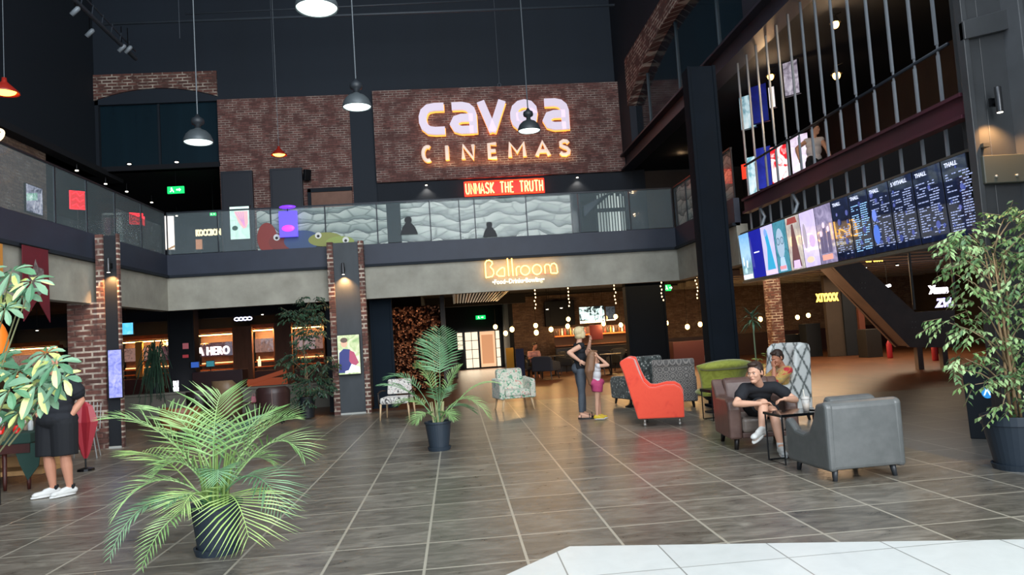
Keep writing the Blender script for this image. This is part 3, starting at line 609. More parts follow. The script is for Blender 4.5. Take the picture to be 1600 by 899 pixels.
def neon_square(label, c, w, h, rz):
    t = thing('neon_sign', label, 'sign', c, rz)
    b = MB(); b.box(-w/2, w/2, .02, .04, -h/2, h/2); b.build('backing_panel', emat('deep_red_panel', '#a80d14', .7), t)
    b = MB(); b.tube([(-w/2, 0, -h/2), (w/2, 0, -h/2), (w/2, 0, h/2), (-w/2, 0, h/2), (-w/2, 0, -h/2)], .012, 6)
    for k in range(3):
        z = -h/3+k*h/3; b.tube([(-w*.35, 0, z), (-w*.1, 0, z+h*.12), (w*.1, 0, z-h*.1), (w*.35, 0, z+h*.05)], .012, 6)
    b.build('neon_tube', emat('neon_crimson', '#ff2430', 2.5), t); b = MB(); b.tube([(0, .05, h/2), (0, .05, 3.95-c[2])], .015, 6); b.build('stand_pole', M_brass, t); return t
pz = at(122, 313, X=-8.6); neon_square('taller red neon square behind the left gallery railing', tuple(pz), .34, .42, .7)
pz = at(213, 342, X=-8.6); neon_square('smaller red neon sign behind the railing, further toward the corner', tuple(pz), .34, .3, .7)
pz = at(225, 346, X=-8.6); b = MB(); b.tube([(0, 0, -.13), (0, 0, .13)], .02, 6); 
t = thing('neon_tube', 'short upright red neon tube beside the smaller neon sign', 'lamp', tuple(pz)); b.build('tube', emat('neon_crimson', '#ff2430', 2.5), t); b = MB(); b.tube([(0, .03, .1), (0, .03, 3.95-pz.z)], .012, 6); b.build('stand_pole', M_brass, t)
# warm lit panel and yellow letters near the corner
def panel(name, label, cat, c, w, h, m, rz=0, th=.05, framed=True, floor=None):
    t = thing(name, label, cat, c, rz); b = MB(); b.box(-w/2, w/2, 0, th, -h/2, h/2); b.build('housing' if framed else 'panel', M_scframe if framed else m, t)
    if floor is not None: b2 = MB(); b2.box(-.02, .02, .01, .04, floor-c[2], -h/2); b2.build('stand_pole', M_brass, t)
    if framed: b = MB(); b.box(-w/2+.015, w/2-.015, -.004, 0, -h/2+.015, h/2-.015); b.build('display', m, t)
    return t
panel('light_panel', 'tall narrow amber-lit panel on the upper floor near the gallery corner', 'panel', tuple(at(265, 364, X=-7.6)), .26, .95, artmat('art_amber', [(.2, '#6d4a1c'), (.5, '#b98538'), (.8, '#d9b872')], 3, .8), .3, floor=3.95)
pp = at(306, 369, Y=20.5)
text('lit_sign', 'KOCCBON', .24, tuple(pp), emat('lit_sign_cream', '#f3e3b0', 1.1), None, (pi/2, 0, 0), .03, .008, sx=.55, label='small cream lit sign in bulb letters on the upper floor left of the poster', cat='sign')
panel('light_panel', 'small peach lit doorway panel below the cream bulb-letter sign', 'panel', tuple(at(311, 382, Y=20.45)), .2, .3, em('#a87452', .7), 0, floor=3.95)
tp = thing('poster_screen', 'bright upright poster screen with a pink fan picture behind the back railing', 'screen', tuple(at(376, 380, Y=18.7)), 0)
b = MB(); b.box(-.26, .26, 0, .08, -.45, .95); b.build('screen_housing', M_scframe, tp)
b = MB(); b.box(-.235, .235, -.006, 0, .1, .92); b.build('display', artmat('art_mint', [(.2, '#9fd8c6'), (.5, '#cdeee2'), (.8, '#e9f5f0')], 3, .95), tp)
fpl = lambda u, v, k: Vector((u, -.008-k, v))
b = MB(); b.prism([(-.13, .8), (.2, .8), (.2, .5), (.16, .38), (.08, .36), (-.02, .5)], .001, fpl); b.build('artwork_shape', em('#e0a3a6', .9), tp)
for k in range(4): b = MB(); b.prism([(-.1+.06*k, .78), (-.08+.06*k, .78), (.13, .42), (.1, .42)], .001, lambda u, v, kk: Vector((u, -.010-kk, v))); b.build('artwork_shape', em('#b98ab0', .9), tp)
b = MB(); b.prism(ellpts(-.12, .38, .07, .06), .001, fpl); b.build('artwork_shape', em('#22402e', .9), tp)
b = MB(); b.prism([(-.235, .84), (.235, .84), (.235, .82), (-.235, .82)], .001, lambda u, v, kk: Vector((u, -.011-kk, v))); b.build('artwork_shape', em('#10171a', .9), tp)
# purple lantern kiosk
tp = thing('lantern', 'glowing purple lantern box with a magenta core at the back railing', 'lamp', tuple(at(451, 370, Y=17.78)), 0)
b = MB(); b.box(-.21, .21, 0, .1, 0, .62); b.build('lantern_box', em('#5546cc', .95), tp)
b = MB(); b.ell((0, -.01, .2), (.15, .02, .08)); b.build('glow_core', em('#c23ad8', 1.2), tp)
b = MB(); b.ell((0, 0.02, .72), (.2, .08, .045)); b.build('lantern_cap', em('#6a2fe0', 1.2), tp)
b = MB(); b.box(-.01, .01, 0, .02, .6, .72); b.build('lantern_stem', M_brass, tp)
# round stool silhouette shapes right of the gap
# black upper door panels and brown panel on the brick wall
for (xa, xb, zt, lb) in ((-6.86, -5.92, 7.15, 'left of the two tall black door panels on the brick wall'), (-5.39, -4.42, 7.17, 'right of the two tall black door panels on the brick wall')):
    b = MB(); b.box(xa, xb, YB-.26, YB-.11, 3.97, zt); b.box(xa+.05, xb-.05, YB-.28, YB-.26, 4.02, zt-.06); b.build('door_panel', mat('door_black', '#20242e', .5), label=lb, cat='panel', bevel=.01)
tp = thing('timber_panel', 'brown panel set in the brick wall right of the black door panels', 'panel', (-3.56, YB-.11, 3.96)); b = MB(); b.box(-.62, .62, -.1, 0, 0, 2.42); b.build('board', mat('timber_brown', '#8a6452', .6, c2='#75503f', scale=3), tp)
b = MB(); b.box(-.72, -.62, -.14, 0, 0, 2.52).box(-.72, .62, -.14, 0, 2.42, 2.54); b.build('panel_frame', M_black2, tp)
tp = thing('loudspeaker', 'small black loudspeaker bracketed beside the right black door panel', 'speaker', (-4.25, YB-.35, 6.9), .5)
b = MB(); b.cbox((0, 0, 0), (.2, .2, .34), rotm(rx=.3)); b.build('speaker_box', M_brass, tp, bevel=.02); b = MB(); b.box(-.02, .02, .08, .26, -.02, .02); b.build('bracket', M_brass, tp)
# poster on the left upper brick wall, with standing post; round ornament
pz = at(53, 312, X=-10.55)
panel('poster', 'pale lit poster on the left upper brick wall', 'poster', (-10.53, 19.5, 5.85), .75, .72, artmat('art_greyposter', [(.3, '#3a3f52'), (.5, '#8f94a8'), (.7, '#c4c8d4')], 5, .8), pi/2)
# glyph sign at far left edge
pz = at(-6, 219, Y=17)
text('lit_sign', '9', .36, (pz.x, 17, pz.z), emat('lit_numeral', '#ffe2b0', 1.4), None, (pi/2, 0, 0), .03, .01, label='lit cream numeral 9 at the left edge above the brick wall', cat='sign')
# ---- pendant lamps
M_dome = mat('pendant_grey_metal', '#4e5558', .45, metal=.2); M_diff = emat('pendant_diffuser', '#dff6f4', 1.6)
def pendant(label, c, s=1, dome=M_dome, diff=M_diff, e=60, col=(.9, 1, .98), group=None, small=False):
    t = thing('pendant_lamp', label, 'lamp', c, 0, group)
    if not small:
        b = MB(); b.lathe([(.24*s, 0), (.245*s, .01), (.235*s, .06*s), (.2*s, .14*s), (.14*s, .2*s), (.06*s, .235*s), (.05*s, .25*s)], (0, 0, 0), 28, cap=False); b.build('lamp_shade', dome, t, smooth=True, solid=.006)
        b = MB(); b.lathe([(.05*s, .24*s), (.045*s, .3*s), (.1*s, .33*s), (.11*s, .37*s), (.1*s, .42*s), (.05*s, .45*s), (.02, .5*s)], (0, 0, 0), 20); b.build('lamp_socket', mat('pendant_socket', '#262b30', .5), t, smooth=True)
        b = MB(); b.lathe([(0, -.01), (.12*s, -.012), (.21*s, .0), (.232*s, .018), (.2*s, .03), (0, .035)], (0, 0, 0), 28, cap=False); b.build('diffuser', diff, t, smooth=True)
    else:
        b = MB(); b.lathe([(.17*s, 0), (.165*s, .02), (.07*s, .11*s), (.03*s, .15*s), (.025*s, .2*s)], (0, 0, 0), 20, cap=False); b.build('lamp_shade', dome, t, smooth=True, solid=.004)
        b = MB(); b.ell((0, 0, .03*s), (.13*s, .13*s, .05*s)); b.build('diffuser', diff, t, smooth=True)
    b = MB(); b.tube([(0, 0, .2*s), (0, 0, 14.2-c[2])], .012 if not small else .005, 8); b.build('suspension_rod', mat('rod_grey', '#5c6266', .4, metal=.5), t)
    lamp('SPOT', 'lamp_light', (0, 0, -.05), e, col, .15, aim=(0, 0, -3), spot=2.4, parent=t, blend=.7)
    return t
pendant('grey dome pendant lamp cut by the top edge of the photo', tuple(at(495, 14, Y=8.6)), 1.02)
pendant('grey dome pendant lamp hanging highest over the gap between the two brick walls', tuple(at(558, 168, Y=12)), .96)
pendant('grey dome pendant lamp hanging at left before the dark arch', tuple(at(310, 223, Y=13.7)), 1.06)
pendant('dark dome pendant lamp hanging in front of the letter e of the cinema sign', tuple(at(827, 205, Y=14.2)), .92, dome=mat('pendant_dark_metal', '#2f3538', .5))
M_red = mat('pendant_red_enamel', '#8a1f14', .4)
pendant('small red pendant lamp glowing amber before the left brick wall', tuple(at(436, 243, Y=16)), 1, M_red, emat('amber_bulb', '#ffb347', 5), 12, (1, .55, .2), small=True)
pendant('red pendant lamp glowing amber at the far left edge', tuple(at(7, 146, Y=10.5)), 1.1, M_red, emat('amber_bulb', '#ffb347', 5), 12, (1, .55, .2), small=True)
# ceiling pipes and truss
b = MB(); b.tube([at(160, 38, Y=20), at(960, 8, Y=20)], .04, 8); b.build('ceiling_pipe', mat('pipe_grey', '#3d444b', .5), label='long thin pipe crossing high under the roof', cat='pipe', smooth=True)
b = MB(); b.tube([at(290, 22, Y=21), at(760, 0, Y=21)], .025, 8); b.build('ceiling_pipe', mat('pipe_grey', '#3d444b', .5), label='second thinner pipe behind the long roof pipe', cat='pipe', smooth=True)
b = MB(); A = at(108, -8, Y=15); B_ = at(212, 92, Y=19); b.tube([A, B_], .05, 8).tube([A+Vector((0, 0, .3)), B_+Vector((0, 0, .2))], .02, 6)
for k in range(7): q = A.lerp(B_, k/7); b.tube([q, q+Vector((.0, .1, .3))], .012, 5)
b.build('roof_truss', mat('truss_grey', '#333a42', .6), label='slanting lighting truss high at the upper left', cat='truss')
for k, (px, py, Y) in enumerate(((117, 18, 15.3), (140, 52, 16.6), (190, 76, 18), (200, 78, 18.2))):
    p = at(px, py, Y=Y); t = thing('spotlight', ['white spotlight at the top end of the slanting truss', 'dim spotlight midway down the slanting truss', 'left of the two spotlights at the low end of the truss', 'right of the two spotlights at the low end of the truss'][k], 'lamp', tuple(p))
    b = MB(); b.lathe([(.05, -.1), (.05, .1), (.02, .13)], (0, 0, 0), 10, R=rotm(ry=.8)); b.build('lamp_head', mat('spot_grey', '#7c848a', .4), t, smooth=True); b = MB(); b.tube([(0, 0, .05), (0, 0, .55)], .012, 5); b.build('hanger', M_brass, t)
# hanging cables with hooks
for px, y0, y1, Y, lb in ((281, 0, 60, 19, 'thin cable hanging beside the left pendant rod'), (429, 70, 150, 21, 'thin cable hanging above the left brick wall'), (780, 0, 130, 21, 'thin cable with a hook hanging above the cinema sign')):
    p1 = at(px, y1, Y=Y); b = MB(); b.tube([p1, (p1.x, p1.y, 14.2)], .008, 5); 
    if px == 780: b.tube([p1+Vector((.05*cos(a*pi/4), 0, -.05+.05*sin(a*pi/4))) for a in range(9)], .01, 5)
    b.build('hanging_cable', mat('cable_grey', '#4b525a', .6), label=lb, cat='cable')
# ceiling downlights of the galleries
def dl(px, py, lb, grp=None, r=.045, e=0, ceil=None, **k):
    p = at(px, py, **k); t = thing('downlight', lb, 'lamp', tuple(p), 0, grp)
    b = MB(); b.lathe([(r, 0), (r*1.25, -.01), (r*1.25, .03), (r*.9, .03)], (0, 0, 0), 12); b.build('trim_ring', M_brass, t)
    if ceil and ceil > p.z+.03: b = MB(); b.tube([(0, 0, .02), (0, 0, ceil-p.z)], .012, 6); b.build('stem', M_brass, t)
    b = MB(); b.ell((0, 0, -.012), (r*.9, r*.9, .018)); b.build('lamp_lens', M_lit, t)
    if e: lamp('SPOT', 'lamp_light', (0, 0, -.05), e, (1, .9, .75), .05, aim=(0, 0, -3), spot=2, parent=t)
for px, py in ((120, 266), (165, 287), (198, 299), (237, 316), (330, 292), (276, 337)):
    dl(px, py, 'tiny white ceiling spot over the left upper gallery', 'spots over the left gallery', r=.05, X=-10.4, ceil=7.37)
for px, py in ((202, 256), (276, 253)): dl(px, py, 'dim lamp reflected low in the tinted glass under the left arch' if 0 else 'dim lamp at the foot of the tinted glass under the left arch', 'lamps under the left arch glass', r=.06, e=6, Y=22.97)
for px, py in ((666, 289), (902, 277)): dl(px, py, 'small downlight on the black band beside the red neon sign', 'downlights either side of the neon sign', r=.04, e=10, Y=22.66)
for px, py in ((1305, 38), (1307, 118), (1204, 120), (1068, 237)):
    p = at(px, py, X=6.45 if px > 1100 else 7.0); t = thing('wall_lamp', {38: 'upper of two warm wall lamps seen through the gallery posts', 118: 'lower of two warm wall lamps seen through the gallery posts', 120: 'small warm lamp behind the left gallery posts', 237: 'warm lamp glowing in the dark corner left of the steel column'}[py], 'lamp', tuple(p))
    b = MB(); b.ell((0, 0, 0), (.06, .06, .07)); b.build('bulb', M_warmlit, t, smooth=True); b = MB(); b.lathe([(.09, .0), (.03, .1), (.02, .16)], (0, 0, .02), 12, cap=False).tube([(0, 0, .15), (.12, 0, .2)], .01, 5); b.build('lamp_arm', M_brass, t)
    lamp('POINT', 'lamp_light', (-.1, -.1, -.05), 16, (1, .65, .35), .06, parent=t)
# ============================================================ GROUND FLOOR INTERIORS
M_orange = mat('orange_wood', '#b5622c', .45, c2='#8d4518', scale=4, stretch=(1, 1, 6))
M_brwood = mat('brown_wood_panel', '#6b4530', .55, c2='#57361f', scale=3, stretch=(3, 3, .5))
M_shut = mat('brown_shutter', '#5b4131', .6)
M_maroon = mat('maroon_counter', '#3b2023', .45, c2='#311a1d', scale=2)
M_glowstrip = emat('warm_strip', '#ffcf8a', 3.5)
def hang(o, dz, dx=0):
    b = MB(); dz -= o.location.z; b.box(dx, dx+.012, 0, dz, 0, .012) if o.rotation_euler.x else b.box(-.006, .006, -.006, .006, .1, dz); b.build('hanging_rod', M_brass, o); return o
def bxo(name, label, cat, x0, x1, y0, y1, z0, z1, m, bevel=.01, group=None):
    b = MB(); b.box(x0, x1, y0, y1, z0, z1); return b.build(name, m, label=label, cat=cat, bevel=bevel, group=group)
def X_(px, py, Y): return at(px, py, Y=Y).x
def Z_(px, py, Y): return at(px, py, Y=Y).z
# --- shop kiosks behind the knee wall
def kiosk(label, x0, x1, y, zt, wband, parts_glow=True, words=None):
    cx = (x0+x1)/2; t = thing('shop_kiosk', label, 'kiosk', (cx, y, 0)); w = (x1-x0)/2
    b = MB(); b.box(-w, w, .3, .34, 0, zt-.1); b.build('back_panel', M_brwood, t)
    b = MB()
    for k in range(9): b.box(-w, w, .27, .29, zt-.62+k*.05, zt-.62+k*.05+.042)
    b.build('roller_shutter', M_shut, t)
    b = MB(); b.box(-w-.05, w+.05, -.08, .02, zt-.02, zt+.13); b.build('header_beam', M_orange, t, bevel=.01)
    b = MB(); b.box(-w, w, .0, .05, zt-.1, zt-.07); b.build('light_strip', M_glowstrip, t)
    b = MB(); b.box(-w, w, .1, .3, 1.24, 1.28).box(-w, w, .1, .3, 1.06, 1.10); b.build('shelf', M_orange, t)
    b = MB(); b.box(-w+.05, w*.9, .14, .18, 1.3, 1.33); b.build('light_strip', emat('warm_strip_dim', '#e8b878', 1.8), t)
    b = MB(); b.box(-w, w, .2, .24, wband[0], wband[1]); b.build('poster_band', wband[2], t)
    b = MB(); b.box(-w, w, -.1, .3, 0, .95); b.build('counter', M_maroon, t, bevel=.01)
    b = MB(); b.box(w-.03, w+.03, -.05, .3, 0, zt); b.build('side_post', M_brwood, t)
    lamp('AREA', 'kiosk_light', (0, -.15, zt-.1), 34, (1, .55, .22), 2*w, .3, aim=(0, .25, 1.2), parent=t)
    return t
M_post1 = artmat('art_pinkposter', [(.3, '#6a4a44'), (.5, '#9c7a70'), (.7, '#a77a6c')], 9, .5)
M_post2 = artmat('art_redposter', [(.3, '#3a2c3c'), (.5, '#5f3840'), (.7, '#80666c')], 7, .4)
kiosk('lit shop kiosk behind the knee wall nearest the left brick pillar', X_(190, 545, 26.0), X_(277, 525, 26.0), 26.0, 2.28, (1.55, 2.0, M_post1))
k2 = kiosk('middle lit shop kiosk with the white A HERO letters', X_(309, 515, 26.0), X_(364, 511, 26.0), 26.0, 2.36, (1.55, 2.02, M_post2))
kiosk('lit shop kiosk with a pink menu board, right of the A HERO kiosk', X_(395, 515, 26.0), X_(428, 511, 26.0), 26.0, 2.42, (1.58, 2.05, M_post1))
kiosk('lit shop kiosk at the far left beyond the brick pillar', X_(0, 545, 26.0), X_(90, 535, 26.0), 26.0, 2.28, (1.55, 2.0, M_post1))
kiosk('lit shop kiosk behind the tall dark ficus', X_(457, 515, 26.0), X_(505, 511, 26.0), 26.0, 2.42, (1.58, 2.05, M_post1))
bxo('timber_panel', 'brown timber wall panel between the A HERO kiosk and the one right of it', 'panel', X_(364, 520, 25.7), X_(394, 520, 25.7), 25.6, 25.8, 0, 2.5, M_brwood)
bxo('timber_panel', 'brown timber wall panel directly left of the tall dark ficus', 'panel', X_(429, 520, 25.7), X_(456, 520, 25.7), 25.6, 25.8, 0, 2.55, M_brwood)
bxo('timber_panel', 'honey-coloured timber post left inside the kiosk nearest the brick pillar', 'panel', X_(213, 545, 25.8), X_(224, 545, 25.8), 25.7, 25.82, 1.0, 2.2, mat('honey_wood', '#b8843c', .5))
text('letter_sign', 'A HERO', .4, (X_(309, 553, 26.15), 26.15, 1.6), emat('letters_white_glow', '#fbf4ff', 2.2), None, (pi/2, 0, 0), .03, .004, label='white glowing letters A HERO across the middle shop kiosk', cat='sign', sx=.7, space=1.08)
t = thing('lit_sign', 'small white glowing knot-shaped sign above the middle kiosk', 'sign', (X_(370, 500, 24), 24, Z_(370, 502, 24)))
b = MB()
for k in range(4): b.tube([(k*.13+.08*cos(a*pi/4), 0, .06+.05*sin(a*pi/4)) for a in range(9)], .016, 5)
b.build('glowing_loops', emat('loops_glow', '#d8dcff', 2.2), t); b = MB(); b.box(0, .45, .03, .05, -.02, .12); b.build('sign_backing', M_scframe, t)
panel('blue_screen', 'bright sky-blue square screen beside the left brick pillar', 'screen', (X_(198, 514, 22), 22, Z_(198, 514, 22)), .38, .36, artmat('art_sky', [(.2, '#2f9fe0'), (.5, '#55b8ee'), (.8, '#8fd2f5')], 2, 1.1))
b = MB(); b.tube([(X_(198, 514, 22), 22.03, Z_(198, 514, 22)+.18), (X_(198, 514, 22), 22.03, 3.36)], .01, 5); b.build('hanging_rod', M_brass, label='thin rod from which the sky-blue screen hangs', cat='rod')
t = panel('poster_screen', 'tall narrow lilac screen mounted on the black face of the left brick pillar', 'screen', (-6.27, 14.1, 1.37), .25, .9, artmat('art_periwinkle', [(.25, '#5a5fb8'), (.5, '#8f92dc'), (.75, '#b9b6ec')], 7, .95), .12)
t = panel('poster_screen', 'poster screen with a man in a dark blue shirt on the slate-faced pillar', 'screen', (-2.52, 17.52, 1.4), .53, .94, artmat('art_park', [(.3, '#8fae6a'), (.5, '#c9d3a0'), (.7, '#dfe6d8')], 4, .95))
fp = lambda lv: (lambda u, v, k: Vector((u, -.006-lv*.0015-k, v)))
for pts, c, lv in (([(-.25, -.42), (-.22, .05), (-.12, .14), (.02, .12), (.12, -.02), (.14, -.42)], '#2b3060', 1), (ellpts(-.1, .27, .075, .1), '#b98e78', 2), (ellpts(-.1, .34, .085, .06), '#4f4038', 3),
        ([(.02, .1), (.12, .05), (.22, -.2), (.1, -.3), (.0, -.15)], '#8c3f55', 3), ([(-.05, -.42), (.05, -.22), (.24, -.3), (.24, -.42)], '#b9c4dc', 4), ([(-.1, -.38), (.1, -.34), (.1, -.4), (-.1, -.44)], '#eef0f4', 5)):
    b = MB(); b.prism(pts, .001, fp(lv)); b.build('artwork_shape', em(c, .9), t)
bxo('shop_counter', 'dark maroon shop counter below the A HERO letters', 'counter', -7.75, -6.32, 22.3, 22.9, 0, 1.12, M_maroon)
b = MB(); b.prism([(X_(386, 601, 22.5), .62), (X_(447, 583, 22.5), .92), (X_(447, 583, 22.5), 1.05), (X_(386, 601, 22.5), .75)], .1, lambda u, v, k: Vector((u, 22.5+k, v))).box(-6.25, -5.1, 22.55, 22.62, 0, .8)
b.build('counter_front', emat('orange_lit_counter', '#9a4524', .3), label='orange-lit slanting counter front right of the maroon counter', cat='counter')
for k, (px, py) in enumerate(((303, 568), (327, 566))):
    t = thing('till_monitor', ['small blue till monitor, left of the pair on the maroon counter', 'small teal till monitor, right of the pair on the maroon counter'][k], 'monitor', (X_(px, py, 22.4), 22.5, 1.12))
    b = MB(); b.box(-.13, .13, -.02, .02, .12, .32); b.build('monitor_case', M_scframe, t, bevel=.01); b = MB(); b.box(-.11, .11, -.026, -.02, .14, .3); b.build('display', em(['#2c4f9a', '#2f6a74'][k], .8), t); b = MB(); b.box(-.06, .06, -.05, .05, 0, .015).box(-.015, .015, -.01, .01, .015, .12); b.build('stand', M_scframe, t)
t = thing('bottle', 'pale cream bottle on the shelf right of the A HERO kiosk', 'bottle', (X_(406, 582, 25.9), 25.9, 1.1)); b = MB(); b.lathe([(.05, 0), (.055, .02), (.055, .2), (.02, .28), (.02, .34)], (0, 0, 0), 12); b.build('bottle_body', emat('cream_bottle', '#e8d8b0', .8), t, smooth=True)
for k, (px, py) in enumerate(((290, 541), (290, 557))):
    panel('wall_notice', ['small pink notice on the shop column, upper one', 'small red notice on the shop column, lower one'][k], 'notice', (X_(px, py, 22.6), 22.6, Z_(px, py, 22.6)), .2, .2 if k == 0 else .12, em(['#8a4a50', '#8a2f34'][k], .6))
t = thing('star_lamp', 'warm starburst lamp beside the pink poster at left', 'lamp', tuple(at(263, 537, Y=24.5))); b = MB()
for k in range(10): b.tube([(0, 0, 0), (.22*cos(k*pi/5)*(1.6 if k == 0 else 1), 0, .1*sin(k*pi/5))], [.025, .002], 5)
b.build('burst_rays', M_warmlit, t); b = MB(); b.tube([(0, .02, 0), (0, .02, 3.36-t.location.z)], .006, 4); b.build('cord', M_brass, t); b = MB(); b.ell((0, 0, 0), (.05, .04, .05)); b.build('bulb', M_lit, t)
panel('poster', 'pink and white picture on the kiosk back behind the hanging plant', 'poster', (X_(266, 552, 26.15), 26.15, Z_(266, 552, 26.15)), .55, .5, M_post2)
text('lit_sign', 'IBIE', .2, (X_(279, 612, 22.2), 22.2, Z_(279, 612, 22.2)), emat('letters_white_glow', '#fbf4ff', 2.2), None, (pi/2, -pi/2, 0), .01, .006, label='small white letters running up the edge of the shop column', cat='sign')
for px, py, lb in ((288, 500, 'tiny ceiling spot left of the glowing knot-shaped sign'), (410, 491, 'tiny ceiling spot right of the glowing knot-shaped sign'), (58, 516, 'tiny ceiling spot at the far left under the red banner')): dl(px, py, lb, r=.04, e=8, Y=23.5, ceil=3.36)
b = MB(); b.box(-14.5, -3.4, 24, 24.05, 2.75, 3.1); b.build('ceiling_bulkhead', mat('bulkhead_navy', '#131925', .7), label='long dark bulkhead hanging above the shop kiosks', cat='bulkhead')
# --- ballroom
def copper():
    m, nt, b = newmat('copper_sequin_wall'); tc = node(nt, 'ShaderNodeTexCoord'); v = node(nt, 'ShaderNodeTexVoronoi'); v.inputs['Scale'].default_value = 16; L(nt, tc.outputs['Object'], v.inputs['Vector'])
    sp = node(nt, 'ShaderNodeSeparateColor'); L(nt, v.outputs['Color'], sp.inputs[0]); L(nt, ramp(nt, sp.outputs[0], [(.3, '#20130f'), (.6, '#5f3b2c'), (.85, '#c48e6c')]), b.inputs['Base Color'])
    b.inputs['Metallic'].default_value = .8; b.inputs['Roughness'].default_value = .3
    bpn = node(nt, 'ShaderNodeBump', Strength=1.0, Distance=.05); L(nt, v.outputs['Distance'], bpn.inputs['Height']); L(nt, bpn.outputs[0], b.inputs['Normal']); return m
bxo('sequin_panel', 'glittering copper mosaic wall panel left of the bright glass doors', 'panel', -2.0, -.45, 23, 23.08, .1, 2.7, copper())
lamp('SPOT', 'mosaic_wash', (-1.5, 21.6, 2.9), 45, (1, .6, .35), .1, aim=(-1.4, 23, 1.3), spot=1.5)
b = MB(); b.box(-.44, -.3, 22.9, 23.1, 0, 3.3).box(-2.15, -2.0, 22.9, 22.99, 0, 3.3).box(-3, -2.15, 22.95, 23.1, 0, 3.3); b.build('panel_frame', mat('frame_taupe', '#3a3530', .5), label='dark frame around the copper mosaic panel', cat='frame')
# bright doors
YD = 37.9
t = thing('glass_doors', 'bright backlit glass doors with black muntins at the far end of the ballroom', 'door', (1.1, YD, 0))
M_daypane = emat('daylit_frosted_pane', '#f1dcc0', 1.0); M_door_c = emat('lit_peach_door', '#e0b48c', .85)
def dx(px): return X_(px, 545, YD)-1.1
zt, zb_ = Z_(745, 518, YD), .08
for nm, xa, xb, za_, zb2 in (('side_window', 715, 724, 1.05, zt), ('door_leaf', 727, 748, zb_, zt), ('door_leaf', 750, 775, zb_, zt), ('side_window', 775, 782, zb_, zt)):
    a_, c_ = dx(xa), dx(xb); b = MB(); b.box(a_, c_, 0, .03, za_, zb2); o = b.build(nm, M_daypane if xa != 750 else M_door_c, t)
    b = MB(); b.box(a_-.02, a_+.02, -.03, 0, za_, zb2).box(c_-.02, c_+.02, -.03, 0, za_, zb2).box(a_, c_, -.03, 0, zb2-.03, zb2+.02)
    if xa != 750:
        for k in (1, 2, 3): b.box(a_, c_, -.03, 0, za_+(zb2-za_)*k/4-.015, za_+(zb2-za_)*k/4+.015)
        if xa == 727: b.box((a_+c_)/2-.015, (a_+c_)/2+.015, -.03, 0, za_, zb2)
    b.build('muntins', M_scframe, o)
b = MB(); b.box(dx(753), dx(771), -.04, -.01, .25, zt-.2); b.build('door_inset', emat('lit_peach_inset', '#c98f66', .8), t)
lamp('AREA', 'door_daylight', (.1, -.3, 1.1), 22, (1, .8, .55), 2.2, 1.8, aim=(0.1, -3, 0.6), parent=t)
bxo('reception_desk', 'low dark cabinet to the left of the bright glass doors', 'cabinet', -.5, -.02, 30.5, 31.5, 0, 1.05, M_maroon)
# slatted ceiling canopy
cc = [at(709, 459, Z=2.85), at(778, 455, Z=2.85)]
t = thing('slatted_canopy', 'slatted metal light canopy hanging under the ballroom ceiling', 'light', (.75, 22.5, 2.85))
b = MB()
for k in range(17): b.box(-.72+.09*k-.012, -.72+.09*k+.012, -3.0, 3.6, 0, .09)
for k in range(12): b.box(-.74, .74, -3+.6*k, -2.98+.6*k, .02, .07)
b.build('slats', mat('slat_champagne', '#9a8c74', .35, metal=.5), t)
b = MB(); b.box(-.78, -.74, -3, 3.6, -.01, .12).box(.74, .78, -3, 3.6, -.01, .12).box(-.78, .78, -3.03, -3, -.01, .12); b.build('frame', M_brass, t)
for sx in (-.66, -.3, .5, .68):
    b = MB()
    for k in range(7): b.ell((sx, -2.6+.9*k, .12), (.018, .06, .02), n=6, m=5)
    b.build('light_row', M_warmlit, t)
for x_, y_ in ((-.7, -2.8), (.7, -2.8), (-.7, 3.4), (.7, 3.4)): b = MB(); b.box(x_-.01, x_+.01, y_-.01, y_+.01, .1, .5); b.build('hanger', M_brass, t)
for k, (px, py) in enumerate(((835, 447), (887, 447), (960, 443), (1033, 441), (1087, 430), (1107, 425))):
    p = at(px, py, Y=20.5); q = MB(); t = thing('bead_light_string', ['leftmost', 'second from left', 'third from left', 'fourth from left', 'second from right', 'rightmost'][k]+' of the short bead light strings hanging below the concrete fascia', 'light', (p.x, 20.5, 3.3), 0, 'bead light strings')
    for j in range(8): q.ell((random.uniform(-.03, .03), 0, -.28-.1*j), (.018, .018, .026), n=6, m=5)
    q.build('beads', emat('bead_glow', '#ffd9a0', 3), t); q = MB(); q.tube([(0, 0, 0), (0, 0, -1.02)], .005, 4); q.build('cord', M_brass, t)
    q = MB(); q.lathe([(.04, 0), (.04, .05)], (0, 0, 0), 8); q.build('ceiling_rose', M_brass, t)
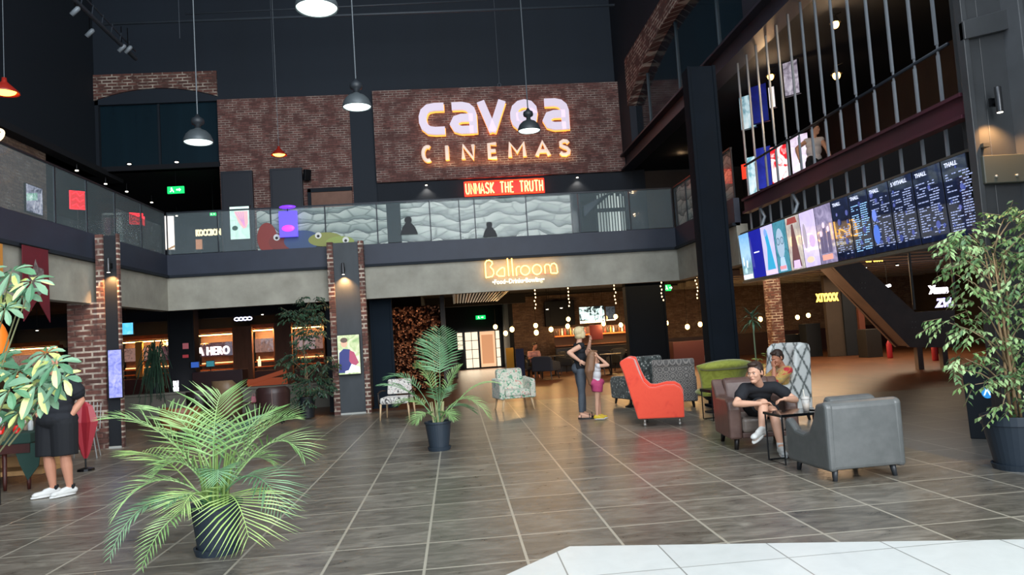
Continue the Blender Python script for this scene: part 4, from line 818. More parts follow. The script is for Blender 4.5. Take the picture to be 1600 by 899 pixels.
# globe bulbs with glow
M_bulb = emat('globe_bulb', '#ffc870', 9)
gi = 0
for (px, py, Y, e) in ((774, 511, 30, 10), (800, 515, 27, 14), (790, 521, 28.5, 0), (837, 509, 29, 10), (838, 520, 27, 0), (861, 515, 28, 12), (888, 499, 30, 10), (887, 510, 29, 0), (943, 506, 30, 10), (962, 495, 30, 8), (970, 508, 30, 10),
        (1041, 505, 27, 16), (1074, 511, 27, 12), (1094, 507, 28, 0), (1113, 497, 27, 14), (1135, 499, 28, 0), (1188, 499, 28, 12), (1246, 496, 30, 12), (1263, 493, 30, 0)):
    p = at(px, py, Y=Y)
    where = 'above the bar tables' if px < 900 else ('by the bar shelf' if px < 1000 else ('between the two dark columns' if px < 1150 else 'in the dark room right of the steel column'))
    ordn = ['first', 'second', 'third', 'fourth', 'fifth', 'sixth', 'seventh', 'eighth'][{0: gi, 1: gi-8, 2: gi-11, 3: gi-16}[0 if px < 900 else 1 if px < 1000 else 2 if px < 1150 else 3]]
    t = thing('globe_pendant', 'amber globe pendant %s, %s from left' % (where, ordn), 'lamp', tuple(p), 0, 'amber globe pendants'); gi += 1
    b = MB(); b.ell((0, 0, 0), (.085, .085, .1), n=12, m=8); b.build('glass_globe', M_bulb, t, smooth=True); b = MB(); b.tube([(0, 0, .09), (0, 0, 3.36-p.z)], .006, 4); b.build('cord', M_brass, t)
    b = MB(); b.lathe([(.03, .08), (.03, .14)], (0, 0, 0), 8); b.build('socket', M_brass, t)
    if e: lamp('POINT', 'lamp_light', (0, -.2, -.1), e*1.3, (1, .6, .25), .1, parent=t)
# bar: back shelf with bottles, counter
M_barshelf = mat('lit_bar_shelf', '#c8702e', .45)
YBAR = 30.5
xa, xb = X_(867, 522, YBAR), X_(985, 516, YBAR)
w = (xb-xa)/2; zs = Z_(900, 523, YBAR); xc = (xa+xb)/2
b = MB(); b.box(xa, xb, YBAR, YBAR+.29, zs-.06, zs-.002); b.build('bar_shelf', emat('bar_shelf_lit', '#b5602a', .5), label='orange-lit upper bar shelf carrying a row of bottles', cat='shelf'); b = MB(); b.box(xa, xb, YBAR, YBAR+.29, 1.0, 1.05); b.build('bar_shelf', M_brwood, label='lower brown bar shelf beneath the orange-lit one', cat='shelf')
b = MB(); b.box(xa, xb, YBAR+.3, YBAR+.35, 0, zs+.3); b.build('wall_panel', mat('bar_back_brown', '#4a332b', .6), label='brown back panel of the bar behind the bottles', cat='panel'); b = MB(); b.box(xa-.1, xb+.1, YBAR-.8, YBAR-.4, 0, .95); b.build('bar_counter', mat('bar_counter_dark', '#1b1d24', .4), label='dark bar counter in front of the lit bottle shelf', cat='counter', bevel=.01)
lamp('AREA', 'shelf_light', (xc, YBAR-.3, zs+.5), 40, (1, .6, .3), 2*w, .2, aim=(xc, YBAR+.2, zs-.3))
bc = ['#3b2a1a', '#6b4a2a', '#cfcabb', '#8a3a2a', '#2c3a2c', '#b98a4a', '#e0ddd0']
bott = None
for k in range(26):
    x = xa+.08+(xb-xa-.16)*k/25
    if X_(920, 520, YBAR)-.03 < x < X_(941, 520, YBAR)+.03: continue
    h = random.uniform(.75, 1.15)
    t = thing('bar_bottle', 'liquor bottle standing in the row on the lit bar shelf', 'bottle', (x, YBAR+.12, zs), 0, 'bottles on the bar shelf')
    b = MB(); b.lathe([(.035, 0), (.038, .02), (.038, .16*h), (.014, .22*h), (.014, .28*h)], (0, 0, 0), 8); b.build('bottle_body', mat('bottle_'+bc[k % 7], bc[k % 7], .15), t, smooth=True)
hang(bxo('menu_board', 'plain maroon board hung before the bar shelf, right of the woman\'s head', 'board', X_(921, 520, 30.2), X_(941, 520, 30.2), 30.1, 30.16, Z_(931, 531, 30.2), Z_(931, 508, 30.2), mat('maroon_board', '#6a2226', .5)), 3.36)
t = panel('wall_screen', 'bright screen with dark blots above the bar', 'screen', tuple(at(925, 492, Y=31)), X_(945, 490, 31)-X_(905, 490, 31), .72, artmat('art_bwblots', [(.42, '#141a1a'), (.5, '#c8e4dc'), (.75, '#eefaf5')], 4, 1.1))
panel('wall_picture', 'grey picture right beside the bright screen above the bar', 'picture', tuple(at(954, 490, Y=31)), .42, .62, artmat('art_greywall', [(.3, '#2c3034'), (.5, '#4f5458'), (.7, '#666a6c')], 6, .6))
bxo('wall_panel', 'large dark panel on the brick wall left of the bright bar screen', 'panel', X_(852, 500, 32.8), X_(898, 500, 32.8), 32.7, 33.1, 1.9, 3.0, M_black)
for k, (px, py) in enumerate(((855, 483), (877, 481))): dl(px, py, 'small white ceiling spot above the dark bar panel', 'ceiling spots above the bar panel', r=.06, Y=29, ceil=3.36)
# standees, seats
def standee(label, px0, px1, Y, h, c):
    x0, x1 = X_(px0, 560, Y), X_(px1, 560, Y); t = thing('pull_up_banner', label, 'banner', ((x0+x1)/2, Y, 0)); w = (x1-x0)/2
    b = MB(); b.box(-w, w, 0, .02, .05, h); b.build('banner_cloth', mat('cloth_'+c, c, .8), t); b = MB(); b.box(-w-.03, w+.03, -.1, .12, 0, .06).box(-.01, .01, .02, .04, .06, h); b.build('base_stand', M_scframe, t)
standee('plain yellow pull-up banner behind the floral armchair', 791, 803, 27, 1.15, '#a07a22')
standee('dark blue pull-up banner right of the yellow one', 806, 819, 26.6, 1.1, '#16264a')
def simple_chair(name, label, loc, rz, c, w=.62, back=.82, group=None, legc=None):
    t = thing(name, label, 'armchair', loc, rz, group); m = mat('chair_'+c, c, .65)
    b = MB(); b.box(-w/2, w/2, -w/2, w/2, .3, .44); b.build('seat', m, t, bevel=.04, seg=3)
    b = MB(); b.prism([(-w/2, .3), (w/2, .3), (w/2+.02, back-.05), (w/2-.1, back), (-w/2+.1, back), (-w/2-.02, back-.05)], .1, lambda u, v, k: Vector((u, w/2-.08+k+.08*(v-.3), v))); b.build('backrest', m, t, bevel=.03, seg=3)
    for s in (-1, 1): b = MB(); b.prism([(-w/2, .3), (w/2, .3), (w/2, .68), (-w/2+.06, .58)], .08, lambda u, v, k: Vector((s*(w/2+.04-k if s > 0 else w/2-.04+k), u, v))); b.build('armrest', m, t, bevel=.025, seg=3)
    for sx in (-1, 1):
        for sy in (-1, 1): b = MB(); b.tube([(sx*(w/2-.08), sy*(w/2-.08), .3), (sx*(w/2-.04), sy*(w/2-.04), 0)], [.025, .015], 8); b.build('leg', mat('leg_dark', '#1e1a18', .4), t)
    return t
simple_chair('lounge_chair', 'dark blue-grey armchair facing the bar, left of the blonde woman', (3.05, 25.5, 0), 2.6, '#2c3441', .72, .82)
def small_table(label, loc, r=.38, h=.74, c='#2a2624', group=None):
    t = thing('round_table', label, 'table', loc, 0, group); b = MB(); b.lathe([(r, 0), (r, .03)], (0, 0, h-.03), 20); b.build('tabletop', mat('top_'+c, c, .35), t, bevel=.005); b = MB(); b.lathe([(.22, 0), (.22, .02), (.03, .05), (.03, h-.03)], (0, 0, 0), 14); b.build('pedestal', M_brass, t); return t
for k, (px, py, Y, lb) in enumerate(((868, 580, 27.5, 'dark round cafe table beyond the blue-grey armchair'), (955, 575, 25.5, 'dark round cafe table behind the girl'), (985, 572, 28.5, 'dark round cafe table beside the broad blue column'))):
    small_table(lb, (X_(px, py, Y), Y, 0))
for k, (px, Y, rz, lb) in enumerate(((890, 28.4, 1.0, 'dark bar armchair right behind the blonde woman'), (938, 26.2, -.6, 'dark bar armchair behind the girl\'s back'), (975, 27.6, .4, 'dark bar armchair beside the broad blue column'), (826, 28.3, 2.2, 'dark bar armchair beside the brick wall'))):
    simple_chair('lounge_chair', lb, (X_(px, 570, Y), Y, 0), rz, '#1d242e', .6, .85)
# right inner room: counter, shelves, coats
YR = 27.5
bxo('service_counter', 'long maroon counter behind the grey armchairs between the dark columns', 'counter', X_(1053, 560, YR), X_(1145, 556, YR), YR, YR+.6, 0, .95, mat('oxblood_counter', '#4a2428', .5))
t = thing('wall_shelf', 'dark shelf with crockery on the brick wall above the maroon counter', 'shelf', (X_(1085, 540, 29), 29, Z_(1085, 543, 29)))
b = MB(); b.box(-1.3, 1.3, 0, .3, 0, .03); b.build('shelf_board', M_brwood, t); b = MB(); b.box(-1.2, -1.17, .02, .3, -.8, 0).box(1.17, 1.2, .02, .3, -.8, 0); b.build('brackets', M_brass, t)
for k in range(9):
    x = -1.1+.26*k; p = Vector((X_(1085, 540, 29)+x, 29.12, Z_(1085, 543, 29)+.03))
    t = thing('cup', 'pale cup standing in the row on the shelf above the maroon counter', 'cup', tuple(p), 0, 'cups on the wall shelf'); b = MB(); b.lathe([(.03, 0), (.05, .04), (.055, .1)], (0, 0, 0), 10); b.build('cup_body', mat('cup_pale', '#b8b0a2', .4), t)
t = thing('coat_stand', 'coat stand hung with dark and white garments behind the green armchair', 'coat stand', (X_(1114, 575, 24), 24, 0))
b = MB(); b.lathe([(.2, 0), (.18, .03), (.02, .05), (.02, 1.75)], (0, 0, 0), 12); b.build('stand', M_brass, t)
for dx_, c, zt_, wd in ((-.13, '#b9bcc4', 1.35, .13), (.04, '#1d2230', 1.7, .16), (.17, '#5a5348', 1.5, .1)):
    b = MB(); b.lathe([(wd*.3, zt_), (wd, zt_-.2), (wd*.9, zt_-.6), (wd*1.25, .35)], (dx_, -.06, 0), 12, sy=.5); b.build('garment', mat('garment_'+c, c, .85), t, smooth=True)
# brick column & furniture right of the steel column
bxo('brick_column', 'red brick column in the dark room right of the steel column', 'column', X_(1206, 520, 26), X_(1224, 520, 26), 25.9, 26.4, 0, 3.33, M_brickB, .01)
bxo('timber_door', 'dark timber door panel under the diagonal stair beam', 'door', X_(1322, 530, 27), X_(1342, 530, 27), 27, 27.1, 0, 2.5, M_black)
bxo('timber_panel', 'reddish timber upright right of the dark door under the stair', 'panel', X_(1343, 530, 27), X_(1352, 530, 27), 26.9, 27.1, 0, 2.6, mat('red_timber', '#6b3a2c', .6))
bxo('wall_panel', 'grey-brown wall panel left of the dark door under the stair', 'panel', X_(1293, 530, 27.2), X_(1321, 530, 27.2), 27.1, 27.3, 0, 3.3, M_brownwall)
bxo('cabinet', 'low dark cabinet under the stair beside the fire extinguisher', 'cabinet', X_(1355, 545, 25), X_(1379, 545, 25), 25, 25.6, 0, 1.0, mat('cabinet_dark', '#23211f', .5))
bxo('cabinet', 'tall blackish cabinet behind the snake-patterned chair', 'cabinet', X_(1262, 545, 28), X_(1285, 545, 28), 28, 28.6, 0, 1.3, M_black)
bxo('sofa_bench', 'dark bench seat against the wall right of the brick column', 'bench', X_(1228, 555, 29.2), X_(1258, 555, 29.2), 29.2, 29.6, 0, .9, M_black)
def ext(label, px, py, Y):
    p = at(px, py, Y=Y); t = thing('fire_extinguisher', label, 'fire extinguisher', (p.x, Y, 0)); b = MB(); b.lathe([(.085, 0), (.09, .03), (.09, .48), (.05, .57), (.03, .6)], (0, 0, 0), 14); b.build('cylinder', mat('extinguisher_red', '#a3222c', .35), t, smooth=True)
    b = MB(); b.box(-.02, .02, -.1, .04, .6, .64).tube([(0, 0, .6), (.1, 0, .55), (.11, 0, .2)], .015, 6); b.build('valve_and_hose', M_brass, t)
ext('red fire extinguisher standing on the floor beneath the stair landing', 1391, 560, 24)
ext('red fire extinguisher partly behind the ficus leaves at the right', 1461, 555, 21.5)
hang(text('lit_sign', 'X1YXXX', .42, tuple(at(1276, 472, Y=26)), emat('lit_sign_yellow', '#ffcf5a', 1.8), None, (pi/2, 0, 0), .03, .012, sx=.5, label='yellow bulb-lettered sign glowing below the poster screens', cat='sign'), 3.36, .4)
hang(text('lit_sign', 'ew•8001•', .22, tuple(at(1353, 410, Y=21)), emat('lit_sign_yellow', '#ffcf5a', 1.8), None, (pi/2, 0, 0), .02, .006, sx=.7, label='thin yellow lit lettering directly under the menu screens', cat='sign'), 3.36, .3)
hang(text('lit_sign', 'Xmus', .34, tuple(at(1453, 459, Y=22)), emat('letters_white_glow', '#fbf4ff', 2.2), None, (pi/2, 0, 0), .02, .02, sx=.75, label='small white lit word sign above the ficus branches, right of the stair', cat='sign'), 3.36, .4)
hang(text('lit_sign', 'ZVL', .34, tuple(at(1463, 480, Y=21)), emat('lilac_glow', '#c9c4ff', 1.4), None, (pi/2, 0, 0), .02, .02, sx=.85, label='slanted lilac lit letters just below the white word sign', cat='sign', shear=.3), 3.36, .4)
b = MB(); b.tube([at(1382, 449, Y=22), at(1391, 446, Y=22)], .05, 6); hang(b.build('lit_tube', emat('letters_white_glow', '#fbf4ff', 2.2), label='short white lit bar above the stair beam', cat='light'), 3.36)
for px, py in ((1182, 447), (1188, 452), (1222, 441), (1229, 444), (1239, 428), (1259, 434), (1263, 438), (1257, 425)): dl(px, py, 'pin-prick ceiling spot beneath the poster screens', 'ceiling spots beneath the screens', r=.05, e=14 if px in (1188, 1259) else 0, Z=3.2, ceil=3.36)
for px, py in ((1352, 418), (1402, 414)): dl(px, py, 'ceiling spot between the slats over the stair', 'ceiling spots over the stair', r=.05, e=10, Z=3.1, ceil=3.36)
for px, py in ((1055, 470), (1072, 467), (1084, 468), (1103, 465), (1122, 461)): dl(px, py, 'ceiling spot between the two dark columns', 'ceiling spots between the columns', r=.05, e=10 if px in (1072, 1122) else 0, Z=3.1, ceil=3.36)
# ceiling baffles right, diagonal stair beam
for k in range(12):
    y = 18.6+1.15*k; b = MB(); b.box(9.5, 21, y, y+.5, 3.12, 3.33); b.build('ceiling_baffle', mat('baffle_grey', '#8a857b', .8), label='wide grey ceiling baffle over the stair at the right', cat='baffle', group='grey ceiling baffles')
YS2 = 18.5
t = thing('staircase', 'dark brown diagonal stair stringer descending to a low landing at the right', 'stairs', (X_(1440, 545, YS2), YS2, 0)); ox = X_(1440, 545, YS2)
def sp(px, py): p = at(px, py, Y=YS2); return (p.x-ox, p.z)
M_str = mat('stringer_brown', '#84766c', .6, c2='#73675f', scale=2)
b = MB(); b.prism([sp(1290, 405), sp(1335, 402), sp(1430, 488), sp(1492, 484), sp(1492, 543), sp(1422, 543)], .12, lambda u, v, k: Vector((u, k, v))); b.build('stringer', M_str, t)
b = MB(); b.prism([sp(1290, 405), sp(1335, 402), sp(1430, 488), sp(1492, 484), sp(1492, 543), sp(1422, 543)], .1, lambda u, v, k: Vector((u, .6+k, v))); b.build('stringer', M_str, t)
A, B_ = sp(1325, 420), sp(1428, 510)
for k in range(11):
    u = A[0]+(B_[0]-A[0])*k/10; v = A[1]+(B_[1]-A[1])*k/10; b = MB(); b.box(u-.14, u+.14, .12, .6, v-.05, v); b.build('tread', M_str, t)
u0, u1 = sp(1430, 500)[0], sp(1492, 500)[0]; zl = sp(1460, 500)[1]
b = MB(); b.box(u0, u1, .12, .6, zl-.08, zl); b.build('landing', M_str, t)
for ua in (u0+.1, u1-.3): b = MB(); b.box(ua, ua+.15, .2, .35, 0, sp(1440, 540)[1]); b.build('landing_post', M_str, t)
b = MB(); b.prism([sp(1292, 408), sp(1424, 541), sp(1492, 541), sp(1492, 535), sp(1428, 535), sp(1298, 406)], .48, lambda u, v, k: Vector((u, .12+k, v))); b.build('underside', M_str, t)
q = MB()
for (px, py) in ((1346, 442), (1351, 442), (1346, 450), (1351, 450), (1425, 503), (1430, 503), (1425, 512), (1430, 512)): u, v = sp(px, py); q.ell((u, -.01, v), (.02, .012, .02), n=6, m=4)
q.build('bolts', mat('bolt_pale', '#a9a79d', .4, metal=.5), t)
for px, py0, py1 in ((1421, 391, 484), (1486, 393, 480)):
    p0 = at(px, py0, Y=18.3); p1 = at(px+8, py1, Y=18.3); b = MB(); b.tube([(p1.x, 18.3, p1.z), (p1.x, 18.3, 3.33)], .035, 8); b.build('slim_post', mat('slim_post_grey', '#8f928f', .35, metal=.3), label='slim pale post rising from the stair landing, %s' % ('left one' if px < 1450 else 'right one by the ficus'), cat='post')
b = MB(); b.box(8.6, 22, 33.2, 33.4, 0, 1.0); struct('trim_14', b, M_maroon)
lamp('AREA', 'shop_fill', (13, 24, 3.05), 260, (1, .75, .5), 8, 5, aim=(13, 24, 0))  # unseen area fill, added to brighten the right-hand shop
lamp('AREA', 'ballroom_fill', (4.5, 23, 2.9), 90, (1, .6, .32), 6, 5, aim=(4.5, 23, 0))  # added fill without a fixture, lifts the ballroom interior
lamp('AREA', 'hall_fill', (10, 20, 3.05), 130, (1, .62, .35), 5, 4, aim=(11, 18, 0))  # unseen fill added to light the hall floor and stair
# upper right gallery: poster screens, interior walls, walking woman's backdrop
def uscreen(label, px, py, w, h, m, X=9.0, rz=-.9):
    p = at(px, py, X=X); return panel('poster_screen', label, 'screen', tuple(p), w*(.75 if X < 7 else 1), h*(.75 if X < 7 else 1), m, rz)
uscreen('upright white and teal screen behind the leftmost gallery posts, upper storey, upper one', 1168, 175, .5, 1.0, artmat('art_whiteteal', [(.3, '#2a6a7c'), (.5, '#a9c4cc'), (.8, '#d8dfe2')], 3, .8), 6.6)
uscreen('deep blue screen behind the gallery posts, upper one', 1187, 162, .5, 1.1, artmat('art_navyblue', [(.3, '#151a5a'), (.7, '#1f2880')], 2, .6), 6.7)
uscreen('small grey-white screen high behind the gallery posts, left of the warm lamps', 1236, 122, .42, .9, artmat('art_greyposter2', [(.3, '#5a5260'), (.5, '#9a92a0'), (.7, '#c0bac4')], 5, .8), 6.7)
uscreen('narrow white screen beside the small warm lamp behind the gallery posts', 1206, 152, .2, .6, em('#b8bcc6', .8), 6.7)
uscreen('teal and white screen just above the red beam, far left', 1177, 274, .32, .95, artmat('art_whiteteal2', [(.3, '#2f8a9a'), (.5, '#b9d4dc'), (.8, '#e2e8ea')], 3, .9), 7.5)
uscreen('red glowing round sign above the red beam, far left', 1164, 268, .2, .4, em('#e8321e', 1.4), 7.4)
uscreen('deep blue screen just above the red beam', 1194, 262, .42, 1.0, artmat('art_navyblue2', [(.3, '#1b2070'), (.7, '#2a34a0')], 2, .8), 7.5)
uscreen('white and red screen just above the red beam', 1218, 258, .42, .9, artmat('art_redwhite', [(.42, '#e8202a'), (.5, '#f1d8d8'), (.7, '#f4eef0')], 3, 1.0), 7.5)
uscreen('lilac-white lit screen behind the woman in the white top', 1250, 240, .42, .85, artmat('art_lilacwhite', [(.3, '#c9b0c8'), (.6, '#ece6f4')], 3, .9), 7.6)
# black curtain with white vertical strips in the dark upper-right corner, diagonal stair there
t = thing('strip_curtain', 'white vertical strip screen in the dark opening right of the long back railing', 'screen', tuple(at(962, 330, Y=24.5)))
for k in range(13):
    z1 = .75+random.uniform(-.25, .25); b = MB(); b.box(-.62+.1*k, -.56+.1*k, 0, .02, -.75, -.02).box(-.62+.1*k, -.57+.1*k, 0, .02, .12, z1); b.build('strip', em(random.choice(['#b9c4be', '#8f9a96', '#d5ded8']), .6), t)
b = MB(); b.box(-.7, .75, .02, .05, -.78, .95); b.build('frame', M_black2, t)
b = MB(); A = at(912, 322, Y=23.6); B_ = at(945, 300, Y=23.6); b.prism([(A.x, A.z-.35), (B_.x, B_.z-.1), (B_.x+.35, B_.z+.05), (A.x, A.z)], .3, lambda u, v, k: Vector((u, 23.6+k, v))); b.build('stair_soffit', mat('soffit_grey', '#4a5260', .6), label='slanting grey stair underside in the dark upper-right opening', cat='stairs')
# ============================================================ SEATING AND TABLES
def fabric(name, kind, cols, scale=9, rough=.8, bump=0, sheen=.3):
    m, nt, b = newmat(name); tc = node(nt, 'ShaderNodeTexCoord'); b.inputs['Roughness'].default_value = rough; b.inputs['Sheen Weight'].default_value = sheen
    if kind == 'rings':      # medallions of concentric rings
        v = node(nt, 'ShaderNodeTexVoronoi'); v.inputs['Scale'].default_value = scale; v.inputs['Randomness'].default_value = .15; L(nt, tc.outputs['Object'], v.inputs['Vector'])
        w = node(nt, 'ShaderNodeMath', operation='MULTIPLY'); w.inputs[1].default_value = 26; L(nt, v.outputs['Distance'], w.inputs[0]); s = node(nt, 'ShaderNodeMath', operation='SINE'); L(nt, w.outputs[0], s.inputs[0])
        L(nt, ramp(nt, s.outputs[0], [(.0, cols[0]), (.45, cols[1]), (1, cols[2])]), b.inputs['Base Color'])
    elif kind == 'dots':
        v = node(nt, 'ShaderNodeTexVoronoi'); v.inputs['Scale'].default_value = scale; L(nt, tc.outputs['Object'], v.inputs['Vector'])
        L(nt, ramp(nt, v.outputs['Distance'], [(.18, cols[0]), (.26, cols[1]), (.5, cols[2]), (.62, cols[1])]), b.inputs['Base Color'])
    elif kind == 'scales':
        mp = node(nt, 'ShaderNodeMapping'); mp.inputs['Rotation'].default_value = (0, 0, 0); mp.inputs['Scale'].default_value = (1.0, 1.0, .62); L(nt, tc.outputs['Object'], mp.inputs[0])
        sx = node(nt, 'ShaderNodeSeparateXYZ'); L(nt, mp.outputs[0], sx.inputs[0]); h = node(nt, 'ShaderNodeMath', operation='ADD'); L(nt, sx.outputs[0], h.inputs[0]); L(nt, sx.outputs[1], h.inputs[1])
        outs = []
        for op in ('ADD', 'SUBTRACT'):
            a = node(nt, 'ShaderNodeMath', operation=op); L(nt, h.outputs[0], a.inputs[0]); L(nt, sx.outputs[2], a.inputs[1]); k = node(nt, 'ShaderNodeMath', operation='MULTIPLY'); k.inputs[1].default_value = scale; L(nt, a.outputs[0], k.inputs[0])
            f = node(nt, 'ShaderNodeMath', operation='PINGPONG'); f.inputs[1].default_value = 1; L(nt, k.outputs[0], f.inputs[0]); outs.append(f)
        mn = node(nt, 'ShaderNodeMath', operation='MINIMUM'); L(nt, outs[0].outputs[0], mn.inputs[0]); L(nt, outs[1].outputs[0], mn.inputs[1])
        nz = node(nt, 'ShaderNodeTexNoise', Scale=22.0); L(nt, tc.outputs['Object'], nz.inputs['Vector']); ad = node(nt, 'ShaderNodeMath', operation='MULTIPLY_ADD'); ad.inputs[1].default_value = .5; L(nt, nz.outputs[0], ad.inputs[0]); L(nt, mn.outputs[0], ad.inputs[2])
        L(nt, ramp(nt, ad.outputs[0], [(.3, cols[0]), (.42, cols[1]), (.6, cols[2])]), b.inputs['Base Color'])
    elif kind == 'floral':
        v = node(nt, 'ShaderNodeTexVoronoi', feature='SMOOTH_F1'); v.inputs['Scale'].default_value = scale; L(nt, tc.outputs['Object'], v.inputs['Vector']); n = node(nt, 'ShaderNodeTexNoise', Scale=scale*1.6, Detail=4.0, Distortion=1.5); L(nt, tc.outputs['Object'], n.inputs['Vector'])
        L(nt, ramp(nt, n.outputs[0], [(.32, cols[0]), (.42, cols[1]), (.48, cols[2]), (.54, cols[3]), (.62, cols[2]), (.70, cols[4])], 'EASE'), b.inputs['Base Color'])
    if bump:
        n2 = node(nt, 'ShaderNodeTexNoise', Scale=30.0, Detail=3.0); L(nt, tc.outputs['Object'], n2.inputs['Vector']); bpn = node(nt, 'ShaderNodeBump', Strength=bump, Distance=.01); L(nt, n2.outputs[0], bpn.inputs['Height']); L(nt, bpn.outputs[0], b.inputs['Normal'])
    return m
def rounded_panel(b, poly, x0, x1): b.prism(poly, x1-x0, lambda u, v, k: Vector((x0+k, u, v)))
def armchair(label, loc, rz, w, side, back, m, seat=(.42, .16), arm_t=.11, legs=(.12, .03, .02), legm=None, group=None, name='armchair', backw=None, cush=None, casters=False, wing=None, seat_y=None, legpos=None, backtaper=0, base_y=None):
    """front faces local -Y. side: outline (y,z) of an arm; back: outline (y,z) of the backrest"""
    t = thing(name, label, 'armchair', loc, rz, group); legm = legm or mat('leg_dark', '#1e1a18', .4); h = w/2; lh = legs[0]
    ys = [p[0] for p in side]; y0, y1 = min(ys), max(ys)
    for s in (-1, 1):
        b = MB(); rounded_panel(b, side, -h if s < 0 else h-arm_t, -h+arm_t if s < 0 else h); b.build('armrest', m, t, bevel=.035, seg=3, smooth=False)
    bw = backw or (h-arm_t+.01); b = MB()
    if backtaper:
        n = len(back); zs = [p[1] for p in back]; z0, z1 = min(zs), max(zs); vs = []
        for s in (-1, 1): vs += [(s*(bw+backtaper*(z-z0)/(z1-z0)), y, z) for y, z in back]
        b.add(vs, [tuple(range(n)), tuple(range(2*n-1, n-1, -1))]+[(i, i+n, (i+1) % n+n, (i+1) % n) for i in range(n)])
    else: rounded_panel(b, back, -bw, bw)
    b.build('backrest', m, t, bevel=.045, seg=3)
    sz, st = seat; sy = seat_y or (y0+.0, y1-.12)
    b = MB(); b.box(-h+arm_t+.003, h-arm_t-.003, sy[0], sy[1], sz-st, sz); b.build('seat_cushion', cush or m, t, bevel=.05, seg=3)
    b = MB(); b.box(-h+arm_t, h-arm_t, y0+.03, (base_y if base_y else y1-.05), lh, sz-st+.01); b.build('seat_base', m, t, bevel=.015)
    for sx, sy_ in ((-1, 0), (1, 0), (-1, 1), (1, 1)):
        py = (y0+.09) if sy_ == 0 else ((base_y or y1)-.1); px = sx*(h-.1); spl = legs[3] if len(legs) > 3 else .02
        b = MB(); b.tube([(px, py, lh+.02), (px+sx*spl, py+(-spl if sy_ == 0 else spl), 0)], [legs[1], legs[2]], 10)
        if casters: b.ell((px+sx*spl, py, .03), (.03, .03, .03))
        b.build('leg', legm, t, smooth=True)
    return t
M_orange_v = fabric('orange_velvet', 'floral', ['#e03a1e', '#ea4526', '#ec4828', '#ea4526', '#e23d20'], 2.0, .6, sheen=.5)
# orange wing chair: profile read from the photo, chair turned to face right
prof = [(-.40, .13), (-.41, .50), (-.37, .6), (-.28, .655), (-.15, .66), (.02, .625), (.12, .63), (.2, .72), (.26, .86), (.31, 1.02), (.33, 1.1), (.44, 1.12), (.545, 1.07), (.56, 1.03), (.5, .85), (.42, .5), (.33, .13)]
bk = [(.12, .35), (.24, .7), (.34, 1.06), (.44, 1.11), (.53, 1.06), (.55, 1.02), (.48, .78), (.40, .45), (.32, .14)]
armchair('bright orange velvet wingback armchair turned in profile, on the slate floor', (3.25, 12.0, 0), pi/2-.3, .8, prof, bk, M_orange_v, (.44, .2), .1, (.13, .022, .018, .0), mat('caster_metal', '#a8a49c', .3, metal=.6), casters=True, seat_y=(-.4, .2), base_y=.33)
# grey medallion chair seen from behind
M_med = fabric('grey_medallion_fabric', 'rings', ['#5c5956', '#7d7873', '#938d86'], 8)
cl = [(-.4, .12), (-.42, .48), (-.36, .58), (.1, .6), (.3, .62), (.36, .12)]
cb = [(.16, .3), (.22, .82), (.24, .9), (.32, .95), (.42, .93), (.45, .86), (.42, .8), (.38, .12)]
armchair('taupe armchair with a medallion pattern and rolled top, behind the orange chair', (4.22, 14.3, 0), 2.85, .84, cl, cb, M_med, (.44, .18), .13, (.12, .03, .02), backw=.4)
M_dot = fabric('dark_white_dot_fabric', 'dots', ['#d4d6cf', '#2f3533', '#5d6562'], 16)
armchair('dark armchair with a white dotted pattern, half hidden behind the orange chair', (3.75, 15.5, 0), 3.45, .82, cl, [(.18, .3), (.28, .95), (.34, 1.0), (.42, .98), (.44, .9), (.36, .12)], M_dot, (.44, .18), .12, (.12, .03, .02), backw=.36, backtaper=.05)
# round black table between them
small_table('small black side table between the dotted and the medallion armchairs', (3.55, 14.85, 0), .17, .56, '#17181b')
# green scoop chair
M_green = fabric('olive_green_velvet', 'floral', ['#7c8426', '#8c9430', '#98a03a', '#8a922e', '#7a8224'], 2, .7, sheen=.5)
t = thing('scoop_chair', 'olive green lounge chair with a broad curled headrest, beside the steel column', 'armchair', (4.62, 13.0, 0), 3.3)
b = MB()
vs = []; NU, NV = 18, 8
def scoop(u, v):   # u -1..1 across, v 0..1 up
    wid = .34+.16*v**2+.03; x = wid*u*1.02; curl = .16*abs(u)**2.2*(1-.2*v); y = .3-curl+.16*v; z = .3+.62*v-.06*abs(u)**3*v
    return Vector((x, y, z))
for th in (0, .07):
    for j in range(NV+1):
        for i in range(NU+1): vs.append(scoop(-1+2*i/NU, j/NV)+Vector((0, -th, 0)))
k = (NU+1)*(NV+1); fs = []
for j in range(NV):
    for i in range(NU):
        a = j*(NU+1)+i; fs.append((a, a+1, a+NU+2, a+NU+1)); fs.append((k+a, k+a+NU+1, k+a+NU+2, k+a+1))
for i in range(NU): fs.append((i, k+i, k+i+1, i+1)); a = NV*(NU+1)+i; fs.append((a, a+1, k+a+1, k+a))
for j in range(NV): a = j*(NU+1); fs.append((a, a+NU+1, k+a+NU+1, k+a)); a += NU; fs.append((a, k+a, k+a+NU+1, a+NU+1))
b.add(vs, fs); b.build('backrest', M_green, t, smooth=True, bevel=.02)
b = MB(); pts = [Vector((x, .42-.5*x*x*1.0, .83-.12*x*x+.02)) for x in [-.48+.06*i for i in range(17)]]
b.tube(pts, [.05+.08*(1-abs(-1+i/8)**2)**.5 for i in range(17)], 12, flat=.7); b.build('headrest_roll', M_green, t, smooth=True)
b = MB(); b.ell((0, -.02, .36), (.4, .4, .1), n=20, m=10); b.build('seat_cushion', M_green, t, smooth=True)
b = MB(); b.lathe([(.3, .3), (.22, .22), (.05, .16), (.04, .05), (.26, .02), (.26, 0)], (0, 0, 0), 20); b.build('swivel_base', mat('leg_dark', '#1e1a18', .4), t, smooth=True)
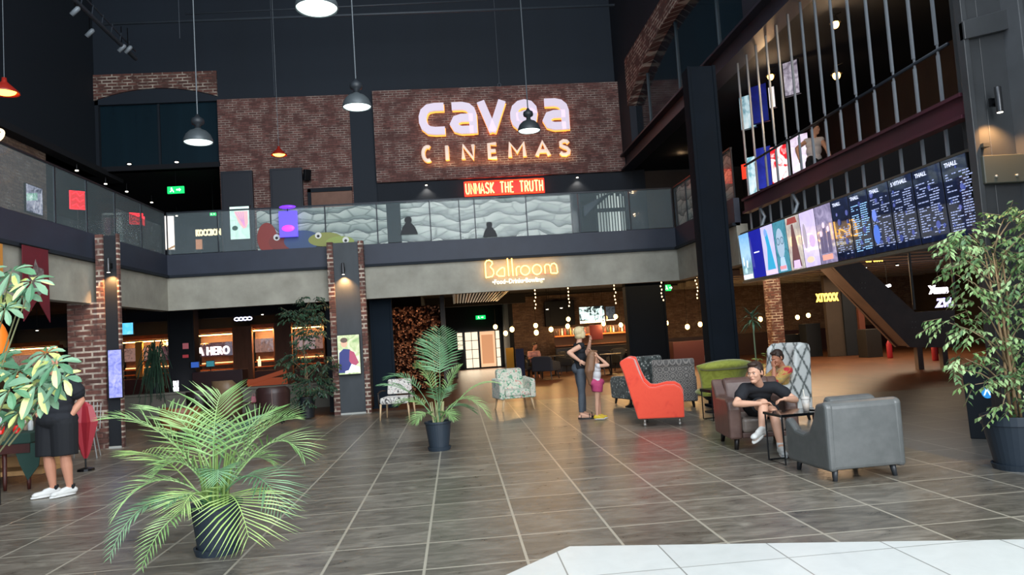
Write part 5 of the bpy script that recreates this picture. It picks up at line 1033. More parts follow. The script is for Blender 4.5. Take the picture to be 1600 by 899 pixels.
# wire side table in front of it with the orange cup
def wire_table(name, label, loc, rz, w, d, h, topm, tk=.02):
    t = thing(name, label, 'table', loc, rz); b = MB(); b.box(-w/2, w/2, -d/2, d/2, h-tk, h); b.build('tabletop', topm, t, bevel=.004)
    for sx in (-1, 1):
        b = MB(); x = sx*(w/2-.02); y = d/2-.02
        b.tube([(x, -y, h-tk), (x, -y, .01), (x, y, .01), (x, y, h-tk)], .009, 6); b.build('leg_frame', M_brass, t)
    b = MB(); b.tube([(-w/2+.02, d/2-.02, .01), (w/2-.02, d/2-.02, .01)], .008, 6); b.build('stretcher', M_brass, t); return t
wire_table('side_table', 'low black side table on thin wire legs before the olive green chair', (4.3, 11.95, 0), .1, .56, .42, .51, mat('top_#17181b', '#17181b', .35), .05)
t = thing('paper_cup', 'orange and white paper cup on the side table before the green chair', 'cup', (4.43, 11.9, .512)); b = MB(); b.lathe([(.03, 0), (.034, .06)], (0, 0, 0), 14); b.build('cup_base', mat('cup_white', '#e8dcc8', .6), t, smooth=True)
b = MB(); b.lathe([(.034, .06), (.043, .13)], (0, 0, 0), 14); b.build('cup_band', mat('cup_orange', '#f08a1c', .5), t, smooth=True); b = MB(); b.lathe([(.045, .13), (.045, .14), (.035, .15)], (0, 0, 0), 14); b.build('lid', mat('lid_orange', '#e87818', .4), t, smooth=True)
# brown leather club chair (seated man), and snake-pattern wing chair
M_leather = mat('brown_leather', '#6d554c', .38, c2='#573f39', scale=6, bump=.25)
M_leather_t = mat('taupe_leather_worn', '#8d8177', .3, c2='#6f635b', scale=7, bump=.3)
sd = [(-.4, .13), (-.42, .5), (-.38, .6), (-.28, .63), (.2, .62), (.36, .8), (.4, .84), (.45, .8), (.4, .13)]
BC = armchair('brown leather club armchair with the man in black seated in it', (3.78, 9.35, 0), -.12, .86, sd, [(.14, .3), (.26, .78), (.32, .85), (.42, .83), (.44, .76), (.36, .13)], M_leather, (.40, .2), .16, (.14, .035, .025), cush=M_leather_t, backw=.3)
M_snake = fabric('snake_lattice_fabric', 'scales', ['#5c625f', '#b0b5b2', '#dcdfdb'], 8.5)
prof2 = [(-.34, .14), (-.36, .5), (-.3, .58), (.0, .58), (.08, .68), (.14, .95), (.16, 1.12), (.28, 1.2), (.44, 1.18), (.46, 1.1), (.4, .14)]
armchair('tall wing chair with a grey snakeskin lattice pattern, holding the man in the patterned shirt', (4.93, 11.25, 0), -1.25, .66, prof2, [(.1, .35), (.22, .8), (.28, 1.18), (.36, 1.21), (.46, 1.17), (.4, .14)], M_snake, (.44, .18), .09, (.13, .03, .02))
# grey leather chair, back toward the camera
M_gl = mat('grey_leather', '#626463', .36, c2='#565958', scale=9, bump=.12)
gs = [(-.4, .1), (-.42, .52), (-.36, .55), (-.28, .5), (-.2, .44), (-.05, .42), (.06, .46), (.16, .6), (.22, .74), (.36, .76), (.41, .74), (.4, .1)]
GC = armchair('large grey leather tub armchair with its back to the camera', (3.84, 7.28, 0), pi+.06, .8, gs, [(.2, .2), (.24, .7), (.28, .76), (.36, .765), (.405, .74), (.4, .1)], M_gl, (.4, .2), .09, (.11, .033, .022, .015), mat('leg_charcoal', '#33363a', .4), backw=.395)
t = GC
b = MB(); b.cbox((0, .16, .66), (.52, .14, .26), rotm(rx=-.25)); b.build('back_cushion', M_gl, t, bevel=.05, seg=3)
# C-shaped black table with drink and small things
t = wire_table('side_table', 'black C-frame side table standing before the seated man in black', (3.75, 8.05, 0), .06, .62, .42, .55, mat('black_glass_top', '#0f1113', .1), .03)
t = thing('plastic_cup', 'clear plastic cup of iced coffee with a straw on the black side table', 'cup', (3.82, 7.98, .551)); M_clear = mat('clear_plastic', '#e6e2dc', .15, alpha=.45)
b = MB(); b.lathe([(.032, 0), (.045, .13)], (0, 0, 0), 16, cap=True); b.build('cup_wall', M_clear, t, smooth=True); b = MB(); b.lathe([(.028, .005), (.038, .08)], (0, 0, 0), 14); b.build('coffee', mat('milky_coffee', '#cdbba6', .4), t, smooth=True)
b = MB(); b.lathe([(.047, .13), (.047, .14), (.04, .16), (.012, .165)], (0, 0, 0), 16); b.build('lid', M_clear, t, smooth=True); b = MB(); b.tube([(.0, 0, .05), (-.015, 0, .24)], .005, 6); b.build('straw', mat('straw_cream', '#e9e4d4', .5), t)
t = thing('earbud_case', 'small white rounded case at the right end of the black side table', 'case', (3.98, 8.0, .551)); b = MB(); b.ell((0, 0, .02), (.035, .03, .02)); b.build('case_body', mat('case_white', '#e8eaea', .3), t, smooth=True); b = MB(); b.box(-.03, .03, -.031, -.029, .018, .021); b.build('lid_seam', mat('seam_grey', '#9a9c9c', .5), t)
t = thing('phone', 'black phone lying beside the plastic cup', 'phone', (3.91, 8.06, .551), .4); b = MB(); b.box(-.035, .035, -.07, .07, 0, .009); b.build('phone_body', M_scframe, t, bevel=.004); b = MB(); b.box(-.031, .031, -.066, .066, .009, .0095); b.build('phone_screen', mat('black_glass_top', '#0f1113', .1), t)
# floral armchair
M_floral = fabric('tropical_floral_fabric', 'floral', ['#3f7a54', '#86b094', '#cfcfc0', '#d9d2c0', '#c8564a'], 7)
M_beech = mat('pale_beech', '#d3b48c', .5)
fs_ = [(-.36, .26), (-.37, .6), (-.32, .66), (.2, .68), (.3, .7), (.36, .26)]
FC = armchair('tropical floral armchair on pale tapered legs before the ballroom entrance', (1.16, 15.95, 0), .2, .8, fs_, [(.12, .35), (.24, .84), (.28, .88), (.36, .88), (.42, .84), (.34, .26)], M_floral, (.45, .14), .12, (.27, .026, .014, .05), M_beech, cush=M_floral)
# small wood-arm chair left of the potted palm
M_wf = fabric('white_floral_fabric', 'floral', ['#2c2a2c', '#8f8a86', '#d9d4cc', '#e4e0d8', '#b9858c'], 9)
t = thing('wooden_armchair', 'white floral cushioned chair with dark wooden arms, left of the middle palm', 'armchair', (-1.33, 15.9, 0), -.15)
b = MB(); b.box(-.3, .3, -.3, .28, .33, .47); b.build('seat_cushion', M_wf, t, bevel=.04, seg=3); b = MB(); b.prism([(-.27, .5), (.27, .5), (.25, .82), (-.25, .82)], .1, lambda u, v, k: Vector((u, .24+k+.15*(v-.5), v))); b.build('backrest', M_wf, t, bevel=.03, seg=3)
for s in (-1, 1):
    b = MB(); b.tube([(s*.33, -.3, .56), (s*.34, 0, .6), (s*.33, .3, .58)], .02, 8, flat=.6).tube([(s*.33, -.28, .56), (s*.32, -.28, .3)], .016, 6); b.build('armrest', mat('dark_walnut', '#2a201b', .4), t, smooth=True)
    for y in (-.26, .28): b = MB(); b.tube([(s*.29, y, .34), (s*.31, y*1.1, 0)], [.024, .014], 8); b.build('leg', M_beech, t, smooth=True)
# brown leather pair with round table in the left bay
M_tan = mat('tan_leather', '#6b5540', .45, c2='#7b6248', scale=4, bump=.1); M_ox = mat('oxblood_leather', '#3c2725', .4, c2='#331f1e', scale=5, bump=.1)
def tubchair(label, loc, rz, m, h=.95, w=.62, stitch=None):
    t = thing('tub_chair', label, 'armchair', loc, rz)
    n = 14; b = MB(); vs = []
    for th in (0, .06):
        for j in range(5):
            v = j/4
            for i in range(n+1):
                a = pi*(-.15+1.3*i/n); r = (w/2-th)*(1+.12*v); f = .5+.5*(sin(a)) if sin(a) > 0 else .5*(1+sin(a)); hh = .2+(.42+(h-.62)*max(0, min(1, (f-.35)*2.2)))*v
                vs.append(Vector((r*cos(a), r*sin(a)*1.0+.02, hh)))
    k = 5*(n+1); fc = []
    for j in range(4):
        for i in range(n): a = j*(n+1)+i; fc += [(a, a+1, a+n+2, a+n+1), (k+a, k+a+n+1, k+a+n+2, k+a+1)]
    for i in range(n): a = 4*(n+1)+i; fc += [(a, a+1, k+a+1, k+a), (i, k+i, k+i+1, i+1)]
    for j in range(4): a = j*(n+1); fc.append((a, a+n+1, k+a+n+1, k+a)); a += n; fc.append((a, k+a, k+a+n+1, a+n+1))
    b.add(vs, fc); b.build('shell_back', m, t, smooth=True)
    b = MB(); b.lathe([(w/2-.06, .2), (w/2-.05, .42), (w/2-.1, .47), (.0, .48)], (0, -.02, 0), 20); b.build('seat_cushion', m, t, smooth=True)
    for a in (.8, 2.3, 3.9, 5.5): b = MB(); b.tube([(w*.32*cos(a), w*.32*sin(a), .22), (w*.4*cos(a), w*.4*sin(a), 0)], [.02, .013], 6); b.build('leg', mat('leg_dark', '#1e1a18', .4), t)
    if stitch: b = MB(); b.tube([(0, w/2+.055, h-.05), (0, w/2+.05, .6), (0, w/2+.035, .25)], .006, 5); b.build('seam', mat('seam_pale', '#8a7068', .6), t)
    return t
tubchair('tall tan leather tub chair behind the big palm, before the knee wall', (-5.3, 17.5, 0), 2.9, M_tan, 1.0, .6)
tubchair('dark oxblood tub chair with a pale back seam, beside the dark ficus', (-4.1, 16.75, 0), 3.3, M_ox, .82, .66, True)
tubchair('small near-black chair at the left of the tan tub chair', (-6.15, 18.2, 0), 2.0, mat('near_black_leather', '#251d1c', .4), .75, .56)
tubchair('orange-brown leather chair glimpsed through the fronds of the big palm', (-5.45, 15.0, 0), 3.0, mat('cognac_leather', '#7c4a2c', .45), .62, .7)
small_table('round brown table between the tan and the oxblood tub chairs', (-4.75, 17.0, 0), .27, .48, '#4a3a2e')
t = thing('handbag', 'small pink handbag leaning by the oxblood chair on the round table', 'bag', (-4.58, 16.95, .481)); b = MB(); b.prism([(-.06, 0), (.06, 0), (.045, .14), (-.045, .14)], .06, lambda u, v, k: Vector((u, k-.03, v))); b.build('bag_body', mat('pink_bag', '#b06a72', .5), t, bevel=.015); b = MB(); b.tube([(-.03, 0, .13), (-.02, 0, .19), (.02, 0, .19), (.03, 0, .13)], .005, 5); b.build('bag_handle', mat('pink_bag', '#b06a72', .5), t)
# black sign box with round blue logo
t = thing('sign_box', 'black angled floor box with a round blue logo, behind the big ficus', 'sign', (6.5, 8.45, 0), -.72)
b = MB(); b.prism([(-.36, 0), (.36, 0), (.36, .86), (-.36, .86)], .4, lambda u, v, k: Vector((u*(1+.06*v), k*(1-.1*v)-.2, v))); b.build('box_body', mat('box_black', '#1a222a', .5), t, bevel=.01)
b = MB(); b.prism(ellpts(-.14, .56, .06, .075), .004, lambda u, v, k: Vector((u, -.205-k, v))); d = b.build('logo_disc', emat('logo_blue', '#2f8fd8', .6), t)
b = MB(); b.prism([(-.18, .52), (-.165, .52), (-.14, .575), (-.115, .52), (-.1, .52), (-.132, .605), (-.148, .605)], .003, lambda u, v, k: Vector((u, -.21-k, v))); b.build('logo_mark', em('#d8ecff', .8), t)
# ---- left table and its goods
M_redwood = mat('mahogany_leg', '#4a2018', .4, c2='#3b1913', scale=5); M_felt = mat('dark_green_cloth', '#244038', .85)
t = thing('display_table', 'dark wooden table with a green cloth top, left behind the standing man', 'table', (-6.25, 10.7, 0))
b = MB(); b.box(-.7, .62, -.5, .5, .6, .74); b.build('green_cloth', M_felt, t, bevel=.015)
b = MB(); b.box(-.68, .6, -.48, .48, .48, .6); b.build('apron', M_redwood, t)
for x in (.28, -.62, .58):
    for y in (-.44, .44):
        if x == .28 and y > 0 or x == .58 and y < 0 and 0: continue
        b = MB(); b.tube([(x-.02, y, .5), (x-.02, y, .1), (x-.02, y, 0)], [.03, .026, .02], 8); b.build('leg', M_redwood, t, smooth=True)
b = MB(); b.box(-.6, .55, -.1, .4, .14, .2).box(-.6, .55, .38, .42, .14, .34); b.build('lower_shelf', mat('pale_plywood', '#b58a58', .6), t)
b = MB(); b.prism([(.3, .6), (.66, .6), (.62, .3), (.48, .12), (.38, .34)], .015, lambda u, v, k: Vector((u+.08, -.52+k*1.0+.05, v))); b.build('cloth_corner', M_felt, t)
rnd = random.Random(3)
for k in range(9):
    x = -6.2-.3+.1*k; y = 10.3+rnd.uniform(0, .35); h = rnd.uniform(.8, 1.15); cc_ = ['#cfd3cf', '#b9a08a', '#d8dcd8', '#8a3a2c', '#dfe3e0'][k % 5]
    t = thing('glass_bottle', 'clear glass bottle crowded among others on the green-topped table', 'bottle', (x, y, .742), 0, 'bottles on the green-topped table')
    b = MB(); b.lathe([(.03, 0), (.034, .01), (.034, .13*h), (.012, .19*h), (.012, .23*h)], (0, 0, 0), 10); b.build('bottle_body', mat('glassy_'+cc_, cc_, .12, alpha=.8), t, smooth=True); b = MB(); b.lathe([(.014, .23*h), (.014, .25*h)], (0, 0, 0), 8); b.build('cap', mat('cap_pale', '#d8d4cc', .5), t)
for k in range(4):
    x = -6.42+.2*k; t = thing('red_glass', 'bright red tumbler among the bottles on the green-topped table', 'glass', (x, 10.24, .742), 0, 'red tumblers on the green-topped table')
    b = MB(); b.lathe([(.04, 0), (.048, .1), (.044, .1), (.036, .01)], (0, 0, 0), 12, cap=False); b.build('tumbler', mat('tumbler_red', '#d8241a', .3), t, smooth=True); b = MB(); b.lathe([(.0, .0), (.038, .0), (.04, .08), (0, .08)], (0, 0, 0), 12, cap=False); b.build('contents', mat('contents_red', '#b81f18', .4), t, smooth=True)
p = at(-1, 541, Y=9.2); t = thing('balloon_lantern', 'bright orange round lantern at the left edge between the leaf clusters', 'lantern', tuple(p)); b = MB(); b.ell((-.03, 0, 0), (.13, .13, .3), n=18, m=12); b.build('lantern_skin', mat('orange_paper', '#f07a18', .5), t, smooth=True)
b = MB(); b.lathe([(.02, .28), (.02, .32)], (-.03, 0, 0), 8).tube([(-.03, 0, .3), (-.03, 0, 1.0)], .006, 5).tube([(-.03, 0, -.29), (-.03, 0, -p.z+.01)], .012, 6); b.build('hanging_cord', M_brass, t)
# closed red parasol leaning, wire chair
t = thing('closed_parasol', 'closed dark red parasol standing just right of the man in black shorts', 'umbrella', (-5.62, 11.6, 0))
b = MB(); n = 12; vs = []; rings = ((1.02, .03), (.95, .1), (.72, .16), (.5, .11), (.25, .05), (.18, .02))
for z, r in rings:
    for i in range(n): a = 2*pi*i/n; rr = r*(1+.22*(-1)**i); vs.append(Vector((rr*cos(a), rr*sin(a)*.8, z-.0)))
b.add(vs, [(j*n+i, j*n+(i+1) % n, (j+1)*n+(i+1) % n, (j+1)*n+i) for j in range(len(rings)-1) for i in range(n)]); b.build('folded_canopy', mat('parasol_red', '#a82c38', .45), t)
b = MB(); b.tube([(0, 0, 0), (0, 0, 1.15)], .012, 6); b.build('shaft', M_brass, t); b = MB(); b.lathe([(.12, 0), (.11, .03), (.02, .05)], (0, 0, 0), 14); b.build('foot', M_brass, t)
t = thing('wire_chair', 'pale wire bistro chair against the foot of the left brick pillar', 'chair', (-6.35, 13.1, 0), .3); M_wire = mat('pale_wire', '#a9aba8', .4, metal=.4)
b = MB()
for k in range(9): x = -.2+.05*k; b.tube([(x, .2, .46), (x*1.1, .26, .95-.3*abs(x))], .006, 5)
for z in (.55, .65, .75, .85): b.tube([(-.2, .22, z), (.2, .22, z)], .005, 5)
b.build('wire_back', M_wire, t); b = MB(); b.lathe([(.22, 0), (.22, .02)], (0, 0, .44), 16); b.build('seat', M_wire, t)
for sx in (-1, 1):
    for sy in (-1, 1): b = MB(); b.tube([(sx*.14, sy*.14, .44), (sx*.2, sy*.2, 0)], .01, 6); b.build('leg', M_wire, t)
# banner on the fascia
t = thing('wall_banner', 'dark red swallow-tailed banner with a pale emblem hanging on the left fascia', 'banner', (XL+.09, 12.22, 2.3))
bf = lambda u, v, k: Vector((.0+k, u, v)); 
b = MB(); b.prism([(-.36, 1.19), (.36, 1.19), (.38, 0), (.03, .36), (-.36, 0)], .012, bf); b.build('banner_cloth', mat('banner_red', '#6e1624', .7, c2='#5d1220', scale=4), t)
b = MB(); b.prism([(-.02, 1.0), (.05, .88), (.2, .86), (.22, .72), (.12, .62), (.16, .48), (.05, .4), (-.02, .55), (-.08, .42), (-.14, .6), (-.22, .72), (-.16, .84), (-.08, .84)], .004, lambda u, v, k: Vector((.013+k, u, v))); b.build('emblem', mat('emblem_grey', '#8f8580', .7, c2='#4a3c3c', scale=14), t)
b = MB(); b.tube([(.018, .09*cos(a*pi/8)-.02, .42+.07*sin(a*pi/8)) for a in range(8, 17)], .012, 5); b.build('gold_ring', mat('gold_thread', '#a8862e', .6), t)
b = MB(); b.tube([(.0, -.4, 1.2), (.0, .4, 1.2)], .012, 6); b.build('banner_rod', M_brass, t)
b = MB(); p = at(2, 385, X=XL+.06); b.box(XL+.02, XL+.05, p.y-.25, p.y+.05, 2.95, 3.45); b.build('fascia_panel', mat('amber_panel', '#c8863a', .6), label='amber strip of a panel on the fascia at the far left edge', cat='panel')
# ============================================================ PLANTS
def leafmat(name, c1, c2, rough=.45, scale=3):
    m, nt, b = newmat(name); tc = node(nt, 'ShaderNodeTexCoord'); n = node(nt, 'ShaderNodeTexNoise', Scale=scale, Detail=2.0); L(nt, tc.outputs['Object'], n.inputs['Vector'])
    L(nt, ramp(nt, n.outputs[0], [(.35, c1), (.65, c2)]), b.inputs['Base Color']); b.inputs['Roughness'].default_value = rough; b.inputs['Subsurface Weight'].default_value = 0
    return m
M_palm = leafmat('palm_green', '#6f9a56', '#a3c282'); M_palm2 = leafmat('palm_yellow_green', '#86ac56', '#b2cc80'); M_palmd = leafmat('palm_deep_green', '#4d7a50', '#7fa87c')
M_stem = mat('palm_stem', '#6f8a45', .5); M_pot = mat('slate_blue_plastic_pot', '#27323d', .5); M_soil = mat('soil', '#2a2420', .95)
def bez(p0, p1, p2, t): return p0*(1-t)**2+p1*2*t*(1-t)+p2*t*t
def frond(par, p0, p1, p2, ll=.3, n=30, m=None, wid=.011, start=.28, name='frond', droop=.35, rnd=random):
    p0, p1, p2 = Vector(p0), Vector(p1), Vector(p2); b = MB(); pts = [bez(p0, p1, p2, i/14) for i in range(15)]
    b.tube(pts, [.008-.006*i/14 for i in range(15)], 5)
    up = Vector((0, 0, 1))
    for i in range(n):
        t = start+(1-start)*i/(n-1); c = bez(p0, p1, p2, t); tg = (bez(p0, p1, p2, min(1, t+.02))-bez(p0, p1, p2, t-.02)).normalized()
        side = tg.cross(up); side = side.normalized() if side.length > .15 else Vector((1, 0, 0)); nrm = side.cross(tg).normalized()
        k = (i/(n-1)); ln = ll*(.55+.75*sin(pi*min(1, k*.85+.12)))*(1-.45*k**3)
        for s in (-1, 1):
            d = (side*s*1.0+tg*(.55+.5*k)+nrm*.25+Vector((rnd.uniform(-.08, .08),)*3)).normalized(); w = wid*(1-.4*k)
            q0 = c; q1 = c+d*ln*.5-up*ln*.05; q2 = c+d*ln-up*ln*droop; wv = tg*w
            fold = nrm*w*.5
            b.add([q0-wv*.4, q1-wv-fold*0, q2, q1+wv, q0+wv*.4, q1+fold], [(0, 1, 5), (1, 2, 5), (2, 3, 5), (3, 4, 5), (4, 0, 5)])
    return b.build(name, m or M_palm, par)
def pot(par, r0, r1, h, rim=.03, saucer=True, m=None):
    b = MB(); b.lathe([(0, .02), (r0, .02), (r1, h-rim), (r1+.012, h-rim), (r1+.014, h), (r1-.02, h), (r1-.03, h-.06), (0, h-.06)], (0, 0, 0), 32, cap=False); b.build('pot', m or M_pot, par, smooth=False, bevel=.004)
    b = MB(); b.lathe([(0, h-.055), (r1-.028, h-.055)], (0, 0, 0), 24, cap=False); b.build('soil', M_soil, par)
    if saucer: b = MB(); b.lathe([(0, 0), (r0+.02, 0), (r0+.035, .055), (r0+.015, .055), (r0+.01, .02), (0, .02)], (0, 0, 0), 32, cap=False); b.build('saucer', m or M_pot, par, smooth=False)
# big front palm
PX, PY = -2.03, 6.28
t = thing('potted_palm', 'large areca palm in a dark slate-blue pot, front left on the slate floor', 'plant', (PX, PY, 0)); O = Vector((PX, PY, 0))
pot(t, .15, .195, .4)
def rel(px, py, dy): return at(px, py, Y=PY+dy)-O
r5 = random.Random(5)
FR = [  # control px, tip px, depth of control and tip, leaflet length, material
 ((262, 640), (168, 655), -.1, -.15, .26, 0), ((330, 640), (345, 618), .1, .2, .3, 0), ((292, 628), (240, 640), .1, .25, .24, 0), ((395, 655), (458, 655), .05, .1, .3, 0),
 ((425, 640), (474, 712), -.1, -.2, .24, 0), ((400, 690), (440, 800), -.2, -.35, .22, 2), ((365, 735), (388, 838), -.45, -.6, .3, 1), ((308, 745), (285, 795), -.4, -.5, .2, 1),
 ((245, 700), (180, 805), -.25, -.4, .2, 0), ((215, 740), (172, 870), -.35, -.6, .12, 2), ((262, 775), (222, 886), -.5, -.75, .11, 0), ((255, 690), (205, 712), .3, .5, .2, 1),
 ((290, 690), (250, 735), -.15, -.2, .24, 0), ((380, 690), (420, 722), .2, .25, .22, 0), ((345, 700), (340, 752), -.3, -.4, .14, 2),
 ((370, 660), (428, 640), .3, .5, .26, 0), ((300, 680), (292, 655), .4, .6, .28, 1), ((360, 640), (375, 665), .5, .8, .24, 2), ((278, 760), (255, 790), -.3, -.45, .16, 2)]
for c, tp, d1, d2, ll, mi in FR:
    base = Vector((r5.uniform(-.07, .07), r5.uniform(-.07, .07), .34)); frond(t, base, rel(c[0], c[1], d1), rel(tp[0], tp[1], d2), ll*1.42, 17, [M_palm, M_palm2, M_palmd][mi], .011, .36 if mi else .3, droop=.18, rnd=r5)
b = MB()
for k in range(12): a = k*2.4; b.tube([(.08*cos(a), .08*sin(a), .34), (.1*cos(a), .1*sin(a), .55), (.16*cos(a), .16*sin(a), .8)], [.014, .012, .006], 6)
b.build('cane_stems', M_stem, t)
# middle palm
PX, PY = -.34, 10.95; t = thing('potted_palm', 'slender palm in a dark pot in the middle of the hall, one frond standing tall', 'plant', (PX, PY, 0)); O = Vector((PX, PY, 0))
pot(t, .14, .19, .42)
FR = [((688, 590), (686, 515), 0, .05, .3, 2), ((680, 580), (672, 528), .1, .2, .26, 2), ((650, 600), (594, 602), -.05, -.1, .26, 2), ((645, 570), (606, 592), .2, .3, .22, 2), ((700, 590), (718, 572), .1, .15, .2, 0), ((722, 588), (765, 652), -.15, -.25, .2, 0),
      ((705, 615), (742, 645), .1, .15, .2, 2), ((655, 610), (625, 632), .2, .3, .22, 0), ((665, 630), (650, 660), -.2, -.3, .18, 0), ((692, 630), (708, 655), -.15, -.2, .16, 0), ((670, 570), (655, 575), .1, .1, .25, 0), ((735, 585), (782, 600), .0, .0, .14, 0), ((680, 600), (700, 610), -.3, -.35, .2, 2)]
for c, tp, d1, d2, ll, mi in FR:
    base = Vector((r5.uniform(-.06, .06), r5.uniform(-.06, .06), .36)); frond(t, base, rel(c[0], c[1], d1), rel(tp[0], tp[1], d2), ll*1.25, 19, [M_palm, M_palm2, M_palmd][mi], .012, .55 if tp[1] < 530 else .38, droop=.22, rnd=r5)
b = MB()
for k in range(7): a = k*2.4; b.tube([(.06*cos(a), .06*sin(a), .36), (.1*cos(a), .1*sin(a), .7)], [.014, .008], 6)
b.build('cane_stems', mat('pale_cane', '#a9a77a', .5), t)
# leafy trees built of twigs with small leaves
def leafquad(b, c, d, n, ln, w):
    s = d.cross(n).normalized()*w/2; mid = c+d*ln*.45; tip = c+d*ln; up = n*w*.15
    b.add([c, mid+s+up, tip, mid-s+up, mid], [(0, 1, 4), (1, 2, 4), (2, 3, 4), (3, 0, 4)])
def foliage(par, clumps, ln=.075, w=.034, dens=60, mats=None, seed=1, drop=.7, names='foliage'):
    r = random.Random(seed); bs = [MB() for _ in mats]; tw = MB()
    for c, rad in clumps:
        c = Vector(c)
        for q in range(int(dens*(rad[0]*rad[2])/(.04))):
            while True:
                v = Vector((r.uniform(-1, 1), r.uniform(-1, 1), r.uniform(-1, 1)))
                if v.length < 1: break
            p = c+Vector((v.x*rad[0], v.y*rad[1], v.z*rad[2])); out = Vector((v.x, v.y, v.z*.4)); out = (out+Vector((r.uniform(-.5, .5), r.uniform(-.5, .5), 0))).normalized()
            dirv = (out+Vector((0, 0, -drop*.6))).normalized(); mi = r.randrange(len(bs)); m = 6
            e = p+dirv*.16; tw.tube([p, e], .0025, 3, cap=False)
            for k in range(m):
                s = 1 if k % 2 else -1; sd = dirv.cross(Vector((0, 0, 1))); sd = (sd.normalized() if sd.length > .1 else Vector((1, 0, 0)))*s
                d = (dirv*.5+sd*.8+Vector((r.uniform(-.3, .3), r.uniform(-.3, .3), -drop+r.uniform(-.3, .3)))).normalized(); nn = (Vector((r.uniform(-.5, .5), r.uniform(-.8, .2), 1))).normalized()
                leafquad(bs[mi], p.lerp(e, k/(m-1)), d, nn, ln*r.uniform(.75, 1.2), w*r.uniform(.8, 1.1))
    for b, m in zip(bs, mats): b.build(names, m, par, kind='stuff')
    tw.build('twigs', mat('twig_brown', '#7a6a4e', .7), par, kind='stuff')
FXX, FXY = 5.36, 6.85; O = Vector((FXX, FXY, 0)); t = thing('potted_ficus', 'tall weeping fig in a large dark pot at the right edge', 'plant', (FXX, FXY, 0))
pot(t, .2, .275, .52, rim=.09)
M_f1 = leafmat('ficus_light', '#86a868', '#a8c48a'); M_f2 = leafmat('ficus_mid', '#5f8a4c', '#86a968'); M_f3 = leafmat('ficus_dark', '#3f5f3a', '#5d7f50')
k_ = 6.85/F
def cl_(px, py, rx, ry, dy=0, rd=None): p = at(px, py, Y=FXY+dy)-O; return (p+Vector((0, -.12, 0)), (rx*k_, (rd or rx)*k_*.6, ry*k_))
CL = [cl_(1500, 368, 34, 22), cl_(1555, 345, 22, 12, .1), cl_(1590, 332, 30, 14, .1), cl_(1478, 388, 20, 14, -.1), cl_(1528, 392, 34, 20, .1), cl_(1580, 372, 26, 16, -.1), cl_(1615, 350, 30, 30), cl_(1506, 420, 28, 14, -.1), cl_(1556, 412, 30, 14, .15), cl_(1600, 400, 26, 16), cl_(1475, 428, 12, 7),
      cl_(1500, 448, 24, 12), cl_(1575, 445, 30, 18, -.1), cl_(1620, 440, 30, 30), cl_(1470, 505, 26, 14), cl_(1515, 480, 26, 14, .1), cl_(1500, 515, 22, 12, -.1), cl_(1560, 490, 26, 14, .1), cl_(1600, 490, 24, 24), cl_(1540, 530, 26, 14), cl_(1495, 560, 24, 12), cl_(1530, 565, 20, 12, .1),
      cl_(1580, 545, 26, 16), cl_(1510, 600, 18, 10), cl_(1560, 590, 26, 18, -.1), cl_(1595, 585, 24, 22), cl_(1575, 625, 22, 12, -.1), cl_(1550, 640, 12, 8), cl_(1475, 575, 10, 8), cl_(1460, 395, 8, 6), cl_(1640, 540, 24, 60)]
foliage(t, CL, .072, .034, 36, [M_f1, M_f1, M_f2, M_f3], 4)
b = MB(); rb_ = random.Random(9)
tr = [(-.03, 0), (.03, .02), (.0, -.03), (.05, -.02)]
for dx_, dy_ in tr:
    b.tube([(dx_, dy_, .46), (dx_*1.3, dy_, .8), (dx_*.5-.02, dy_, 1.2), (dx_*1.6-.03, dy_, 1.6), (dx_*2-.06, dy_, 2.1)], [.016, .015, .013, .011, .006], 7)
b.build('trunk', mat('ficus_trunk', '#a98c66', .7, c2='#8a7050', scale=14), t, smooth=True)
b = MB()
for c, rad in CL: s_ = Vector((rb_.uniform(-.05, .02), 0, max(.75, c.z-.35))); b.tube([s_, s_.lerp(c, .5)+Vector((0, 0, .06)), c], [.009, .006, .003], 5)
b.build('branches', mat('ficus_branch', '#9a8464', .7), t, smooth=True)
# dark ficus by the pillar
DX, DY = -3.5, 17.35; O = Vector((DX, DY, 0)); FXY = DY; k_ = DY/F; t = thing('potted_ficus', 'tall dark weeping fig in a black pot left of the slate-faced pillar', 'plant', (DX, DY, 0))
pot(t, .15, .19, .5, saucer=False, m=mat('black_pot', '#1a1f24', .5))
CL2 = [cl_(487, 468, 14, 8), cl_(465, 492, 24, 14), cl_(495, 490, 20, 14), cl_(487, 515, 22, 14), cl_(475, 535, 16, 9), cl_(455, 562, 16, 12), cl_(500, 570, 24, 14), cl_(465, 585, 14, 10), cl_(490, 600, 30, 14), cl_(475, 620, 16, 14), cl_(508, 608, 14, 10)]
M_d1 = leafmat('dark_leaf', '#24402f', '#3d5c42'); M_d2 = leafmat('dark_leaf_b', '#1c3226', '#2f4c38')
foliage(t, CL2, .1, .045, 24, [M_d1, M_d2], 6)
b = MB(); b.tube([(0, 0, .44), (.03, 0, 1.0), (-.02, 0, 1.6), (0, 0, 2.4)], [.025, .022, .018, .008], 7).tube([(.04, 0, .44), (-.02, 0, .9), (.06, 0, 1.5)], [.018, .014, .008], 7); b.build('trunk', mat('ficus_trunk_dim', '#8a7258', .7), t, smooth=True)
b = MB()
for c, rad in CL2: s_ = Vector((0, 0, max(.6, c.z-.3))); b.tube([s_, c], [.008, .003], 5)
b.build('branches', mat('ficus_branch', '#9a8464', .7), t)
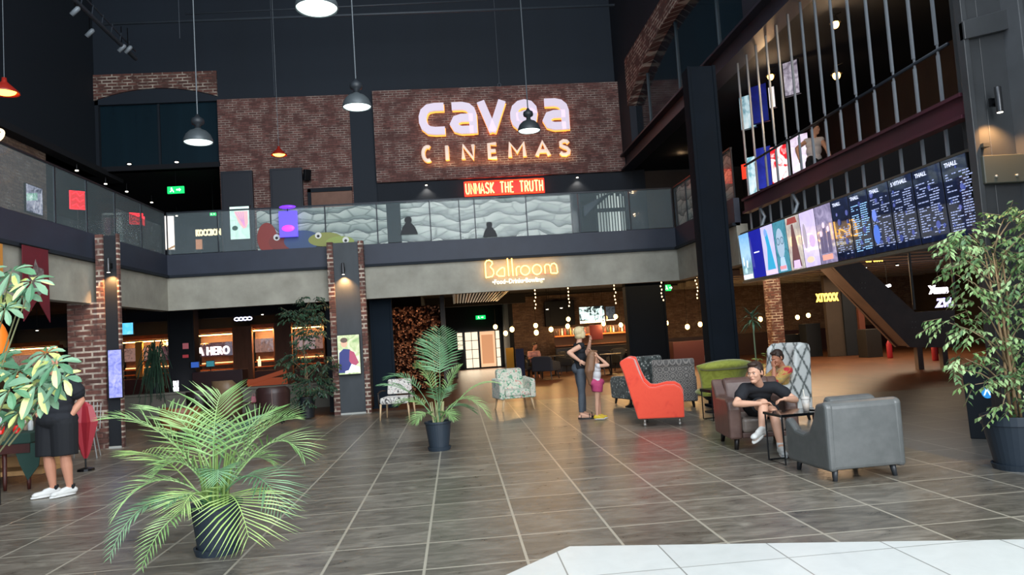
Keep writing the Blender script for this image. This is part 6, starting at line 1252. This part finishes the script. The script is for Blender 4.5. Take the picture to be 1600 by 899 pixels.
# trailing plant on the knee wall
O = Vector((X_(243, 600, 20.5), 20.55, .672)); t = thing('trailing_plant', 'dark trailing plant spilling over the knee wall beside the left pillar', 'plant', tuple(O)); FXY = 20.4; k_ = 20.4/F
b = MB(); b.lathe([(.13, 0), (.17, .28), (.15, .28)], (0, 0, 0), 20, cap=True); b.build('pot', mat('black_pot', '#1a1f24', .5), t)
b = MB(); b2 = MB(); r = random.Random(12)
for k in range(95):
    a = r.uniform(0, 2*pi); R0 = r.uniform(.05, .45); h0 = r.uniform(.5, 1.5); d = Vector((cos(a)*R0, sin(a)*R0*.5-.1, 0)); top = Vector((d.x*.5, d.y*.5, .28+h0)); end = Vector((d.x*1.25, d.y-.12, .28+h0-r.uniform(.6, 1.3)))
    pts = [bez(Vector((0, 0, .25)), top+Vector((0, 0, .3)), end, i/7) for i in range(8)]
    q = b if k % 2 else b2
    for i in range(7):
        wv = Vector((.02*(1-abs(i-3)/5), 0, 0)); q.add([pts[i]-wv, pts[i]+wv, pts[i+1]+wv, pts[i+1]-wv], [(0, 1, 2, 3)])
b.build('leaves', leafmat('trail_a', '#2a4636', '#4a6a50'), t); b2.build('leaves', leafmat('trail_b', '#1f3529', '#34523e'), t)
# dracaena beside the steel column, small bush
O = Vector((4.98, 12.9, 0)); t = thing('potted_dracaena', 'thin-stemmed dracaena with a spiky head before the tall steel column', 'plant', tuple(at(1180, 620, Y=12.75)*Vector((1, 1, 0)) if 0 else (at(1181, 560, Y=12.75).x, 12.75, 0)))
ox_ = at(1181, 560, Y=12.75).x; zt = at(1178, 492, Y=12.75).z
pot(t, .12, .16, .34, saucer=False); b = MB(); b.tube([(0, 0, .28), (.0, 0, zt)], [.018, .012], 7); b.build('stem', mat('dracaena_stem', '#5c6a4e', .7), t, smooth=True)
b = MB(); r = random.Random(2)
for k in range(30):
    a = 2.4*k; e = .9-1.6*k/30; ln = r.uniform(.22, .34); d = Vector((cos(a)*cos(e), sin(a)*cos(e), sin(e))); p0 = Vector((0, 0, zt-.004*k)); s_ = d.cross(Vector((0, 0, 1))).normalized()*.018
    m_ = p0+d*ln*.55; tp = p0+d*ln-Vector((0, 0, .08)); b.add([p0-s_*.5, m_-s_, tp, m_+s_, p0+s_*.5], [(0, 1, 3, 4), (1, 2, 3)])
b.build('leaves', leafmat('dracaena_leaf', '#2f5240', '#54785a'), t)
O = Vector((4.55, 11.35, 0)); FXY = 11.3; k_ = 11.3/F; t = thing('potted_shrub', 'small yellow-green shrub behind the man in the patterned shirt', 'plant', (at(1200, 570, Y=12.2).x, 12.2, 0)); O = Vector((at(1200, 570, Y=12.2).x, 12.2, 0)); FXY = 12.2
pot(t, .12, .16, .4, saucer=False); foliage(t, [cl_(1197, 565, 13, 11), cl_(1205, 580, 10, 10)], .1, .035, 20, [leafmat('shrub_leaf', '#6f8434', '#96a558')], 3, drop=.1)
b = MB(); b.tube([(0, 0, .34), (0, 0, .95)], .012, 6); b.build('stem', M_stem, t)
# variegated umbrella plant at the left edge
SX, SY = -3.42, 5.0; O = Vector((SX, SY, 0)); t = thing('umbrella_plant', 'variegated yellow-green umbrella plant in a white pot at the left edge', 'plant', (SX, SY, 0))
pot(t, .2, .29, .5, saucer=False, m=mat('white_pot', '#cfd6cc', .4))
M_v1 = leafmat('umbrella_grey_green', '#5d8466', '#84a684'); M_v2 = leafmat('umbrella_cream', '#aebb62', '#ccd38c', scale=5); M_v3 = leafmat('umbrella_deep', '#3f6a4c', '#5c8a62')
bs = [MB(), MB(), MB()]; st = MB(); r = random.Random(21)
def compound(px, py, dy, rad, face=None):
    c = at(px, py, Y=SY+dy)-O; nrm = Vector((r.uniform(-.5, .5), -.8+r.uniform(-.3, .3), .6+r.uniform(-.2, .4))).normalized(); a0 = r.uniform(0, 6); u = nrm.orthogonal().normalized(); v = nrm.cross(u)
    st.tube([Vector((0, 0, .5)).lerp(c, .55)+Vector((0, .1, .05)), c], [.006, .004], 5)
    for k in range(8):
        a = a0+2*pi*k/8; d = (u*cos(a)+v*sin(a)).normalized(); ln = rad*r.uniform(.85, 1.1); w = ln*.36; s = d.cross(nrm).normalized(); dr = Vector((0, 0, -1))
        P = []
        for q, ww in ((.0, .1), (.3, .6), (.6, 1.0), (.85, .8), (1.0, .15)): P.append((c+d*ln*(.14+q*.86)+dr*ln*.35*q*q+nrm*.0, ww*w/2))
        mi = r.choice([0, 0, 0, 0, 0, 1, 2, 2]); inner = 1 if mi == 0 and r.random() < .4 else mi
        for i in range(4):
            (p, a_), (q_, b_) = P[i], P[i+1]
            bs[mi].add([p-s*a_, p-s*a_*.1-nrm*.006, q_-s*b_*.1-nrm*.006, q_-s*b_], [(0, 1, 2, 3)]); bs[mi if i in (0,) else inner].add([p+s*a_, p-s*a_*.1-nrm*.006, q_-s*b_*.1-nrm*.006, q_+s*b_], [(3, 2, 1, 0)])
for px, py, dy, rd in ((18, 425, 0, .17), (50, 440, -.1, .15), (4, 455, .1, .16), (35, 462, .05, .13), (-25, 430, 0, .18), (8, 482, -.1, .12), (-20, 480, .1, .16),
                       (58, 598, -.1, .17), (28, 580, 0, .15), (78, 585, .1, .13), (15, 610, -.15, .16), (45, 628, .05, .13), (-10, 575, 0, .17), (68, 615, -.05, .15), (-15, 640, 0, .17), (2, 560, .1, .14), (55, 570, .15, .12), (30, 645, -.1, .1), (86, 568, -.15, .15), (98, 592, -.2, .14), (72, 552, 0, .13)):
    compound(px, py, dy, rd)
for b, m in zip(bs, (M_v1, M_v2, M_v3)): b.build('leaflets', m, t, kind='stuff')
st.tube([(0, 0, .44), (.05, 0, .9), (-.05, 0, 1.5), (0, 0, 2.0)], [.02, .018, .014, .008], 8); st.build('stems', mat('umbrella_stem', '#7a7a58', .7), t)
# ============================================================ PEOPLE
def skinmat(name, c):
    m = mat(name, c, .55, c2=c, spec=.35); return m
SK1 = mat('skin_warm', '#c98f74', .55, spec=.35); SK2 = mat('skin_light', '#d6a58a', .55, spec=.35); SK3 = mat('skin_tan', '#bd8266', .55, spec=.35)
def lerp(a, b, t): return a.lerp(b, t)
def head_geo(b, c, R, s=1.0, ears=True):
    def q(x, y, z): return c+R @ Vector((x*s, y*s, z*s))
    def e(p, r): b.ell(q(*p), (r[0]*s, r[1]*s, r[2]*s), R, 16, 11)
    e((0, .012, .03), (.074, .092, .088)); e((0, -.028, -.02), (.060, .062, .082)); e((0, -.045, -.078), (.040, .040, .032)); e((0, -.01, -.05), (.058, .065, .05))
    e((0, -.078, .022), (.045, .018, .012)); b.cap(q(0, -.083, .012), q(0, -.104, -.022), .008*s, .013*s, 8); e((0, -.083, -.052), (.024, .014, .009)); e((0, -.082, -.085), (.018, .014, .014))
    for k in (-1, 1):
        e((k*.036, -.068, -.022), (.022, .018, .020))
        if ears: e((k*.077, .012, -.002), (.011, .018, .030))
def eyes(par, c, R, s=1.0, brow='#3a2a20'):
    for k in (-1, 1):
        b = MB(); b.ell(c+R @ Vector((k*.030*s, -.081*s, .004*s)), (.012*s, .006*s, .007*s), R, 10, 6); o = b.build('eye', mat('eye_white', '#d8d0c8', .3), par, smooth=True)
        b = MB(); b.ell(c+R @ Vector((k*.030*s, -.0865*s, .004*s)), (.0055*s, .003*s, .006*s), R, 8, 5); b.build('iris', mat('iris_dark', '#2a1d16', .3), o, smooth=True)
        b = MB(); b.tube([c+R @ Vector((k*x*s, y*s, z*s)) for x, y, z in ((.016, -.094, .020), (.030, -.094, .025), (.046, -.086, .020))], .0035*s, 5, flat=.7); b.build('eyebrow', mat('brow_'+brow, brow, .8), par)
    b = MB(); b.tube([c+R @ Vector((x*s, y*s, z*s)) for x, y, z in ((-.020, -.092, -.052), (0, -.098, -.050), (.020, -.092, -.052))], .0036*s, 6, flat=.8); b.build('lips', mat('lips', '#a8625a', .5), par, smooth=True)
def hand_geo(b, w, d, n, s=1.0, curl=.5, thumb=1):
    """w wrist, d pointing direction, n palm normal (fingers curl towards n)"""
    d = d.normalized(); n = (n-d*n.dot(d)).normalized(); side = d.cross(n)
    R = Matrix((side, d, n)).transposed()
    b.ell(w+d*.045*s, (.040*s, .052*s, .017*s), R, 12, 8)
    for i, (x, l) in enumerate(((-.029, .058), (-.010, .070), (.010, .066), (.028, .052))):
        a = w+d*.082*s+side*x*s; c1 = a+(d*cos(curl*.5)+n*sin(curl*.5)).normalized()*l*.5*s; c2 = c1+(d*cos(curl*1.4)+n*sin(curl*1.4)).normalized()*l*.5*s
        b.cap(a, c1, .0095*s, .0088*s, 8); b.cap(c1, c2, .0088*s, .007*s, 8)
    t0 = w+d*.025*s+side*thumb*.033*s; t1 = t0+(d*.6+side*thumb*.8+n*.35).normalized()*.035*s; t2 = t1+(d*.85+side*thumb*.3+n*.45).normalized()*.03*s
    b.cap(t0, t1, .013*s, .0105*s, 8); b.cap(t1, t2, .0105*s, .008*s, 8)
def limb(b, a, m, e, r0, r1, r2, r3, bulge=1.12):
    b.cap(a, lerp(a, m, .45), r0, r0*.98); b.cap(lerp(a, m, .45), m, r0*.98, r1); mid = lerp(m, e, .3); b.cap(m, mid, r1, r1*bulge); b.cap(mid, e, r1*bulge, r2)
def torso_geo(b, pel, ch, shl, shr, hl, hr, k=1.0, inf=0, fat=1.0, female=False):
    ax = (ch-pel).normalized(); sd = (shl-shr).normalized(); fw = ax.cross(sd).normalized(); R = Matrix((sd, fw, ax)).transposed()
    Hs = (hl-hr).normalized(); hw = (hl-hr).length/2
    b.ell(pel+ax*.02*k, (.155*k*fat+inf, .115*k*fat+inf, .13*k), R, 18, 10); b.ell(lerp(pel, ch, .42), ((.125 if female else .142)*k*fat+inf, .1*k*fat+inf, .16*k), R, 18, 10)
    b.ell(lerp(pel, ch, .78), (.155*k*(1+.5*(fat-1))+inf, .11*k*fat+inf, .17*k), R, 18, 10); up = (shl+shr)/2
    b.ell(lerp(ch, up, .5), (.165*k+inf, .1*k+inf, .12*k), R, 18, 10); b.cap(shl, shr, .055*k+inf, .055*k+inf, 12)
def build_person(label, loc, J, skin, k=1.0, hs=1.0, yaw=0, pitch=0, roll=0, fat=1.0, female=False, hands=(), faceful=True, res=.0065, bare_feet=False, hd_ears=True, lk=1.0):
    t = thing('person', label, 'person', loc); o = Vector(loc); V = {a: Vector(p)-o for a, p in J.items()}; b = MB()
    torso_geo(b, V['pel'], V['ch'], V['sl'], V['sr'], V['hl'], V['hr'], k, 0, fat, female)
    R = rotm(pitch, roll, yaw); hd = V['head']; nk = (V['sl']+V['sr'])/2+Vector((0, 0, .02*k))
    b.cap(nk, hd+R @ Vector((0, .015, -.055*hs)), .056*k, .052*k*hs, 12); head_geo(b, hd, R, hs, hd_ears)
    for s, sd in (('l', 1), ('r', -1)):
        limb(b, V['s'+s], V['e'+s], V['w'+s], .050*k*fat, .040*k, .027*k, 0)
        limb(b, V['h'+s], V['k'+s], V['a'+s], .088*k*fat*lk, .056*k*lk, .036*k, 0, 1.08)
        a = V['a'+s]; tt = V['t'+s]; b.cap(a+Vector((0, 0, -.01)), tt, .036*k, .028*k); hp = a-(tt-a).normalized()*.045*k; b.cap(Vector((hp.x, hp.y, tt.z+.012)), tt, .030*k, .026*k)
    for s, d, n, cu, th in hands: hand_geo(b, V['w'+s], Vector(d), Vector(n), k*.98, cu, th)
    b.build('body', skin, t, remesh=res, sm=3)
    if faceful: eyes(t, hd, R, hs)
    return t, V, R
def garment(par, name, m, fn, res=.009, sm=4): b = MB(); fn(b); return b.build(name, m, par, remesh=res, sm=sm)
def shirt(par, V, m, k=1.0, inf=.012, fat=1.0, sleeve=.55, female=False, hem=.0, name='tshirt'):
    def f(b):
        torso_geo(b, V['pel']+Vector((0, 0, hem)), V['ch'], V['sl'], V['sr'], V['hl'], V['hr'], k, inf, fat, female)
        for s in 'lr':
            if sleeve: b.cap(V['s'+s], lerp(V['s'+s], V['e'+s], sleeve), .060*k*fat+inf*.6, .056*k*fat+inf*.8, 14); 
            if sleeve: e0 = lerp(V['s'+s], V['e'+s], sleeve); b.cap(lerp(V['s'+s], V['e'+s], sleeve-.2), e0, .06*k*fat+inf*.7, .058*k*fat+inf, 14, ends=False)
        c = (V['sl']+V['sr'])/2; b.cap(c, c+Vector((0, 0, .035*k)), .075*k, .066*k, 14, ends=False)
    return garment(par, name, m, f)
def shorts(par, V, m, k=1.0, inf=.016, fat=1.0, ln=.85, name='shorts'):
    def f(b):
        b.ell(V['pel']+Vector((0, 0, .0)), (.16*k*fat+inf, .12*k*fat+inf, .13*k), None, 18, 10)
        for s in 'lr': b.cap(V['h'+s], lerp(V['h'+s], V['k'+s], ln), .092*k*fat+inf, .082*k*fat+inf, 16, ends=False); b.ell(V['h'+s], (.09*k*fat+inf,)*3, None, 14, 9)
    return garment(par, name, m, f)
def trousers(par, V, m, k=1.0, inf=.008, fat=1.0, end=.93, name='trousers', lk=1.0):
    def f(b):
        b.ell(V['pel'], (.155*k*fat+inf, .118*k*fat+inf, .13*k), None, 18, 10)
        for s in 'lr':
            e = lerp(V['k'+s], V['a'+s], end); th = lerp(V['h'+s], V['k'+s], .5); b.cap(V['h'+s], th, .092*k*fat*lk+inf, .088*k*fat*lk+inf, 14); b.cap(th, V['k'+s], .088*k*fat*lk+inf, .060*k*lk+inf, 14); md = lerp(V['k'+s], V['a'+s], .3); b.cap(V['k'+s], md, .058*k*lk+inf, .062*k*lk+inf, 14); b.cap(md, e, .062*k*lk+inf, .040*k+inf, 14, ends=False)
    return garment(par, name, m, f)
def shoe(par, a, t, m, solem, k=1.0, sock=None, sockh=.09, zl=None):
    f = (t-a); f.z = 0 if zl is None else f.z; L_ = f.length; f = f.normalized(); sd = f.cross(Vector((0, 0, 1))).normalized(); up = sd.cross(f); R = Matrix((sd, f, up)).transposed(); g = t.z-.022*k
    base = Vector((a.x, a.y, 0))+Vector((0, 0, a.z if zl is not None else 0)); 
    heel = (a-f*.05*k) if zl is not None else Vector((a.x, a.y, t.z))-f*.05*k; toe = t+f*.03*k
    if zl is not None: heel = a-f*.045*k-up*.055*k
    def gf(b):
        b.cap(heel+up*.028*k, toe+up*.012*k-f*.03*k, .042*k, .036*k, 14); b.cap(lerp(heel, toe, .1)+up*.06*k, lerp(heel, toe, .5)+up*.04*k, .040*k, .036*k, 12); b.ell(toe-f*.035*k+up*.012*k, (.043*k, .05*k, .028*k), R)
    garment(par, 'shoe', m, gf, .006, 3)
    b = MB(); c = (heel+toe)/2; Lh = (toe-heel).length/2+.025*k
    pts = [(.045*k*cos(2*pi*i/20)*(1 if sin(2*pi*i/20) > 0 else .85), (Lh)*sin(2*pi*i/20)) for i in range(20)]
    b.prism(pts, .022*k, lambda u, v, kk: c+sd*u+f*v+up*(kk-.024*k)); b.build('shoe_sole', solem, par, bevel=.004)
    if sock:
        b = MB(); b.lathe([(.040*k, 0), (.043*k, .03), (.044*k, sockh), (.038*k, sockh+.002)], (0, 0, 0), 14, cap=False)
        ax = Vector((0, 0, 1)); b.v = [lerp(heel, toe, .12)+up*.05*k+p for p in b.v]; b.build('sock', sock, par, smooth=True)
def hair(par, V, R, m, s=1.0, fn=None, short=True, res=.008, name='hair'):
    hd = V['head']
    def q(x, y, z): return hd+R @ Vector((x*s, y*s, z*s))
    def f(b):
        b.ell(q(0, .024, .052), (.081*s, .095*s, .082*s), R, 18, 11); b.ell(q(0, .055, .01), (.076*s, .06*s, .085*s), R, 16, 10)
        if short: b.ell(q(0, -.045, .1), (.058*s, .04*s, .024*s), R, 14, 8); [b.cap(q(k*.072, -.012, .05), q(k*.074, -.004, .0), .012*s, .007*s, 8) for k in (-1, 1)]
        if fn: fn(b, q)
    return garment(par, name, m, f, res, 2)
M_blk = mat('black_cotton', '#14161c', .85, c2='#191c23', scale=8); M_blk2 = mat('black_jersey', '#101217', .85); M_whs = mat('white_sneaker', '#d6d6d2', .5); M_sole = mat('white_rubber', '#dcdcd8', .6); M_dsock = mat('black_sock', '#15161a', .9); M_wsock = mat('white_sock', '#d8d6d4', .9)
M_brh = mat('dark_brown_hair', '#2e211b', .6, c2='#3d2c22', scale=30, stretch=(1, 1, .2))
# A: man standing at left, hands in pockets
JA = dict(pel=(-4.9, 9.55, .93), ch=(-4.9, 9.55, 1.22), sl=(-4.73, 9.50, 1.42), sr=(-5.08, 9.58, 1.43), el=(-4.62, 9.58, 1.14), wl=(-4.77, 9.47, .88), er=(-5.2, 9.62, 1.14), wr=(-5.04, 9.5, .88), hl=(-4.81, 9.53, .88), hr=(-5.0, 9.57, .88), kl=(-4.79, 9.5, .48), al=(-4.77, 9.55, .10), tl=(-4.88, 9.40, .03), kr=(-5.0, 9.53, .48), ar=(-4.98, 9.58, .10), tr=(-5.12, 9.45, .03), head=(-4.92, 9.5, 1.63))
JA = {k: (v[0]-.05, v[1], v[2]) for k, v in JA.items()}
pa, V, R = build_person('man in black t-shirt, black knee shorts and white sneakers, hands in pockets', (-4.9, 9.52, 0), JA, SK1, 1.0, 1.0, -.5, 0, fat=1.25, hands=(('l', (-.35, -.25, -.9), (-.5, -.8, 0), .5, 1), ('r', (.35, -.25, -.9), (.5, -.8, 0), .5, -1)), lk=1.08)
shirt(pa, V, M_blk, 1.0, .03, 1.3, .62); shorts(pa, V, M_blk2, 1.0, .04, 1.25, .97); hair(pa, V, R, M_brh)
b = MB(); q0 = V['kl']+Vector((.0, -.122, .09)); b.prism([(-.03, 0), (.02, .005), (.03, .02), (-.01, .022), (-.028, .012)], .004, lambda u, v, k: q0+Vector((u, -k, v))); b.build('shorts_logo', mat('logo_white', '#e8e8e8', .5), pa)
for s in 'lr': shoe(pa, V['a'+s], V['t'+s], M_whs, M_sole, .98, M_dsock, .05)
# B: blonde woman seen from behind right, hand on hip
JB = dict(pel=(2.23, 13.5, .92), ch=(2.25, 13.5, 1.17), sl=(2.22, 13.64, 1.33), sr=(2.27, 13.36, 1.33), er=(2.02, 13.30, 1.24-.02), wr=(2.20, 13.28, 1.06), el=(2.42, 13.66, 1.16), wl=(2.46, 13.5, 1.40), hl=(2.22, 13.58, .86), hr=(2.24, 13.42, .86), kl=(2.26, 13.60, .47), al=(2.27, 13.62, .09), tl=(2.42, 13.60, .03), kr=(2.22, 13.42, .47), ar=(2.19, 13.42, .09), tr=(2.34, 13.38, .03), head=(2.29, 13.5, 1.56))
pb, V, R = build_person('blonde woman in a black sleeveless top and grey trousers, hand on hip', (2.23, 13.5, 0), JB, SK2, .95, .97, pi/2+.25, -.02, female=True, hands=(('r', (.6, -.1, -.4), (.2, .9, 0), .5, -1), ('l', (.1, -.1, 1), (-.8, -.4, 0), .9, 1)), lk=.95)
shirt(pb, V, M_blk, .95, .010, 1.0, .0, True, name='sleeveless_top'); trousers(pb, V, mat('grey_denim', '#50575f', .8, c2='#454c55', scale=12), .95, .008, 1.0, lk=.95)
M_blond = mat('blonde_hair', '#dccba2', .5, c2='#c4ad7a', scale=30, stretch=(1, 1, .2))
hair(pb, V, R, M_blond, .97, lambda b, q: (b.ell(q(0, .03, .03), (.1, .11, .1), R, 16, 10), b.ell(q(0, .045, -.045), (.09, .075, .075), R, 16, 10), [b.ell(q(k*.075, -.01, -.03), (.03, .055, .075), R, 12, 8) for k in (-1, 1)]))
for s in 'lr':
    a, tt = V['a'+s], V['t'+s]; f = (tt-a); f.z = 0; f = f.normalized(); c = lerp(a, tt, .5); c.z = 0; sd = Vector((-f.y, f.x, 0))
    b = MB(); b.prism([(.045*cos(2*pi*i/16), .145*sin(2*pi*i/16)) for i in range(16)], .02, lambda u, v, k: c+sd*u+f*v+Vector((0, 0, k))); b.build('sandal_sole', mat('sandal_black', '#17181a', .5), pb)
    b = MB()
    for tq, h in ((.3, .075), (-.2, .06)): b.tube([c+f*(.1*tq*3-.02)+sd*.05*cos(a_)+Vector((0, 0, .015+h*sin(a_))) for a_ in [pi*i/8 for i in range(9)]], .007, 5)
    b.build('sandal_strap', mat('sandal_black', '#17181a', .5), pb)
# C: girl with long hair
JC = dict(pel=(2.46, 13.18, .66), ch=(2.47, 13.18, .84), sl=(2.45, 13.27, .955), sr=(2.50, 13.07, .955), er=(2.66, 13.0, .96), wr=(2.50, 13.1, 1.13), el=(2.55, 13.33, 1.02), wl=(2.44, 13.3, 1.2), hl=(2.46, 13.24, .61), hr=(2.47, 13.12, .61), kl=(2.49, 13.25, .34), al=(2.50, 13.26, .07), tl=(2.60, 13.23, .025), kr=(2.44, 13.12, .34), ar=(2.42, 13.12, .07), tr=(2.52, 13.09, .025), head=(2.45, 13.17, 1.13))
pc, V, R = build_person('girl with long brown hair, white top, pink shorts and yellow shoes beside the blonde woman', (2.46, 13.18, 0), JC, SK2, .68, .86, pi/2+.3, 0, female=True, hands=(('r', (-.3, .1, .8), (-.7, .5, 0), .8, -1), ('l', (-.4, 0, .8), (-.7, -.3, 0), .8, 1)))
shirt(pc, V, mat('white_top', '#d8d6d8', .8), .68, .010, 1.0, .0, True, name='white_top'); shorts(pc, V, mat('pink_shorts', '#b03a66', .8, c2='#c24a76', scale=14), .68, .03, 1.1, .42)
M_lh = mat('long_brown_hair', '#6d4c36', .55, c2='#8a6447', scale=26, stretch=(1, 1, .12))
hair(pc, V, R, M_lh, .86, lambda b, q: (b.cap(q(0, .07, .0), q(0, .14, -.3), .075, .085, 12), b.cap(q(0, .14, -.3), q(0, .13, -.56), .085, .035, 12), b.cap(q(.05, .05, -.02), q(.06, .1, -.28), .05, .045, 10), b.cap(q(-.05, .05, -.02), q(-.06, .1, -.28), .05, .045, 10)))
for s in 'lr': shoe(pc, V['a'+s], V['t'+s], mat('yellow_shoe', '#d8b82a', .5), M_sole, .72)
# D: seated man in black, legs crossed, leaning on his knee
JD = dict(pel=(3.76, 9.20, .50), ch=(3.70, 9.02, .66), sr=(3.49, 8.86, .765), sl=(3.87, 8.86, .755), er=(3.31, 8.74, .60), wr=(3.54, 8.55, .605), el=(4.05, 8.72, .60), wl=(3.83, 8.52, .64), hr=(3.68, 9.10, .48), hl=(3.86, 9.10, .47), kr=(3.60, 8.60, .60), ar=(3.475, 8.42, .31), tr=(3.33, 8.30, .25), kl=(3.72, 8.62, .47), al=(3.69, 8.42, .10), tl=(3.66, 8.27, .03), head=(3.575, 8.72, .955))
pd, V, R = build_person('man in black t-shirt and shorts seated with crossed legs in the brown armchair', (3.76, 9.2, 0), JD, SK2, .98, 1.1, -.85, .05, hands=(('r', (.9, -.15, .05), (0, -.3, -1), .7, 1), ('l', (-.9, -.1, -.1), (0, -.2, -1), .8, -1)))
shirt(pd, V, M_blk, .98, .018, 1.08, .5); shorts(pd, V, M_blk2, .98, .02, 1.05, .62); hair(pd, V, R, M_brh, 1.1)
shoe(pd, V['al'], V['tl'], M_whs, M_sole, 1.0, M_wsock, .07)
shoe(pd, V['ar'], V['tr'], M_whs, M_sole, 1.0, None, .07, zl=True); b = MB(); b.cap(V['ar']-(V['tr']-V['ar'])*.1+Vector((-.0, 0, -.03)), lerp(V['ar'], V['kr'], .22), .043, .041, 12); b.build('sock', M_wsock, pd, smooth=True)
# E: man in patterned shirt in the wing chair
JE = dict(pel=(5.0, 11.2, .50), ch=(4.95, 11.08, .70), sr=(4.98, 10.88, .80), sl=(4.98, 11.22, .80), er=(4.74, 10.86, .62), wr=(4.78, 10.92, .85), el=(4.76, 11.3, .60), wl=(4.66, 11.12, .58), hr=(4.94, 11.12, .48), hl=(4.96, 11.3, .48), kr=(4.52, 11.22, .5), ar=(4.46, 11.55, .1), tr=(4.35, 11.66, .03), kl=(4.5, 11.42, .5), al=(4.36, 11.82, .10), tl=(4.26, 11.92, .03), head=(4.88, 11.0, .99))
pe, V, R = build_person('dark-haired man in a red and yellow patterned shirt resting his face on his hand', (5.0, 11.2, 0), JE, SK3, .96, 1.0, -1.2, .35, hands=(('r', (-.1, .1, .9), (.5, .2, 0), 1.0, -1), ('l', (-.9, 0, -.1), (0, 0, -1), .6, 1)))
shirt(pe, V, fabric('patterned_shirt', 'floral', ['#b31f2c', '#c22b34', '#c9a45a', '#b8924a', '#8f9a6a'], 4, .8), .96, .02, 1.05, .7, name='patterned_shirt'); shorts(pe, V, mat('dark_shorts', '#23262c', .85), .96, .02, 1.0, .8); hair(pe, V, R, M_brh, 1.0)
for s in 'lr': shoe(pe, V['a'+s], V['t'+s], M_whs, M_sole, 1.0)
# F: woman on the upper gallery
JF = dict(pel=(7.64, 14.6, 4.84), ch=(7.66, 14.6, 5.08), sl=(7.80, 14.52, 5.24), sr=(7.52, 14.62, 5.24), el=(7.86, 14.44, 5.0), wl=(7.84, 14.3, 4.8), er=(7.30, 14.62, 5.10), wr=(7.28, 14.5, 4.84), hl=(7.72, 14.57, 4.78), hr=(7.56, 14.62, 4.78), kl=(7.74, 14.5, 4.38), al=(7.74, 14.6, 4.0), tl=(7.8, 14.45, 3.93), kr=(7.55, 14.62, 4.38), ar=(7.53, 14.7, 4.0), tr=(7.55, 14.55, 3.93), head=(7.70, 14.54, 5.46))
pf, V, R = build_person('woman in a white sleeveless top and black trousers on the upper gallery', (7.64, 14.6, 3.9), JF, SK2, .95, .97, .45, .1, female=True, hands=(('l', (0, -.3, -1), (-1, 0, 0), .4, 1), ('r', (0, -.4, -.9), (1, 0, 0), .4, -1)), res=.01)
shirt(pf, V, mat('white_top', '#d8d6d8', .8), .95, .010, 1.0, .0, True, name='white_top'); trousers(pf, V, M_blk2, .95); hair(pf, V, R, M_brh, .97, lambda b, q: b.ell(q(0, .11, .03), (.04, .04, .04)))
for s in 'lr': shoe(pf, V['a'+s], V['t'+s], M_blk2, M_sole, .95)
# G: small seated guest in the bar
JG = dict(pel=(2.80, 27.1, .5), ch=(2.80, 27.05, .75), sl=(2.97, 27.0, .92), sr=(2.63, 27.0, .92), el=(3.0, 26.9, .7), wl=(2.9, 26.75, .74), er=(2.6, 26.9, .7), wr=(2.7, 26.75, .74), hl=(2.9, 27.05, .48), hr=(2.7, 27.05, .48), kl=(2.9, 26.65, .5), al=(2.9, 26.62, .1), tl=(2.9, 26.47, .03), kr=(2.7, 26.65, .5), ar=(2.7, 26.62, .1), tr=(2.7, 26.47, .03), head=(2.85, 26.95, 1.16))
pg, V, R = build_person('far guest in a pale pink top seated in the bar beside the brick wall', (2.8, 27.05, 0), JG, SK1, .95, 1.0, .8, .2, hands=(('l', (-.3, -1, 0), (0, 0, -1), .4, 1), ('r', (.3, -1, 0), (0, 0, -1), .4, -1)), res=.014)
shirt(pg, V, mat('pale_pink_top', '#b98a86', .8), .95, .015, 1.0, .6); trousers(pg, V, M_blk2, .95); hair(pg, V, R, M_brh, 1.0)
simple_chair('lounge_chair', 'dark chair under the far guest in the pink top', (2.8, 27.1, 0), 0, '#20242a', .56, .8)
